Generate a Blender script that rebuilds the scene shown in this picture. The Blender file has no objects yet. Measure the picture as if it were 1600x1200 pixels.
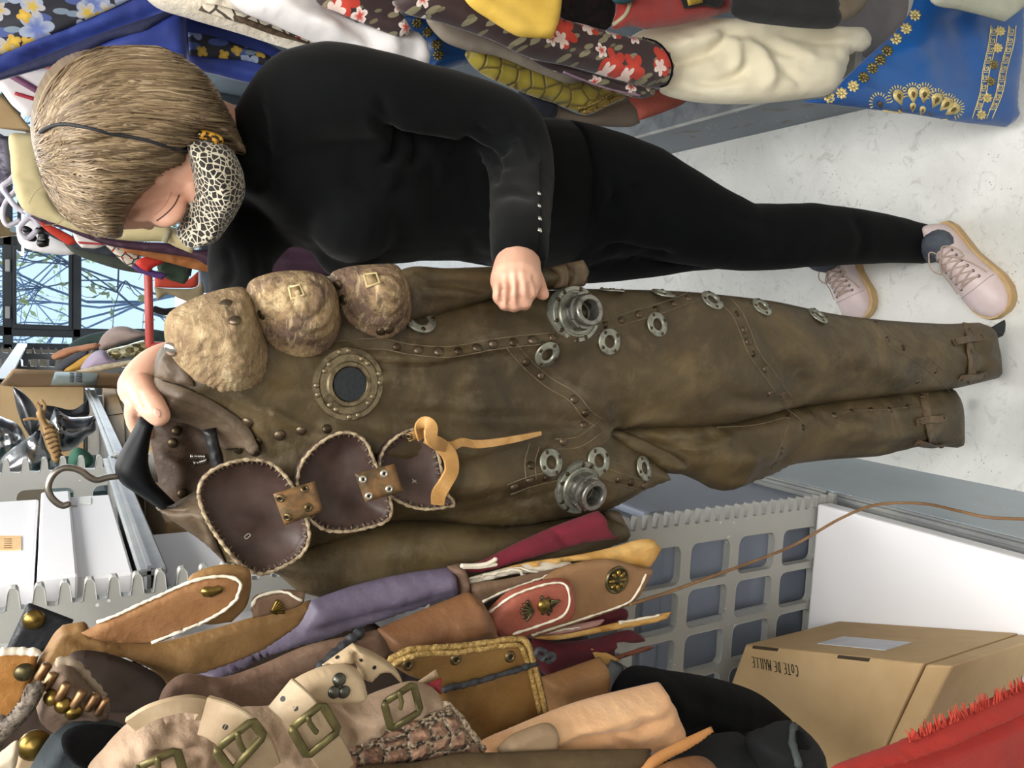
import bpy, bmesh, math, random
import numpy as np
from mathutils import Vector, Matrix, noise as mnoise
from mathutils.geometry import delaunay_2d_cdt
from mathutils.bvhtree import BVHTree
random.seed(7)
rng = np.random.default_rng(7)
SC = bpy.context.scene
COL = SC.collection
PI = math.pi
R = math.radians
V = Vector
# ------------------------------------------------------------------ camera model (a phone held upright, picture stored on its side)
FOC, PITCH, YAW, CH = 1200.0, R(31.0), R(5.6), 1.6
CAM = V((0, 0, CH))
_cp, _sp, _ct, _st = math.cos(PITCH), math.sin(PITCH), math.cos(YAW), math.sin(YAW)
def ray(x, y):
    r = (600.0 - y) / FOC; d = (x - 800.0) / FOC
    fh = _cp - d * _sp; dz = -(_sp + d * _cp)
    return V((r * _ct - fh * _st, r * _st + fh * _ct, dz))
def atY(x, y, Y): k = ray(x, y); return CAM + k * (Y / k.y)
def atX(x, y, X): k = ray(x, y); return CAM + k * (X / k.x)
def atZ(x, y, Z): k = ray(x, y); return CAM + k * ((Z - CH) / k.z)
def S(Y0, kx=0.0, ky=0.0, x0=0.0, y0=0.0):
    return lambda x, y: atY(x, y, Y0 + (x - x0) * kx + (y - y0) * ky)
def SZ(z): return lambda x, y: atZ(x, y, z)
def SX(X): return lambda x, y: atX(x, y, X)
def SP(p0, n):
    p0, n = V(p0), V(n)
    def f(x, y):
        k = ray(x, y); return CAM + k * ((p0 - CAM).dot(n) / k.dot(n))
    return f
FW = V((-_st * _cp, _ct * _cp, -_sp)); RT = V((_ct, _st, 0)); UPV = RT.cross(FW)
def proj(p):
    q = V(p) - CAM
    w = q.dot(FW); return (800 - FOC * q.dot(UPV) / w, 600 - FOC * q.dot(RT) / w)
def proj_np(P):
    Q = P - np.array(CAM); w = Q @ np.array(FW)
    return np.stack([800 - FOC * (Q @ np.array(UPV)) / w, 600 - FOC * (Q @ np.array(RT)) / w], 1)
# ------------------------------------------------------------------ materials
def C(h):
    if not isinstance(h, str): return tuple(h)[:3] + (1,)
    v = [int(h[i:i + 2], 16) / 255 for i in (0, 2, 4)]
    return tuple(c / 12.92 if c <= .04045 else ((c + .055) / 1.055) ** 2.4 for c in v) + (1,)
class NT:
    def __init__(s, name):
        s.m = bpy.data.materials.new(name); s.m.use_nodes = True
        s.t = s.m.node_tree; s.n = s.t.nodes; s.b = s.n['Principled BSDF']
    def add(s, typ, **kw):
        nd = s.n.new(typ)
        for k, v in kw.items():
            if k.startswith('i_'):
                key = k[2:]; key = int(key) if key.isdigit() else key.replace('_', ' ')
                s.put(v, nd.inputs[key])
            else: setattr(nd, k, v)
        return nd
    def put(s, v, sock):
        if hasattr(v, 'links') or isinstance(v, bpy.types.NodeSocket): s.t.links.new(v, sock)
        else: sock.default_value = v
    def link(s, a, b): s.t.links.new(a, b)
    def math(s, op, a, b=0.0, c=None, clamp=False):
        nd = s.n.new('ShaderNodeMath'); nd.operation = op; nd.use_clamp = clamp
        s.put(a, nd.inputs[0]); s.put(b, nd.inputs[1])
        if c is not None: s.put(c, nd.inputs[2])
        return nd.outputs[0]
    def vmath(s, op, a, b=(0, 0, 0), out=0):
        nd = s.n.new('ShaderNodeVectorMath'); nd.operation = op
        s.put(a, nd.inputs[0]); s.put(b, nd.inputs[1]); return nd.outputs[out]
    def mix(s, f, a, b, mode='MIX'):
        nd = s.n.new('ShaderNodeMix'); nd.data_type = 'RGBA'; nd.blend_type = mode
        s.put(f, nd.inputs[0]); s.put(a, nd.inputs[6]); s.put(b, nd.inputs[7]); return nd.outputs[2]
    def ramp(s, f, stops, interp='LINEAR'):
        nd = s.n.new('ShaderNodeValToRGB'); nd.color_ramp.interpolation = interp
        e = nd.color_ramp.elements
        while len(e) < len(stops): e.new(.5)
        for el, (p, c) in zip(e, stops): el.position = p; el.color = c if len(c) == 4 else tuple(c) + (1,)
        s.put(f, nd.inputs[0]); return nd.outputs[0]
    def coord(s, which='Object', scale=(1, 1, 1), rot=(0, 0, 0)):
        tc = s.n.new('ShaderNodeTexCoord'); mp = s.n.new('ShaderNodeMapping')
        mp.inputs['Scale'].default_value = scale; mp.inputs['Rotation'].default_value = rot
        s.link(tc.outputs[which], mp.inputs[0]); return mp.outputs[0]
    def noise(s, vec, scale, detail=4, rough=.55, dist=0.0, out=0):
        nd = s.n.new('ShaderNodeTexNoise')
        s.put(vec, nd.inputs['Vector']); nd.inputs['Scale'].default_value = scale
        nd.inputs['Detail'].default_value = detail; nd.inputs['Roughness'].default_value = rough
        nd.inputs['Distortion'].default_value = dist; return nd.outputs[out]
    def vor(s, vec, scale, feature='F1', dims='3D', rand=1.0):
        nd = s.n.new('ShaderNodeTexVoronoi'); nd.feature = feature; nd.voronoi_dimensions = dims
        s.put(vec, nd.inputs['Vector']); nd.inputs['Scale'].default_value = scale
        if 'Randomness' in nd.inputs: nd.inputs['Randomness'].default_value = rand
        return nd
    def bump(s, h, strength=.3, dist=.003):
        nd = s.n.new('ShaderNodeBump'); nd.inputs['Strength'].default_value = strength
        nd.inputs['Distance'].default_value = dist; s.put(h, nd.inputs['Height'])
        s.link(nd.outputs[0], s.b.inputs['Normal'])
    def fin(s, col=None, rough=.6, metal=0.0, sheen=0.0, spec=.5):
        if col is not None: s.put(col, s.b.inputs['Base Color'])
        s.put(rough, s.b.inputs['Roughness']); s.put(metal, s.b.inputs['Metallic'])
        s.b.inputs['Sheen Weight'].default_value = sheen
        s.b.inputs['Sheen Roughness'].default_value = .5
        s.b.inputs['Specular IOR Level'].default_value = spec
        return s.m
_mc = {}
def M(name, col, col2=None, vs=9, rough=.6, metal=0.0, bump=0.0, bs=120, sheen=0.0, spec=.5, stretch=(1, 1, 1), lo=.38, hi=.62, col3=None, bd=.003):
    if name in _mc: return _mc[name]
    n = NT(name); vec = n.coord('Object', stretch)
    c = C(col)
    if col2 is not None:
        f = n.noise(vec, vs, 5, .6, .4)
        st = [(lo, C(col)), (hi, C(col2))] if col3 is None else [(lo, C(col)), ((lo + hi) / 2, C(col2)), (hi, C(col3))]
        c = n.ramp(f, st)
    if bump: n.bump(n.noise(vec, bs, 4, .6), bump, bd)
    m = n.fin(c, rough, metal, sheen, spec); _mc[name] = m
    return m
# ------------------------------------------------------------------ objects
def tag(o, label=None, cat=None, group=None, kind=None):
    if label: o['label'] = label
    if cat: o['category'] = cat
    if group: o['group'] = group
    if kind: o['kind'] = kind
    return o
def thing(name, label, cat, loc, group=None):
    o = bpy.data.objects.new(name, None); COL.objects.link(o); o.location = loc; o.empty_display_size = .05
    return tag(o, label, cat, group)
def rootloc(p):
    while p.parent: p = p.parent
    return V(p.location)
class MB:
    def __init__(s): s.v = []; s.f = []; s.mi = []; s.uv = []
    def add(s, vs, fs, mi=0, uv=None):
        b = len(s.v); s.v += [tuple(v) for v in vs]; s.f += [tuple(i + b for i in f) for f in fs]
        s.mi += [mi] * len(fs); s.uv += list(uv) if uv is not None else [None] * len(vs); return s
    def obj(s, name, mats, parent=None, smooth=True, angle=None, base=None):
        vs = s.v
        if parent is not None: org = rootloc(parent)
        elif base is not None: org = V(base)
        else:
            a = np.array(vs); lo, hi = a.min(0), a.max(0); org = V(((lo[0] + hi[0]) / 2, (lo[1] + hi[1]) / 2, lo[2]))
        me = bpy.data.meshes.new(name)
        me.from_pydata([(v[0] - org.x, v[1] - org.y, v[2] - org.z) for v in vs], [], s.f)
        if not isinstance(mats, (list, tuple)): mats = [mats]
        for m in mats: me.materials.append(m)
        me.polygons.foreach_set('material_index', s.mi)
        if any(u is not None for u in s.uv):
            ul = me.uv_layers.new(name='UVMap')
            idx = np.empty(len(me.loops), dtype=np.int32); me.loops.foreach_get('vertex_index', idx)
            arr = np.array([u if u is not None else (0, 0) for u in s.uv], dtype=np.float32)
            ul.data.foreach_set('uv', arr[idx].ravel())
        me.update(); 
        if smooth:
            if angle: me.shade_smooth() if hasattr(me, 'shade_smooth') else None; me.set_sharp_from_angle(angle=R(angle))
            else: me.polygons.foreach_set('use_smooth', [True] * len(me.polygons))
        o = bpy.data.objects.new(name, me); COL.objects.link(o)
        if parent is not None: o.parent = parent
        else: o.location = org
        return o
def bvh_of(o):
    mw = o.matrix_world if o.parent is None else None
    org = rootloc(o) if o.parent is not None else V(o.location)
    return BVHTree.FromPolygons([V(v.co) + org for v in o.data.vertices], [tuple(p.vertices) for p in o.data.polygons])
def hit(b, x, y):
    k = ray(x, y).normalized(); h = b.ray_cast(CAM, k)
    if h[0] is None:
        return None, None
    n = h[1] if h[1].dot(k) < 0 else -h[1]
    return h[0], n
def hitn(bs, x, y):
    best = None
    for b in (bs if isinstance(bs, (list, tuple)) else [bs]):
        p, n = hit(b, x, y)
        if p is not None and (best is None or (p - CAM).length < (best[0] - CAM).length): best = (p, n)
    return best if best else (None, None)
# ------------------------------------------------------------------ 2d helpers
def spline(pts, closed=True, step=8.0, px=True):
    """Catmull-Rom through pts; a third truthy item makes a sharp corner."""
    P = [np.array(p[:2], float) for p in pts]; sh = [len(p) > 2 and bool(p[2]) for p in pts]
    n = len(P); out = []
    rngi = range(n if closed else n - 1)
    for i in rngi:
        p1, p2 = P[i], P[(i + 1) % n]
        p0 = P[i - 1] if (closed or i > 0) else 2 * p1 - p2
        p3 = P[(i + 2) % n] if (closed or i + 2 < n) else 2 * p2 - p1
        L = np.linalg.norm(p2 - p1)
        t1 = (p2 - p0) * .5 if not sh[i] else (p2 - p1)
        t2 = (p3 - p1) * .5 if not sh[(i + 1) % n] else (p2 - p1)
        l1, l2 = np.linalg.norm(t1), np.linalg.norm(t2)
        if l1 > L: t1 = t1 * L / l1
        if l2 > L: t2 = t2 * L / l2
        k = max(1, int(round(L / step)))
        for j in range(k):
            t = j / k
            h = (2*t**3-3*t**2+1)*p1 + (t**3-2*t**2+t)*t1 + (-2*t**3+3*t**2)*p2 + (t**3-t**2)*t2
            out.append(h)
    if not closed: out.append(P[-1])
    return np.array(out)
def seg_dist(P, poly, closed=False):
    """distance of points P to polyline, and the parameter 0..1 along it"""
    A = np.array(poly, float); B = np.roll(A, -1, 0)
    if not closed: A, B = A[:-1], B[:-1]
    best = np.full(len(P), 1e9); par = np.zeros(len(P))
    m = len(A)
    for i in range(m):
        d = B[i] - A[i]; l2 = max(d @ d, 1e-12)
        t = np.clip(((P - A[i]) @ d) / l2, 0, 1)
        D = np.linalg.norm(P - (A[i] + t[:, None] * d), axis=1)
        w = D < best; best[w] = D[w]; par[w] = (i + t[w]) / m
    return best, par
def inside(P, poly):
    A = np.array(poly); B = np.roll(A, -1, 0); c = np.zeros(len(P), bool)
    x, y = P[:, 0], P[:, 1]
    for (ax, ay), (bx, by) in zip(A, B):
        if ay == by: continue
        k = ((ay > y) != (by > y)) & (x < (bx - ax) * (y - ay) / (by - ay) + ax); c ^= k
    return c
def fill2d(outer, holes=(), step=10.0, jitter=.25):
    polys = [np.array(outer)] + [np.array(h) for h in holes]
    lo, hi = polys[0].min(0), polys[0].max(0)
    pts = []; edges = []
    for p in polys:
        b = len(pts); pts += [tuple(q) for q in p]; edges += [(b + i, b + (i + 1) % len(p)) for i in range(len(p))]
    nb = len(pts)
    xs = np.arange(lo[0] + step / 2, hi[0], step); ys = np.arange(lo[1] + step / 2, hi[1], step * .866)
    if len(xs) and len(ys):
        G = np.array([(x + (step / 2 if j % 2 else 0), y) for j, y in enumerate(ys) for x in xs])
        G = G + rng.uniform(-jitter, jitter, G.shape) * step * .3
        k = inside(G, polys[0])
        for h in polys[1:]: k &= ~inside(G, h)
        G = G[k]
        if len(G):
            D = np.full(len(G), 1e9)
            for p in polys: D = np.minimum(D, seg_dist(G, p, True)[0])
            G = G[D > step * .55]
            pts += [tuple(q) for q in G]
    r = delaunay_2d_cdt([V(p) for p in pts], edges, [], 0, 1e-6)
    VV = np.array([tuple(v) for v in r[0]]); F = np.array([f for f in r[2] if len(f) == 3])
    cen = VV[F].mean(1); k = inside(cen, polys[0])
    for h in polys[1:]: k &= ~inside(cen, h)
    F = F[k]
    a, b, c = VV[F[:, 0]], VV[F[:, 1]], VV[F[:, 2]]
    ar = (b[:, 0]-a[:, 0])*(c[:, 1]-a[:, 1]) - (b[:, 1]-a[:, 1])*(c[:, 0]-a[:, 0])
    F[ar < 0] = F[ar < 0][:, ::-1]
    D = np.full(len(VV), 1e9)
    for p in polys: D = np.minimum(D, seg_dist(VV, p, True)[0])
    return VV, F, D
def bedges(F):
    from collections import Counter
    c = Counter()
    for f in F:
        for i in range(3): c[tuple(sorted((int(f[i]), int(f[(i + 1) % 3]))))] += 1
    out = []
    for f in F:
        for i in range(3):
            a, b = int(f[i]), int(f[(i + 1) % 3])
            if c[tuple(sorted((a, b)))] == 1: out.append((a, b))
    return out
def nz(P, scale, seed=0):
    return np.array([mnoise.noise(V((p[0] * scale[0] + seed * 17.3, p[1] * scale[1] - seed * 5.1, seed * 3.7 + (p[2] * scale[0] if len(p) > 2 else 0)))) for p in P])
def prof(t): t = np.clip(t, 0, 1); return np.sqrt(np.clip(1 - (1 - t) ** 2, 0, 1))
# ------------------------------------------------------------------ relief: a cushion-like solid with a traced outline on a surface of its own
def relief_mb(mb, outline, surf, mi=0, bulge=.02, edge=30, back=.006, step=9, creases=(), noise=None, holes=(), smooth=True, extra=None, nrm=None, uvrot=0.0, cap=False):
    out = spline(outline, True, step) if smooth else np.array([p[:2] for p in outline], float)
    VV, F, D = fill2d(out, holes, step)
    W = [surf(x, y) for x, y in VV]
    cx, cy = VV.mean(0)
    if nrm is None:
        p0, px, py = surf(cx, cy), surf(cx + 4, cy), surf(cx, cy + 4)
        nrm = (px - p0).cross(py - p0).normalized()
        if nrm.dot(ray(cx, cy)) > 0: nrm = -nrm
    nrm = V(nrm)
    pr = prof(D / edge) if not cap else 1 - (1 - np.clip(D / edge, 0, 1)) ** 2
    off = bulge * pr
    for pl, w, a in creases:
        d, t = seg_dist(VV, spline(pl, False, 12)); 
        fade = np.clip(np.minimum(t, 1 - t) * 5, 0, 1) if len(pl) > 2 else np.clip(np.minimum(t, 1 - t) * 4 + .3, 0, 1)
        off = off + a * np.exp(-(d / w) ** 2) * fade * np.clip(D / (step * 1.5), 0, 1)
    if noise:
        for (amp, sx, sy, sd) in noise:
            off = off + amp * nz(VV, (1 / sx, 1 / sy), sd) * np.clip(D / (edge * .6), 0, 1)
    if extra is not None: off = off + extra(VV, D)
    e1 = (surf(cx + 4, cy) - surf(cx, cy)); e1 = (e1 - nrm * e1.dot(nrm)).normalized(); e2 = nrm.cross(e1)
    if uvrot: e1, e2 = e1 * math.cos(uvrot) + e2 * math.sin(uvrot), e2 * math.cos(uvrot) - e1 * math.sin(uvrot)
    fr = [w + nrm * float(o) for w, o in zip(W, off)]
    bk = [w - nrm * float(back * (.35 + .65 * p)) for w, p in zip(W, pr)]
    uv = [(w.dot(e1), w.dot(e2)) for w in W]
    n = len(W)
    # orientation: make front faces look along nrm
    a, b, c = (fr[i] for i in F[0]); flip = (b - a).cross(c - a).dot(nrm) < 0
    fs = []
    for f in F:
        f = [int(i) for i in f]
        if flip: f = f[::-1]
        fs.append(tuple(f)); fs.append(tuple(i + n for i in f[::-1]))
    for (i, j) in bedges(F):
        if flip: i, j = j, i
        fs.append((j, i, i + n, j + n))
    mb.add(fr + bk, fs, mi, uv + uv)
    return mb
def relief(name, outline, surf, mat, parent=None, **kw):
    return relief_mb(MB(), outline, surf, **kw).obj(name, mat, parent)
# ------------------------------------------------------------------ sweeps
def frames(path):
    P = [V(p) for p in path]; n = len(P); T = []
    for i in range(n):
        t = P[min(i + 1, n - 1)] - P[max(i - 1, 0)]; T.append(t.normalized() if t.length > 1e-9 else V((0, 0, 1)))
    return P, T
def resample(path, k):
    P = [V(p) for p in path]; n = len(P)
    out = []
    for j in range(k + 1):
        t = j / k * (n - 1); i = min(int(t), n - 2); t -= i
        p0, p1, p2, p3 = P[max(i - 1, 0)], P[i], P[i + 1], P[min(i + 2, n - 1)]
        m1, m2 = (p2 - p0) * .5, (p3 - p1) * .5
        out.append(p1*(2*t**3-3*t**2+1) + m1*(t**3-2*t**2+t) + p2*(-2*t**3+3*t**2) + m2*(t**3-t**2))
    return out
def lerp_list(a, k):
    n = len(a); return [a[min(int(j / k * (n - 1)), n - 2)] * (1 - (j / k * (n - 1) - min(int(j / k * (n - 1)), n - 2))) + a[min(int(j / k * (n - 1)), n - 2) + 1] * (j / k * (n - 1) - min(int(j / k * (n - 1)), n - 2)) for j in range(k + 1)]
def tube_mb(mb, path, rad, seg=10, k=None, mi=0, flat=1.0, ref=None, round_ends=True):
    """round or flattened tube; rad number or list; flat scales the radius along ref"""
    if not isinstance(rad, (list, tuple)): rad = [rad] * len(path)
    if k: rad = lerp_list(list(rad), k); path = resample(path, k)
    P, T = frames(path); n = len(P)
    ref0 = V(ref) if ref is not None else None
    if ref0 is None:
        ref0 = V((0, 0, 1)) if abs(T[0].z) < .9 else V((0, 1, 0))
    A = []
    a = (ref0 - T[0] * ref0.dot(T[0])).normalized()
    for i in range(n):
        rr = ref0 if ref is not None else a
        q = rr - T[i] * rr.dot(T[i]); a = q.normalized() if q.length > 1e-6 else a
        A.append(a)
    vs = []; fs = []; uv = []
    rings = []
    L = 0
    if round_ends:
        for s in (.0, .5, .85): rings.append((0, -rad[0] * math.cos(math.asin(min(1, s))) * .9 + 0, max(s, .02)))
    for i in range(n): rings.append((i, 0, 1))
    if round_ends:
        for s in (.85, .5, .0): rings.append((n - 1, rad[-1] * math.cos(math.asin(min(1, s))) * .9, max(s, .02)))
    for (i, sh, sc) in rings:
        B = T[i].cross(A[i]); c = P[i] + T[i] * (sh * min(1, flat))
        if i and sh == 0: L += (P[i] - P[i - 1]).length
        for j in range(seg):
            an = 2 * PI * j / seg
            vs.append(c + (A[i] * (math.cos(an) * flat) + B * math.sin(an)) * (rad[i] * sc)); uv.append((L, j / seg * .1))
    m = len(rings)
    for i in range(m - 1):
        for j in range(seg):
            fs.append((i * seg + j, i * seg + (j + 1) % seg, (i + 1) * seg + (j + 1) % seg, (i + 1) * seg + j))
    fs.append(tuple(range(seg))[::-1]); fs.append(tuple((m - 1) * seg + j for j in range(seg)))
    mb.add(vs, fs, mi, uv); return mb
def tube(name, path, rad, mat, parent=None, **kw): return tube_mb(MB(), path, rad, **kw).obj(name, mat, parent)
def ribbon_mb(mb, path, width, thick, normals, k=None, mi=0, taper=None):
    """strap of rectangular section. normals: one vector or a list; width number or list"""
    n0 = len(path)
    if not isinstance(width, (list, tuple)): width = [width] * n0
    if not isinstance(normals, list): normals = [V(normals)] * n0
    normals = [V(q) for q in normals]
    if k: width = lerp_list(list(width), k); normals = [q.normalized() for q in lerp_list(normals, k)]; path = resample(path, k)
    P, T = frames(path); n = len(P); vs = []; fs = []; uv = []; L = 0
    for i in range(n):
        if i: L += (P[i] - P[i - 1]).length
        N = (normals[i] - T[i] * normals[i].dot(T[i])).normalized(); B = T[i].cross(N)
        w, h = width[i] / 2, thick / 2
        for (a, b) in ((-w, -h), (-w * .97, h * .6), (-w * .9, h), (w * .9, h), (w * .97, h * .6), (w, -h)):
            vs.append(P[i] + B * a + N * b); uv.append((L, a))
    s = 6
    for i in range(n - 1):
        for j in range(s): fs.append((i * s + j, (i + 1) * s + j, (i + 1) * s + (j + 1) % s, i * s + (j + 1) % s))
    fs.append(tuple(range(s))); fs.append(tuple((n - 1) * s + j for j in range(s))[::-1])
    mb.add(vs, fs, mi, uv); return mb
def loft_mb(mb, rings, mi=0, caps=True):
    s = len(rings[0]); vs = [p for r in rings for p in r]; fs = []
    for i in range(len(rings) - 1):
        for j in range(s): fs.append((i * s + j, i * s + (j + 1) % s, (i + 1) * s + (j + 1) % s, (i + 1) * s + j))
    if caps: fs.append(tuple(range(s))[::-1]); fs.append(tuple((len(rings) - 1) * s + j for j in range(s)))
    mb.add(vs, fs, mi); return mb
def ell(c, a, b, seg=20, p=2.0):
    """superellipse ring about c with half axes a, b (vectors)"""
    c, a, b = V(c), V(a), V(b); out = []
    for j in range(seg):
        t = 2 * PI * j / seg; x, y = math.cos(t), math.sin(t)
        x = math.copysign(abs(x) ** (2 / p), x); y = math.copysign(abs(y) ** (2 / p), y)
        out.append(c + a * x + b * y)
    return out
def lathe_mb(mb, prof_, c, axis, seg=24, mi=0, sx=None):
    """prof_: [(r, h)] from the axis start to end; closed if ends at r=0"""
    ax = V(axis).normalized(); a = ax.orthogonal().normalized(); b = ax.cross(a); c = V(c)
    vs = []; fs = []
    for (r, h) in prof_:
        for j in range(seg):
            t = 2 * PI * j / seg; vs.append(c + ax * h + (a * math.cos(t) + b * math.sin(t)) * max(r, 1e-5))
    n = len(prof_)
    for i in range(n - 1):
        for j in range(seg): fs.append((i * seg + j, i * seg + (j + 1) % seg, (i + 1) * seg + (j + 1) % seg, (i + 1) * seg + j))
    if prof_[0] == prof_[-1]: pass
    mb.add(vs, fs, mi); return mb
def hexa_mb(mb, p8, bev=0.0, mi=0, seg=2):
    """box from 8 corners: bottom 4 ccw, top 4 ccw"""
    bm = bmesh.new(); v = [bm.verts.new(p) for p in p8]
    for f in ((3, 2, 1, 0), (4, 5, 6, 7), (0, 1, 5, 4), (1, 2, 6, 5), (2, 3, 7, 6), (3, 0, 4, 7)): bm.faces.new([v[i] for i in f])
    bmesh.ops.recalc_face_normals(bm, faces=bm.faces)
    if bev: bmesh.ops.bevel(bm, geom=list(bm.edges), offset=bev, segments=seg, affect='EDGES', profile=.5)
    bm.verts.index_update()
    mb.add([q.co.copy() for q in bm.verts], [tuple(q.index for q in f.verts) for f in bm.faces], mi); bm.free(); return mb
def box_mb(mb, lo, hi, bev=0.0, mi=0):
    x0, y0, z0 = lo; x1, y1, z1 = hi
    return hexa_mb(mb, [(x0,y0,z0),(x1,y0,z0),(x1,y1,z0),(x0,y1,z0),(x0,y0,z1),(x1,y0,z1),(x1,y1,z1),(x0,y1,z1)], bev, mi)
def box(name, lo, hi, mat, parent=None, bev=0.0): return box_mb(MB(), lo, hi, bev).obj(name, mat, parent, smooth=False)
def obox_mb(mb, c, ax, ay, az, bev=0.0, mi=0):
    """oriented box: centre, three half axes"""
    c, ax, ay, az = V(c), V(ax), V(ay), V(az)
    return hexa_mb(mb, [c-ax-ay-az, c+ax-ay-az, c+ax+ay-az, c-ax+ay-az, c-ax-ay+az, c+ax-ay+az, c+ax+ay+az, c-ax+ay+az], bev, mi)
def slab_mb(mb, outer, holes, o, e1, e2, thick, step=.2, mi=0):
    """flat plate with holes: 2d polygon in metres on axes e1, e2 from o, thickness along e1 x e2"""
    o, e1, e2 = V(o), V(e1), V(e2); n = e1.cross(e2)
    VV, F, D = fill2d(outer, holes, step)
    fr = [o + e1 * float(x) + e2 * float(y) + n * thick for x, y in VV]; bk = [o + e1 * float(x) + e2 * float(y) for x, y in VV]
    m = len(VV); fs = []
    for f in F:
        f = [int(i) for i in f]; fs.append(tuple(f)); fs.append(tuple(i + m for i in f[::-1]))
    fs = [f[::-1] for f in fs]
    for (i, j) in bedges(F): fs.append((i + m, i, j, j + m)[::-1])
    mb.add(fr + bk, [tuple(f) for f in fs] if False else [tuple(f[::-1]) for f in fs], mi); return mb
def rrect(x0, y0, x1, y1, r, k=4):
    out = []
    for cx, cy, a0 in ((x1 - r, y0 + r, -90), (x1 - r, y1 - r, 0), (x0 + r, y1 - r, 90), (x0 + r, y0 + r, 180)):
        for j in range(k + 1):
            a = R(a0 + 90 * j / k); out.append((cx + r * math.cos(a), cy + r * math.sin(a)))
    return out
def remesh(mb, voxel, smooth_iter=6, post=None):
    """one continuous closed surface out of several overlapping shapes"""
    me = bpy.data.meshes.new('tmp'); me.from_pydata([tuple(v) for v in mb.v], [], mb.f); me.update()
    o = bpy.data.objects.new('tmp', me); COL.objects.link(o)
    m = o.modifiers.new('r', 'REMESH'); m.mode = 'VOXEL'; m.voxel_size = voxel
    if smooth_iter:
        s = o.modifiers.new('s', 'SMOOTH'); s.iterations = smooth_iter; s.factor = .5
    dg = bpy.context.evaluated_depsgraph_get(); ev = o.evaluated_get(dg); em = ev.to_mesh()
    n = len(em.vertices); P = np.empty(n * 3); em.vertices.foreach_get('co', P); P = P.reshape(-1, 3)
    N = np.empty(n * 3); em.vertices.foreach_get('normal', N); N = N.reshape(-1, 3)
    F = [tuple(p.vertices) for p in em.polygons]
    ev.to_mesh_clear(); bpy.data.objects.remove(o); bpy.data.meshes.remove(me)
    if post: P = post(P, N)
    out = MB(); out.add([V(p) for p in P], F); return out
def px_folds(P, N, folds, front=True):
    """folds pressed into a surface: (polyline of picture points, width px, depth m)"""
    q = proj_np(P); K = P - np.array(CAM); fac = (np.sum(K * N, 1) < 0)
    off = np.zeros(len(P))
    for pl, w, a in folds:
        d, t = seg_dist(q, spline(pl, False, 10)); fade = np.clip(np.minimum(t, 1 - t) * 5 + .1, 0, 1)
        off += a * np.exp(-(d / w) ** 2) * fade * fac
    return P + N * off[:, None]
def decal_mb(mb, poly, bv, off=.0012, thick=.0008, mi=0, step=1e9):
    """a thin patch that follows the surface found along the picture points"""
    VV, F, D = fill2d(np.array(poly, float), (), step)
    fr = []; last = None
    for x, y in VV:
        p, n = hitn(bv, x, y)
        if p is None:
            p, n = last if last else (None, None)
        if p is None: return mb
        last = (p, n); fr.append((p, n))
    m = len(fr); vs = [p + n * (off + thick) for p, n in fr] + [p + n * off for p, n in fr]
    a, b, c = (vs[i] for i in F[0]); flip = (b - a).cross(c - a).dot(fr[0][1]) < 0
    fs = []
    for f in F:
        f = [int(i) for i in f]
        if flip: f = f[::-1]
        fs.append(tuple(f)); fs.append(tuple(i + m for i in f[::-1]))
    for (i, j) in bedges(F):
        if flip: i, j = j, i
        fs.append((j, i, i + m, j + m))
    mb.add(vs, fs, mi); return mb
def stroke_mb(mb, pts, bv, w=.0012, off=.001, mi=0, seg=5, step=6, smooth=True):
    """thread or pen line along picture points on a surface; w = radius in metres"""
    q = spline(pts, False, step) if smooth else np.array([p[:2] for p in pts], float)
    path = []
    for x, y in q:
        p, n = hitn(bv, x, y)
        if p is not None: path.append(p + n * off)
    if len(path) > 1: tube_mb(mb, path, w, seg=seg, mi=mi, round_ends=False)
    return mb
def onsurf(bs, off, fallback):
    def f(x, y):
        p, n = hitn(bs, x, y)
        return p + n * off if p is not None else fallback(x, y)
    return f
def circ(x, y, rx, ry=None, k=16, rot=0):
    ry = ry or rx; c, s = math.cos(rot), math.sin(rot)
    return [(x + math.cos(t) * rx * c - math.sin(t) * ry * s, y + math.cos(t) * rx * s + math.sin(t) * ry * c) for t in (2 * PI * j / k for j in range(k))]
def dome_mesh(name, r, h, mat, seg=14):
    mb = MB(); lathe_mb(mb, [(r * 1.0, 0), (r, h * .15), (r * .85, h * .6), (r * .5, h * .92), (0, h)], (0, 0, 0), (0, 0, 1), seg)
    o = mb.obj(name, mat, base=(0, 0, 0)); me = o.data; bpy.data.objects.remove(o); return me
def place(name, mesh, p, n, parent, scale=1.0, up=None):
    """a copy of a small mesh standing on a surface point along its normal"""
    o = bpy.data.objects.new(name, mesh); COL.objects.link(o)
    q = V((0, 0, 1)).rotation_difference(V(n)).to_matrix().to_4x4()
    if parent is not None: o.parent = parent; p = V(p) - rootloc(parent)
    o.matrix_local = Matrix.Translation(p) @ q @ Matrix.Scale(scale, 4); return o
# ================================================================== the room
def mat_floor():
    n = NT('speckled_floor'); v = n.coord('Object')
    f1 = n.noise(v, 3.2, 6, .65, .8); f2 = n.noise(v, 26, 5, .7, 1.2); f3 = n.noise(v, 140, 3, .6)
    c = n.ramp(f1, [(.3, C('c9c9c4')), (.7, C('e4e4e0'))])
    c = n.mix(n.ramp(f2, [(.56, (0, 0, 0)), (.68, (.55, .55, .55))]), c, C('a9a9a2'))
    c = n.mix(n.ramp(f3, [(.66, (0, 0, 0)), (.72, (.5, .5, .5))]), c, C('8f8d86'))
    s = n.vor(v, 95); dist = n.math('LESS_THAN', s.outputs[0], .16)
    pick = n.math('GREATER_THAN', n.noise(v, 11, 2), .60)
    c = n.mix(n.math('MULTIPLY', n.math('MULTIPLY', dist, pick), .6), c, C('6f6c66'))
    n.bump(f3, .06, .002)
    return n.fin(c, .42, spec=.45)
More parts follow.
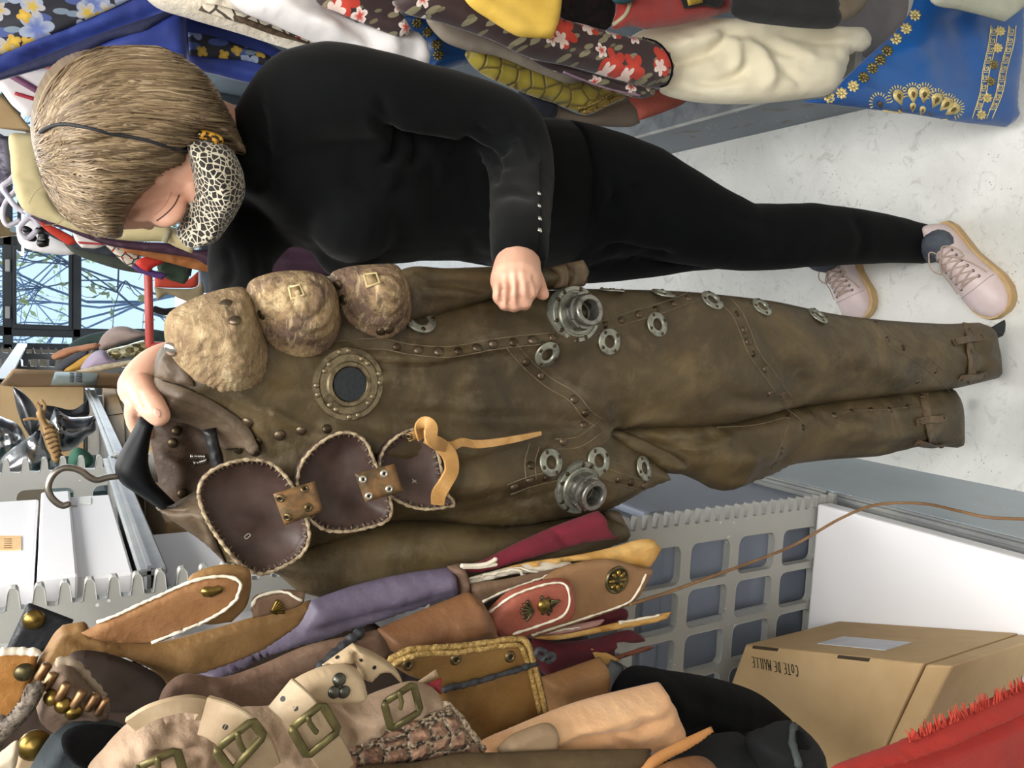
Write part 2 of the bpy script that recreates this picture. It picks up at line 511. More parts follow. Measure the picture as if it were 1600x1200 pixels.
def mat_painted_metal(name, col, chip=None, thr=.68, rough=.42):
    n = NT(name); v = n.coord('Object')
    c = n.mix(n.ramp(n.noise(v, 5, 5, .6), [(.35, (0, 0, 0)), (.7, (.35, .35, .35))]), C(col), tuple(k * .72 for k in C(col)[:3]) + (1,))
    sp = n.vor(v, 70); c = n.mix(n.math('MULTIPLY', n.math('LESS_THAN', sp.outputs[0], .12), n.math('GREATER_THAN', n.noise(v, 9, 2), .58)), c, C('d8d8d4'))
    if chip:
        f = n.noise(n.coord('Object', (1, 1, 2.2)), 6.5, 6, .62, .6)
        c = n.mix(n.ramp(f, [(thr, (0, 0, 0)), (thr + .015, (1, 1, 1))]), c, C(chip))
    n.bump(n.noise(v, 90, 3), .08, .002)
    return n.fin(c, rough, .0, spec=.5)
M_FLOOR = mat_floor()
M_RACK = mat_painted_metal('rack_grey_paint', '8d9093')
M_RACKL = mat_painted_metal('rack_light_grey_paint', 'a5a5a0')
M_KICK = mat_painted_metal('kick_blue_paint', 'a6b3bd')
M_KICKD = mat_painted_metal('kick_grey_paint', '6c7781', '5e544a', .6)
M_WALL = M('wall_plaster', 'c9c5bc', 'd4d0c6', 3, .85)
M_CEIL = M('ceiling_white', 'd9d9d6', rough=.9)
M_FRAME = M('window_frame_grey', '3d434a', '4a5158', 5, .45)
M_STEEL = M('bare_steel', '9b9b9b', 'b9b9b7', 20, .32, 1.0)
M_DECK = M('deck_metal', '76787a', '8a8c88', 12, .45, .2)
M_CREAMWALL = M('beige_wall', 'b3a58f', 'bfb29d', 4, .85)
XL, XR = -.28, .52
def struct(o): o['kind'] = 'structure'; return o
struct(box('floor', (-2.2, -2.0, -.06), (2.6, 6.2, 0), M_FLOOR))
struct(box('ceiling', (-2.2, -2.0, 2.75), (2.6, 6.2, 2.83), M_CEIL))
struct(box('wall_left', (-2.3, -2.0, 0), (-2.2, 6.2, 2.75), M_WALL))
struct(box('wall_right', (2.6, -2.0, 0), (2.7, 6.2, 2.75), M_WALL))
struct(box('wall_back', (-2.2, -2.1, 0), (2.6, -2.0, 2.75), M_WALL))
# far wall with a window band
YW = 5.4
w0 = atY(300, 545, YW); w1 = atY(12, 330, YW)
WX0, WZ0, WZ1 = atY(60, 545, YW).x, atY(330, 450, YW).z, 2.55
WX1 = WX0 + 2.3
slab_far = MB()
for lo, hi in (((-2.2, YW, 0), (2.6, YW + .12, WZ0)), ((-2.2, YW, WZ1), (2.6, YW + .12, 2.75)), ((-2.2, YW, WZ0), (WX0, YW + .12, WZ1)), ((WX1, YW, WZ0), (2.6, YW + .12, WZ1))):
    box_mb(slab_far, lo, hi)
struct(slab_far.obj('wall_far', M_CREAMWALL, smooth=False))
# window_1: outer frame, mullion, transom bars, casement, panes
def glass():
    n = NT('window_glass'); b = n.b
    b.inputs['Base Color'].default_value = (1, 1, 1, 1); b.inputs['Roughness'].default_value = 0.0
    b.inputs['Transmission Weight'].default_value = 1.0; b.inputs['IOR'].default_value = 1.01
    b.inputs['Specular IOR Level'].default_value = .3
    return n.m
M_GLASS = glass()
win = struct(thing('window_1', None, None, ((WX0 + WX1) / 2, YW + .02, WZ0)))
def wz(x): return atY(x, 450, YW).z
def wx(y): return atY(60, y, YW).x
fr = MB()
def bar(mb, x0, x1, z0, z1, y0=YW - .03, y1=YW + .07): box_mb(mb, (min(x0, x1), y0, min(z0, z1)), (max(x0, x1), y1, max(z0, z1)), .006)
bar(fr, wx(545), wx(537), WZ0, WZ1)              # left jamb
bar(fr, wx(526), wx(511), WZ0, WZ1)              # mullion
bar(fr, wx(545), WX1, wz(127), wz(113))          # transom
bar(fr, wx(545), WX1, wz(20), wz(4))             # head of the lower lights
bar(fr, wx(545), WX1, WZ0, WZ0 + .07)            # sill rail
bar(fr, wx(388), wx(372), WZ0, WZ1)              # next mullion
bar(fr, wx(180), wx(165), WZ0, WZ1)
bar(fr, WX0, WX1, WZ1 - .05, WZ1)
fr.obj('frame', M_FRAME, win, smooth=False)
cs = MB()
for a in ((wx(515), wx(507), wz(111), wz(22)), (wx(393), wx(385), wz(111), wz(22)), (wx(515), wx(385), wz(113), wz(107)), (wx(515), wx(385), wz(26), wz(19))): bar(cs, *a, y0=YW - .045, y1=YW + .01)
cs.obj('casement', M_FRAME, win, smooth=False)
for yy in (415, 488):
    hb = MB(); p = atY(12, yy, YW - .05); box_mb(hb, (p.x - .035, p.y - .02, p.z - .012), (p.x + .035, p.y, p.z + .012), .004)
    hb.obj('hinge', M('hinge_white', 'd8d8d8', rough=.4), win, smooth=False)
for a, b_ in ((537, 526), (511, 388), (372, 180)):
    for z0, z1 in ((WZ0 + .05, wz(127)), (wz(113), wz(20)), (wz(4), WZ1 - .04)):
        box('pane', (wx(a), YW + .02, z0), (wx(b_), YW + .026, z1), M_GLASS, win)
# ------------------------------------------------------------------ tree outside, bare branches with a few leaves
M_BARK = M('bare_bark', '7287ad', '93a8cc', 6, .9)
M_LEAF = M('yellow_leaf', 'dfe9a8', 'cfe0c0', 8, .8)
def tree(px, py, pz, seed, h=3.2):
    rnd = random.Random(seed); mb = MB(); lv = MB()
    def grow(p, d, L, r, depth):
        pts = [p]; q = p; dd = d
        for i in range(3):
            dd = (dd + V((rnd.uniform(-.28, .28), rnd.uniform(-.2, .2), rnd.uniform(-.22, .25)))).normalized(); q = q + dd * (L / 3); q.y = max(q.y, 5.9 + r); pts.append(q)
        tube_mb(mb, pts, [r, r * .9, r * .8, r * .68], seg=5, round_ends=False)
        if depth <= 2:
            for k in range(3):
                c = pts[rnd.randint(1, 3)] + V((rnd.uniform(-.05, .05), rnd.uniform(-.05, .05), rnd.uniform(-.05, .05))); s = rnd.uniform(.02, .045)
                a = V((rnd.uniform(-1, 1), rnd.uniform(-1, 1), rnd.uniform(-1, 1))).normalized(); b = a.orthogonal().normalized()
                lv.add([c - a * s, c - b * s * .5, c + a * s, c + b * s * .5], [(0, 1, 2, 3)])
        if depth == 0: return
        for k in range(4 if depth > 1 else 2):
            nd = (dd + V((rnd.uniform(-.9, .9), rnd.uniform(-.5, .5), rnd.uniform(-.6, .8)))).normalized()
            grow(pts[rnd.choice((2, 3, 3))], nd, L * rnd.uniform(.62, .85), r * .6, depth - 1)
    t = thing('bare_tree', None, 'tree', (px, py, pz))
    grow(V((px, py, pz)), V((rnd.uniform(-.2, .2), 0, 1)), h * .34, .03, 5)
    grow(V((px, py, pz + .8)), V((.5, 0, .8)), h * .32, .02, 5); grow(V((px, py, pz + 1.0)), V((-.6, 0, .7)), h * .3, .02, 5)
    mb.obj('branches', M_BARK, t); lv.obj('leaves', M_LEAF, t)['kind'] = 'stuff'
    return t
tag(tree(.15, 7.6, -1.6, 3, 5.4), 'bare branching tree just outside the window, behind its middle panes', 'tree')
tag(tree(1.2, 15.5, -4.0, 5, 12.0), 'farther bare tree seen through the window behind the first one', 'tree')
# ------------------------------------------------------------------ kick plates of the two racks
KZL, KZR = .385, .23
struct(box('baseboard_left', (XL - .03, -.6, 0), (XL, 5.0, KZL), M_KICK))
def mat_kickr():
    return M_KICKD
struct(box('baseboard_right', (XR, 1.0, 0), (XR + .03, 5.0, KZR), M_KICKD))
struct(box('trim_1', (XR - .012, 1.0, KZR), (XR + .05, 5.0, KZR + .02), M_STEEL))
rr_ = thing('costume_rack', 'grey metal costume rack behind the hanging costumes, with a chipped kick plate below', 'shelving', (XR + .4, 2.6, .25))
M_SLATE = M('rack_slate_paint', '4e565c', '5a6268', 5, .55)
box('bottom_deck', (XR + .052, 1.17, KZR), (1.25, 5.0, KZR + .018), M_SLATE, rr_); box('back_panel', (1.25, 1.17, KZR + .02), (1.27, 5.0, 2.3), M_SLATE, rr_)
for yy in (1.2, 2.3, 3.6, 4.95): box('upright', (1.20, yy, KZR + .02), (1.249, yy + .04, 2.3), M_SLATE, rr_)
tube('hanging_rail', [(.86, 1.0, 2.15), (.86, 5.0, 2.15)], .016, M_STEEL, rr_); 
for yy in (1.02, 3.0, 4.97): box('rail_bracket', (.85, yy, 2.13), (1.249, yy + .02, 2.17), M_SLATE, rr_)
box('top_deck', (XR, 2.7, 1.60), (1.249, 3.7, 1.618), M_SLATE, rr_); zq = atY(28, 366, 4.9).z - .004; box('top_deck', (.22, 4.7, zq - .016), (1.249, 5.28, zq), M_SLATE, rr_)
# ------------------------------------------------------------------ slotted rack panels on the left
def comb_panel(name, label, Y, z0, z1, depth, mat, pitch=.0215, tooth=.021, first=.032, ww=.062, wh=.085, pw=.074, ph=.106, zoff=0.0, xfront=XL, grid=True):
    out = [(-depth, z0), (-tooth, z0)]
    n = int((z1 - z0) / pitch); zz = z0 + .004
    for i in range(n):
        a = zz + i * pitch
        out += [(-tooth * .95, a), (-.003, a + .002), (0, a + .004), (0, a + .0085), (-.003, a + .0105), (-tooth * .95, a + .0125), (-tooth, a + .0145), (-tooth, a + .019)]
    out += [(-tooth, z1), (-depth, z1)]
    # drop near-duplicates
    o2 = []
    for p in out:
        if not o2 or (abs(p[0] - o2[-1][0]) + abs(p[1] - o2[-1][1])) > 5e-4: o2.append(p)
    holes = []
    if grid:
        zc = z0 + zoff
        while zc + wh < z1:
            x = -tooth - first
            while x - ww > -depth + .01:
                holes.append(rrect(x - ww, zc, x, zc + wh, .012, 3)); x -= pw
            zc += ph
    mb = MB(); slab_mb(mb, o2, holes, (xfront, Y, 0), (1, 0, 0), (0, 0, 1), .012, .16)
    o = mb.obj(name, mat, smooth=False)
    return o
def bev(o, w=.0015):
    m = o.modifiers.new('b', 'BEVEL'); m.width = w; m.segments = 1; m.limit_method = 'ANGLE'; return o
def deck(par, Y0, Y1, z, x0=XL, depth=.55, lip=.02):
    mb = MB(); box_mb(mb, (x0 - depth, Y0, z - .004), (x0, Y1, z), 0); box_mb(mb, (x0 - .012, Y0, z - lip), (x0 - .004, Y1, z + .008), .002)
    o = mb.obj('shelf_deck', M_DECK, par, smooth=False)
    return o
rk = thing('shelving_rack', 'grey slotted metal shelving rack along the aisle behind the leather suit', 'shelving', (XL - .3, 1.5, KZL))
def panel_part(*a, **k):
    o = comb_panel('side_panel', None, *a, **k); l = V(o.location) - V(rk.location); o.parent = rk; o.location = l; return bev(o)
panel_part(.862, KZL + .01, 2.3, .56, M_RACKL, zoff=.055)
panel_part(1.55, KZL + .01, 1.85, .56, M_RACKL, pitch=.028, tooth=.024, ww=.10, wh=.085, pw=.125, ph=.115, first=.03, zoff=.02)
panel_part(3.95, .9, 1.85, .5, M_RACK, pitch=.035, tooth=.03, ww=.10, wh=.085, pw=.125, ph=.115, first=.03, zoff=.02)
panel_part(4.85, .9, 1.85, .5, M_RACK, pitch=.035, tooth=.03, ww=.10, wh=.085, pw=.125, ph=.115, first=.03, zoff=.02)
for (a, b_, z) in ((.876, 1.536, 1.512), (1.552, 2.85, 1.50), (.876, 1.536, KZL + .01), (.2, .861, KZL + .01), (1.552, 2.85, KZL + .01), (1.552, 2.85, 1.05)):
    deck(rk, a, b_, z)
mb = MB(); box_mb(mb, (-.6, 2.9, 1.09), (.04, 3.85, 1.11)); mb.obj('shelf_deck', M_DECK, rk, smooth=False)
mb = MB(); box_mb(mb, (XL - .5, 3.0, 1.735), (XL, 5.2, 1.755)); box_mb(mb, (XL - .008, 3.0, 1.715), (XL + .004, 5.2, 1.760)); mb.obj('shelf_deck', M('dark_deck', '2f343b', '3a4048', 5, .5), rk, smooth=False)
st = MB()
for i in range(5): box_mb(st, (XL - .20 + i * 0, .845, .95), (XL - .16, .861, 2.2), .003); break
# perforated bracket strip fixed across the near panel
pb = MB(); pA = atY(960, 1010, .858); pB = atY(1215, 948, .858)
holes = []
L = (pB - pA).length; n = int(L / .016)
for k in range(n): holes.append(circ(.008 + k * .016, .0, .0035, k=8))
d = (pB - pA).normalized(); e2 = V((0, -1, 0)).cross(d)
slab_mb(pb, [(0, -.012), (L, -.012), (L, .012), (0, .012)], holes, pA, d, e2, .003, .05)
o = pb.obj('perforated_strip', M_RACK, rk, smooth=False)
box('back_panel', (XL - .60, .2, KZL), (XL - .585, 4.2, 1.50), M('rack_back', '5b5f63', '6a6e71', 4, .6), rk)
# ------------------------------------------------------------------ lights of the room: two rows of strip lamps on the ceiling and daylight
M_TUBE = NT('lit_tube'); M_TUBE.b.inputs['Emission Color'].default_value = (1, .97, .92, 1); M_TUBE.b.inputs['Emission Strength'].default_value = 6.0
M_TUBE = M_TUBE.m
def lamp_fixture(x, y, label):
    t = thing('ceiling_light', label, 'ceiling light', (x, y, 2.62))
    box('housing', (x - .08, y - .62, 2.66), (x + .08, y + .62, 2.749), M_CEIL, t, .01)
    for s in (-.04, .04): tube('lamp_tube', [(x + s, y - .6, 2.645), (x + s, y + .6, 2.645)], .013, M_TUBE, t, seg=10)
    return t
lamp_fixture(.12, .35, 'twin tube ceiling light over the aisle'); lamp_fixture(.12, 2.3, 'twin tube ceiling light towards the window')
def area(name, loc, rot, sx, sy, power, col=(1, 1, 1)):
    l = bpy.data.lights.new(name, 'AREA'); l.shape = 'RECTANGLE'; l.size = sx; l.size_y = sy; l.energy = power; l.color = col
    o = bpy.data.objects.new(name, l); COL.objects.link(o); o.location = loc; o.rotation_euler = rot; return o
area('lamp_near', (.12, .35, 2.6), (0, 0, 0), .6, 1.3, 42, (1, .98, .945))
area('lamp_mid', (.12, 2.3, 2.6), (0, 0, 0), .5, 1.3, 22, (1, .985, .96))
area('lamp_behind', (.2, -1.2, 2.6), (0, 0, 0), .9, 1.2, 34, (1, .98, .945))
area('window_light', (WX0 + .9, YW - .15, 1.7), (R(-90), 0, 0), 2.0, 1.5, 60, (.85, .93, 1.0))
w = bpy.data.worlds.new('World'); SC.world = w; w.use_nodes = True
bg = w.node_tree.nodes['Background']; bg.inputs[0].default_value = (.60, .82, 1.0, 1); bg.inputs[1].default_value = 1.2
sun = bpy.data.lights.new('sun', 'SUN'); sun.energy = 1.7; sun.angle = R(1.5); sun.color = (1, .95, .86)
so = bpy.data.objects.new('sun', sun); COL.objects.link(so)
so.rotation_euler = V((-.30, -1.0, -.42)).to_track_quat('-Z', 'Y').to_euler()
# ------------------------------------------------------------------ camera
cd = bpy.data.cameras.new('camera'); cd.sensor_fit = 'HORIZONTAL'; cd.sensor_width = 36; cd.lens = 36 * FOC / 1600; cd.clip_start = .02
cam = bpy.data.objects.new('camera', cd); COL.objects.link(cam); SC.camera = cam
Xc, Yc, Zc = -UPV, RT, -FW
cam.matrix_world = Matrix(((Xc.x, Yc.x, Zc.x, CAM.x), (Xc.y, Yc.y, Zc.y, CAM.y), (Xc.z, Yc.z, Zc.z, CAM.z), (0, 0, 0, 1)))
SC.view_settings.view_transform = 'Standard'; SC.view_settings.look = 'None'; SC.view_settings.exposure = 0.0; SC.view_settings.gamma = 1.0
SC.view_settings.use_curve_mapping = False
# ================================================================== the leather suit on its hanger
def mat_leather(name, a, b, c, scuff='7c6f58', vs=7.5, rough=.5):
    n = NT(name); v = n.coord('Object')
    f = n.noise(v, vs, 6, .62, .7); f2 = n.noise(v, 34, 5, .7, .3)
    col = n.ramp(f, [(.32, C(a)), (.5, C(b)), (.68, C(c))])
    col = n.mix(n.ramp(f2, [(.5, (0, 0, 0)), (.75, (.55, .55, .55))]), col, C(scuff))
    col = n.mix(n.ramp(n.noise(v, 3.1, 3, .5), [(.42, (.0, .0, .0)), (.62, (.5, .5, .5))]), col, C(a))
    h = n.math('ADD', n.math('MULTIPLY', n.noise(v, 22, 5, .6, .5), 1.6), n.math('MULTIPLY', n.noise(v, 260, 4, .6), .35))
    n.bump(h, .35, .004)
    r = n.ramp(f2, [(.3, (rough - .05,) * 3), (.7, (rough + .2,) * 3)])
    return n.fin(col, r, spec=.4)
M_LEA = mat_leather('worn_brown_leather', '352c1d', '504229', '6a5939')
M_LEAD = mat_leather('worn_dark_leather', '473a2d', '574837', '645442', '897b68', 9)
M_STRAP = mat_leather('strap_leather', '4d3d2b', '5e4c36', '6f5b42', '93836a', 20)
M_INNER = mat_leather('inner_leather', '382a21', '47372b', '584738', '6e5d4c', 9)
M_RIV = M('aged_rivet', '54473a', '6f614e', 40, .42, .8)
M_RIVD = M('dark_rivet', '3d3325', '5a4c38', 40, .42, .8)
M_ZINC = M('worn_zinc', '7c7e72', '9a9b8f', 60, .42, .7, col3='62635a', lo=.35, hi=.7)
M_BRONZE = M('worn_bronze', '6f6450', '8b7d63', 50, .42, .75, col3='5a503e')
M_PORT = M('port_steel', '5c5a55', '94928b', 60, .36, .85, col3='4f4d48', lo=.35, hi=.7, bump=.2, bs=180)
M_BLACK = M('matte_black', '0b0c0e', rough=.45)
M_VOID = M('dark_mesh_disc', '14181c', '20262b', 300, .7)
def mat_shell(nm='weathered_hide_shell', cs=('534436', '7c664e', '988263', 'b9a685'), dk=.55):
    n = NT(nm); v = n.coord('Object')
    f = n.noise(v, 13, 7, .72, 1.2); f2 = n.noise(v, 55, 6, .75, 1.8); f3 = n.noise(n.coord('Object', (1, 1, 5)), 40, 5, .7, 1.0)
    col = n.ramp(f, [(.3, C(cs[0])), (.43, C(cs[1])), (.55, C(cs[2])), (.68, C(cs[3]))])
    col = n.mix(n.ramp(f2, [(dk, (0, 0, 0)), (dk + .17, (.8, .8, .8))]), col, C('453a30'))
    col = n.mix(n.ramp(f3, [(.52, (0, 0, 0)), (.72, (.7, .7, .7))]), col, C('c8b791'))
    h = n.math('ADD', n.noise(v, 45, 6, .75, 1.5), n.math('MULTIPLY', n.noise(v, 220, 4, .7), .5))
    n.bump(h, .55, .005); return n.fin(col, .85, spec=.2)
M_SHELL = mat_shell(); M_SHELL2 = mat_shell('weathered_dark_hide_shell', ('47393a', '6b5648', '8f7758', 'bda982'), .5)
M_LINE = M('shell_lining', '3c2b26', '4a3832', 14, .5, bump=.15, bs=60, col3='54423c')
M_STITCH = M('pale_cord', '6f5c48', 'b5a384', 160, .85)
M_HINGE = M('hinge_leather', '4c3d26', '7d5a35', 34, .55, bump=.3, bs=140, col3='5b4a2e')
M_TAN = M('tan_strap_leather', 'a57a42', 'b98c52', 26, .6, bump=.2, bs=200, col3='c79d66')
pA, pB, pC = atZ(1550, 545, .035), atY(1490, 665, .79), atY(225, 715, .79)
SN = (pB - pA).cross(pC - pA).normalized()
if SN.y > 0: SN = -SN
def suit(off=0.0):
    return SP(pA - SN * (-off), SN)      # off > 0 is towards the camera
SUIT = thing('leather_suit', 'worn brown leather one-piece suit with hide shoulder shells and metal ports, on a black hanger', 'costume', (pA.x - .05, pA.y + .05, 0.0))
body_out = [(238,655,1),(290,661),(320,675),(350,702),(352,740),(320,765),(272,792),(246,797,1),(300,832),(352,880,1),(430,882),(520,850),(612,815),(700,818),(790,824),(870,812),(940,798),(1000,767),(1042,751,1),(1035,735),(1000,706),(948,674,1),(1030,668),(1130,664),(1240,638),(1360,622),(1480,609),(1555,592,1),(1556,565),(1552,540),(1546,514),(1530,504,1),(1480,506),(1420,503),(1370,499),(1300,490),(1210,471),(1120,460),(1060,455),(960,452),(850,452),(770,462),(700,466),(645,476),(560,470),(470,470),(380,480),(300,515),(258,540),(244,570)]
bcr = [([(560,640),(700,650),(850,655),(930,668)], 14, -.010), ([(300,690),(420,675),(600,690),(760,690)], 22, .008),
       ([(470,560),(620,575),(720,560),(800,556)], 7, -.006), ([(480,548),(620,562),(720,550)], 9, .007),
       ([(760,470),(820,500),(850,540)], 16, -.008), ([(1000,560),(1100,590),(1200,640)], 20, .008), ([(1130,500),(1180,560),(1230,620)], 11, -.005),
       ([(1080,610),(1150,625),(1235,632)], 10, -.008), ([(1100,640),(1180,640),(1240,628)], 7, .007), ([(900,560),(1000,600),(1120,620)], 30, .008),
       ([(1270,560),(1340,575),(1400,605)], 12, .006), ([(1300,540),(1380,560),(1470,600)], 9, -.004), ([(1180,505),(1250,530),(1330,540)], 16, .006),
       ([(640,800),(780,770),(900,730)], 26, -.010), ([(860,790),(930,770),(1000,740)], 12, .006), ([(660,740),(760,745),(860,700)], 20, .008),
       ([(560,730),(640,720),(720,735)], 20, -.008), ([(330,600),(400,640),(470,660)], 14, .005), ([(255,600),(330,640),(400,700)], 10, -.004),
       ([(640,600),(760,590),(880,610)], 30, -.006), ([(700,500),(800,510),(880,545)], 24, .006), ([(1395,520),(1440,545),(1500,575)], 10, .006),
       ([(1480,515),(1500,550),(1510,600)], 9, -.006), ([(945,672),(990,655),(1040,660)], 10, .008), ([(1480,540),(1530,560),(1550,575)], 6, -.004)]
seams = [[(470,548),(560,538),(600,538),(640,546),(700,550),(770,538),(830,531),(870,528)], [(925,517),(970,500),(1020,486),(1060,472),(1094,459)], [(1122,462),(1148,485),(1163,515),(1178,552),(1205,590),(1236,634)],
         [(797,538),(825,570),(858,598),(895,620),(918,648),(942,664)], [(942,664),(905,690),(868,694)], [(1362,499),(1388,530),(1412,545),(1445,565),(1475,592),(1490,607)],
         [(247,606),(290,616),(330,634),(372,652),(398,675),(405,700)], [(405,640),(470,673),(560,700),(680,702),(800,672),(900,664)],
         [(795,765),(830,752),(880,741),(930,737),(985,753),(1020,762)], [(835,695),(828,722),(830,750)], [(690,790),(740,775),(800,762)], [(260,575),(262,640)]]
def seam_extra(lines, hgt=.0016, w=5.0):
    def ex(VV, D):
        o = np.zeros(len(VV))
        for s in lines:
            d, t = seg_dist(VV, spline(s, False, 10)); o += hgt * np.exp(-(d / (w * 1.3)) ** 4) - .0016 * np.exp(-((d - w * 2.1) / 2.6) ** 2)
        return o * np.clip(D / 12, 0, 1)
    return ex
body = relief('body', body_out, suit(), M_LEA, SUIT, bulge=.052, edge=95, back=.05, step=6.5, creases=bcr, noise=[(.010, 150, 60, 1), (.005, 60, 36, 2), (.0016, 24, 18, 3)], extra=seam_extra(seams))
leg_out = [(930,662,1),(985,660),(1030,658),(1130,652),(1240,630),(1360,614),(1480,602,1),(1492,625),(1497,660),(1496,700,1),(1450,696),(1400,706),(1372,713),(1300,718),(1232,727),(1200,742),(1165,756),(1130,767),(1100,753),(1072,742),(1040,738),(1005,712),(960,690)]
legseams = [[(1300,650),(1330,642),(1380,640),(1440,634)], [(1214,612),(1235,645),(1222,690),(1205,735)], [(1230,640),(1250,655),(1256,668)], [(1120,668),(1180,664),(1235,650)]]
legcr = [([(955,684),(1000,705),(1050,728)], 10, .016), ([(975,680),(1030,700),(1062,716)], 7, -.014), ([(1020,685),(1055,690),(1100,672)], 6, -.014), ([(1045,694),(1080,688),(1120,674)], 7, .010), ([(1240,690),(1290,665),(1350,655)], 9, .007), ([(1270,690),(1330,700),(1400,690)], 8, -.006),
         ([(1130,700),(1135,735),(1130,762)], 10, .008), ([(1150,740),(1190,720),(1230,700)], 9, -.006), ([(1400,700),(1415,680),(1440,672)], 5, .007), ([(1060,705),(1130,715),(1190,700)], 18, .009), ([(1300,672),(1380,680),(1430,660)], 10, .006), ([(1200,735),(1222,690),(1235,650)], 7, -.008)]
leg_l = relief('leg', leg_out, suit(-.022), M_LEA, SUIT, bulge=.045, edge=60, back=.045, step=6.5, creases=legcr, noise=[(.006, 60, 36, 5), (.002, 24, 18, 6)], extra=seam_extra(legseams))
slv_out = [(596,470),(632,420),(700,419),(770,417),(850,419),(880,412),(912,407,1),(918,425),(914,446,1),(890,449),(860,451),(800,456),(770,466),(700,488),(645,504),(612,522),(590,500)]
slv_r = relief('sleeve', slv_out, suit(.030), M_LEA, SUIT, bulge=.022, edge=40, back=.02, step=6, creases=[([(640,448),(700,448),(760,460)], 5, -.007), ([(640,460),(710,462),(770,470)], 7, .006), ([(660,430),(740,432),(800,440)], 9, .004)], noise=[(.004, 50, 22, 8)], extra=seam_extra([[(868,414),(872,430),(870,449)], [(886,411),(891,430),(888,448)]], .003, 4))
relief('cuff', [(889,411,1),(911,406,1),(917,426),(913,447,1),(890,449,1),(893,430)], suit(.044), M_STRAP, SUIT, bulge=.008, edge=12, back=.02, step=5, noise=[(.001, 10, 10, 2)])
relief('cuff_strap', [(866,417,1),(884,413,1),(890,430),(887,449,1),(870,450,1),(873,432)], suit(.046), M_STRAP, SUIT, bulge=.005, edge=8, back=.02, step=5)
sll_out = [(350,868),(372,884),(430,896),(470,925),(560,942),(680,935),(800,912),(900,875),(958,848),(976,838,1),(972,818),(958,799,1),(900,810),(790,823),(700,816),(612,812),(520,830),(420,856)]
slv_l = relief('sleeve', sll_out, suit(.012), M_LEA, SUIT, bulge=.045, edge=50, back=.04, step=8, creases=[([(500,870),(650,880),(800,860)], 16, -.006), ([(560,900),(700,905),(860,860)], 14, .006), ([(640,842),(760,850),(880,826)], 8, -.005)], noise=[(.005, 90, 30, 11)])
relief('cuff', [(955,800,1),(968,800),(978,822),(982,845,1),(962,852,1),(958,825)], suit(.03), M_LEAD, SUIT, bulge=.012, edge=14, back=.03, step=5)
# inside of the back, seen through the neck opening, with the turned-up collar parts
backp = relief('neck_lining', [(233,652),(236,690),(246,740),(262,792),(330,800),(372,760),(375,700),(345,660),(300,648),(260,642)], suit(-.045), M_INNER, SUIT, bulge=.012, edge=40, back=.012, step=7, creases=[([(250,700),(300,720),(360,725)], 6, -.008)], noise=[(.006, 30, 30, 4)])
b_back = bvh_of(backp)
relief('neck_tape', [(317,672,1),(337,668,1),(352,732,1),(333,738,1)], suit(.04), M_BLACK, SUIT, bulge=.004, edge=6, back=.004, step=6)
mb = MB()
for (x0, y0, x1, y1) in ((298, 711, 320, 712), (303, 726, 322, 716)):
    k = 9
    for i in range(k):
        t = i / (k - 1); x, y = x0 + (x1 - x0) * t, y0 + (y1 - y0) * t
        p, n = hit(b_back, x, y)
        if p: obox_mb(mb, p + n * .002, RT * .0028, UPV * .0009, FW * .001)
mb.obj('zip_teeth', M('zip_metal', 'c9c6c0', rough=.3, metal=1), SUIT)
relief('hip_fold', [(940,674,1),(962,670),(1000,684),(1040,704),(1062,718),(1068,732,1),(1050,738),(1020,730),(990,714),(960,694)], suit(.010), M_LEA, SUIT, bulge=.022, edge=16, back=.012, step=5, creases=[([(960,684),(1010,702),(1050,722)], 5, -.004)], noise=[(.003, 30, 14, 2)])
B_BODY = bvh_of(body); B_LEG = bvh_of(leg_l); B_SLR = bvh_of(slv_r); B_SLL = bvh_of(slv_l)
BS = [B_BODY, B_LEG, B_SLR, B_SLL]
_bo = spline(body_out, True, 12)
def cf(x, y):
    P = np.array([[x, y]], float); d = float(seg_dist(P, _bo, True)[0][0]) if inside(P, _bo)[0] else 0.0
    return suit(.052 * float(prof(d / 95)) * .93 + .008)(x, y)
relief('collar', [(240,654,1),(237,625),(242,590),(256,597),(280,604),(318,620),(352,640),(386,666),(404,700,1),(396,712),(376,700),(352,704,1),(320,676),(290,662)], cf, M_LEAD, SUIT, bulge=.003, edge=6, back=.004, step=5, extra=seam_extra([[(250,606),(285,616),(325,632),(362,655),(392,690)]], .0016, 4))
relief('shoulder_flap', [(243,590,1),(247,568),(260,546,1),(276,556),(296,584),(303,604,1),(280,600),(262,596)], cf, M_LEAD, SUIT, bulge=.003, edge=6, back=.004, step=5, creases=[([(256,556),(268,575),(274,592)], 6, .004)])
relief('collar', [(246,796,1),(270,791),(296,776),(318,766,1),(322,800),(334,840),(352,880,1),(318,848),(276,818)], cf, M_LEAD, SUIT, bulge=.003, edge=6, back=.004, step=5, creases=[([(268,800),(300,806),(330,850)], 5, -.003)])
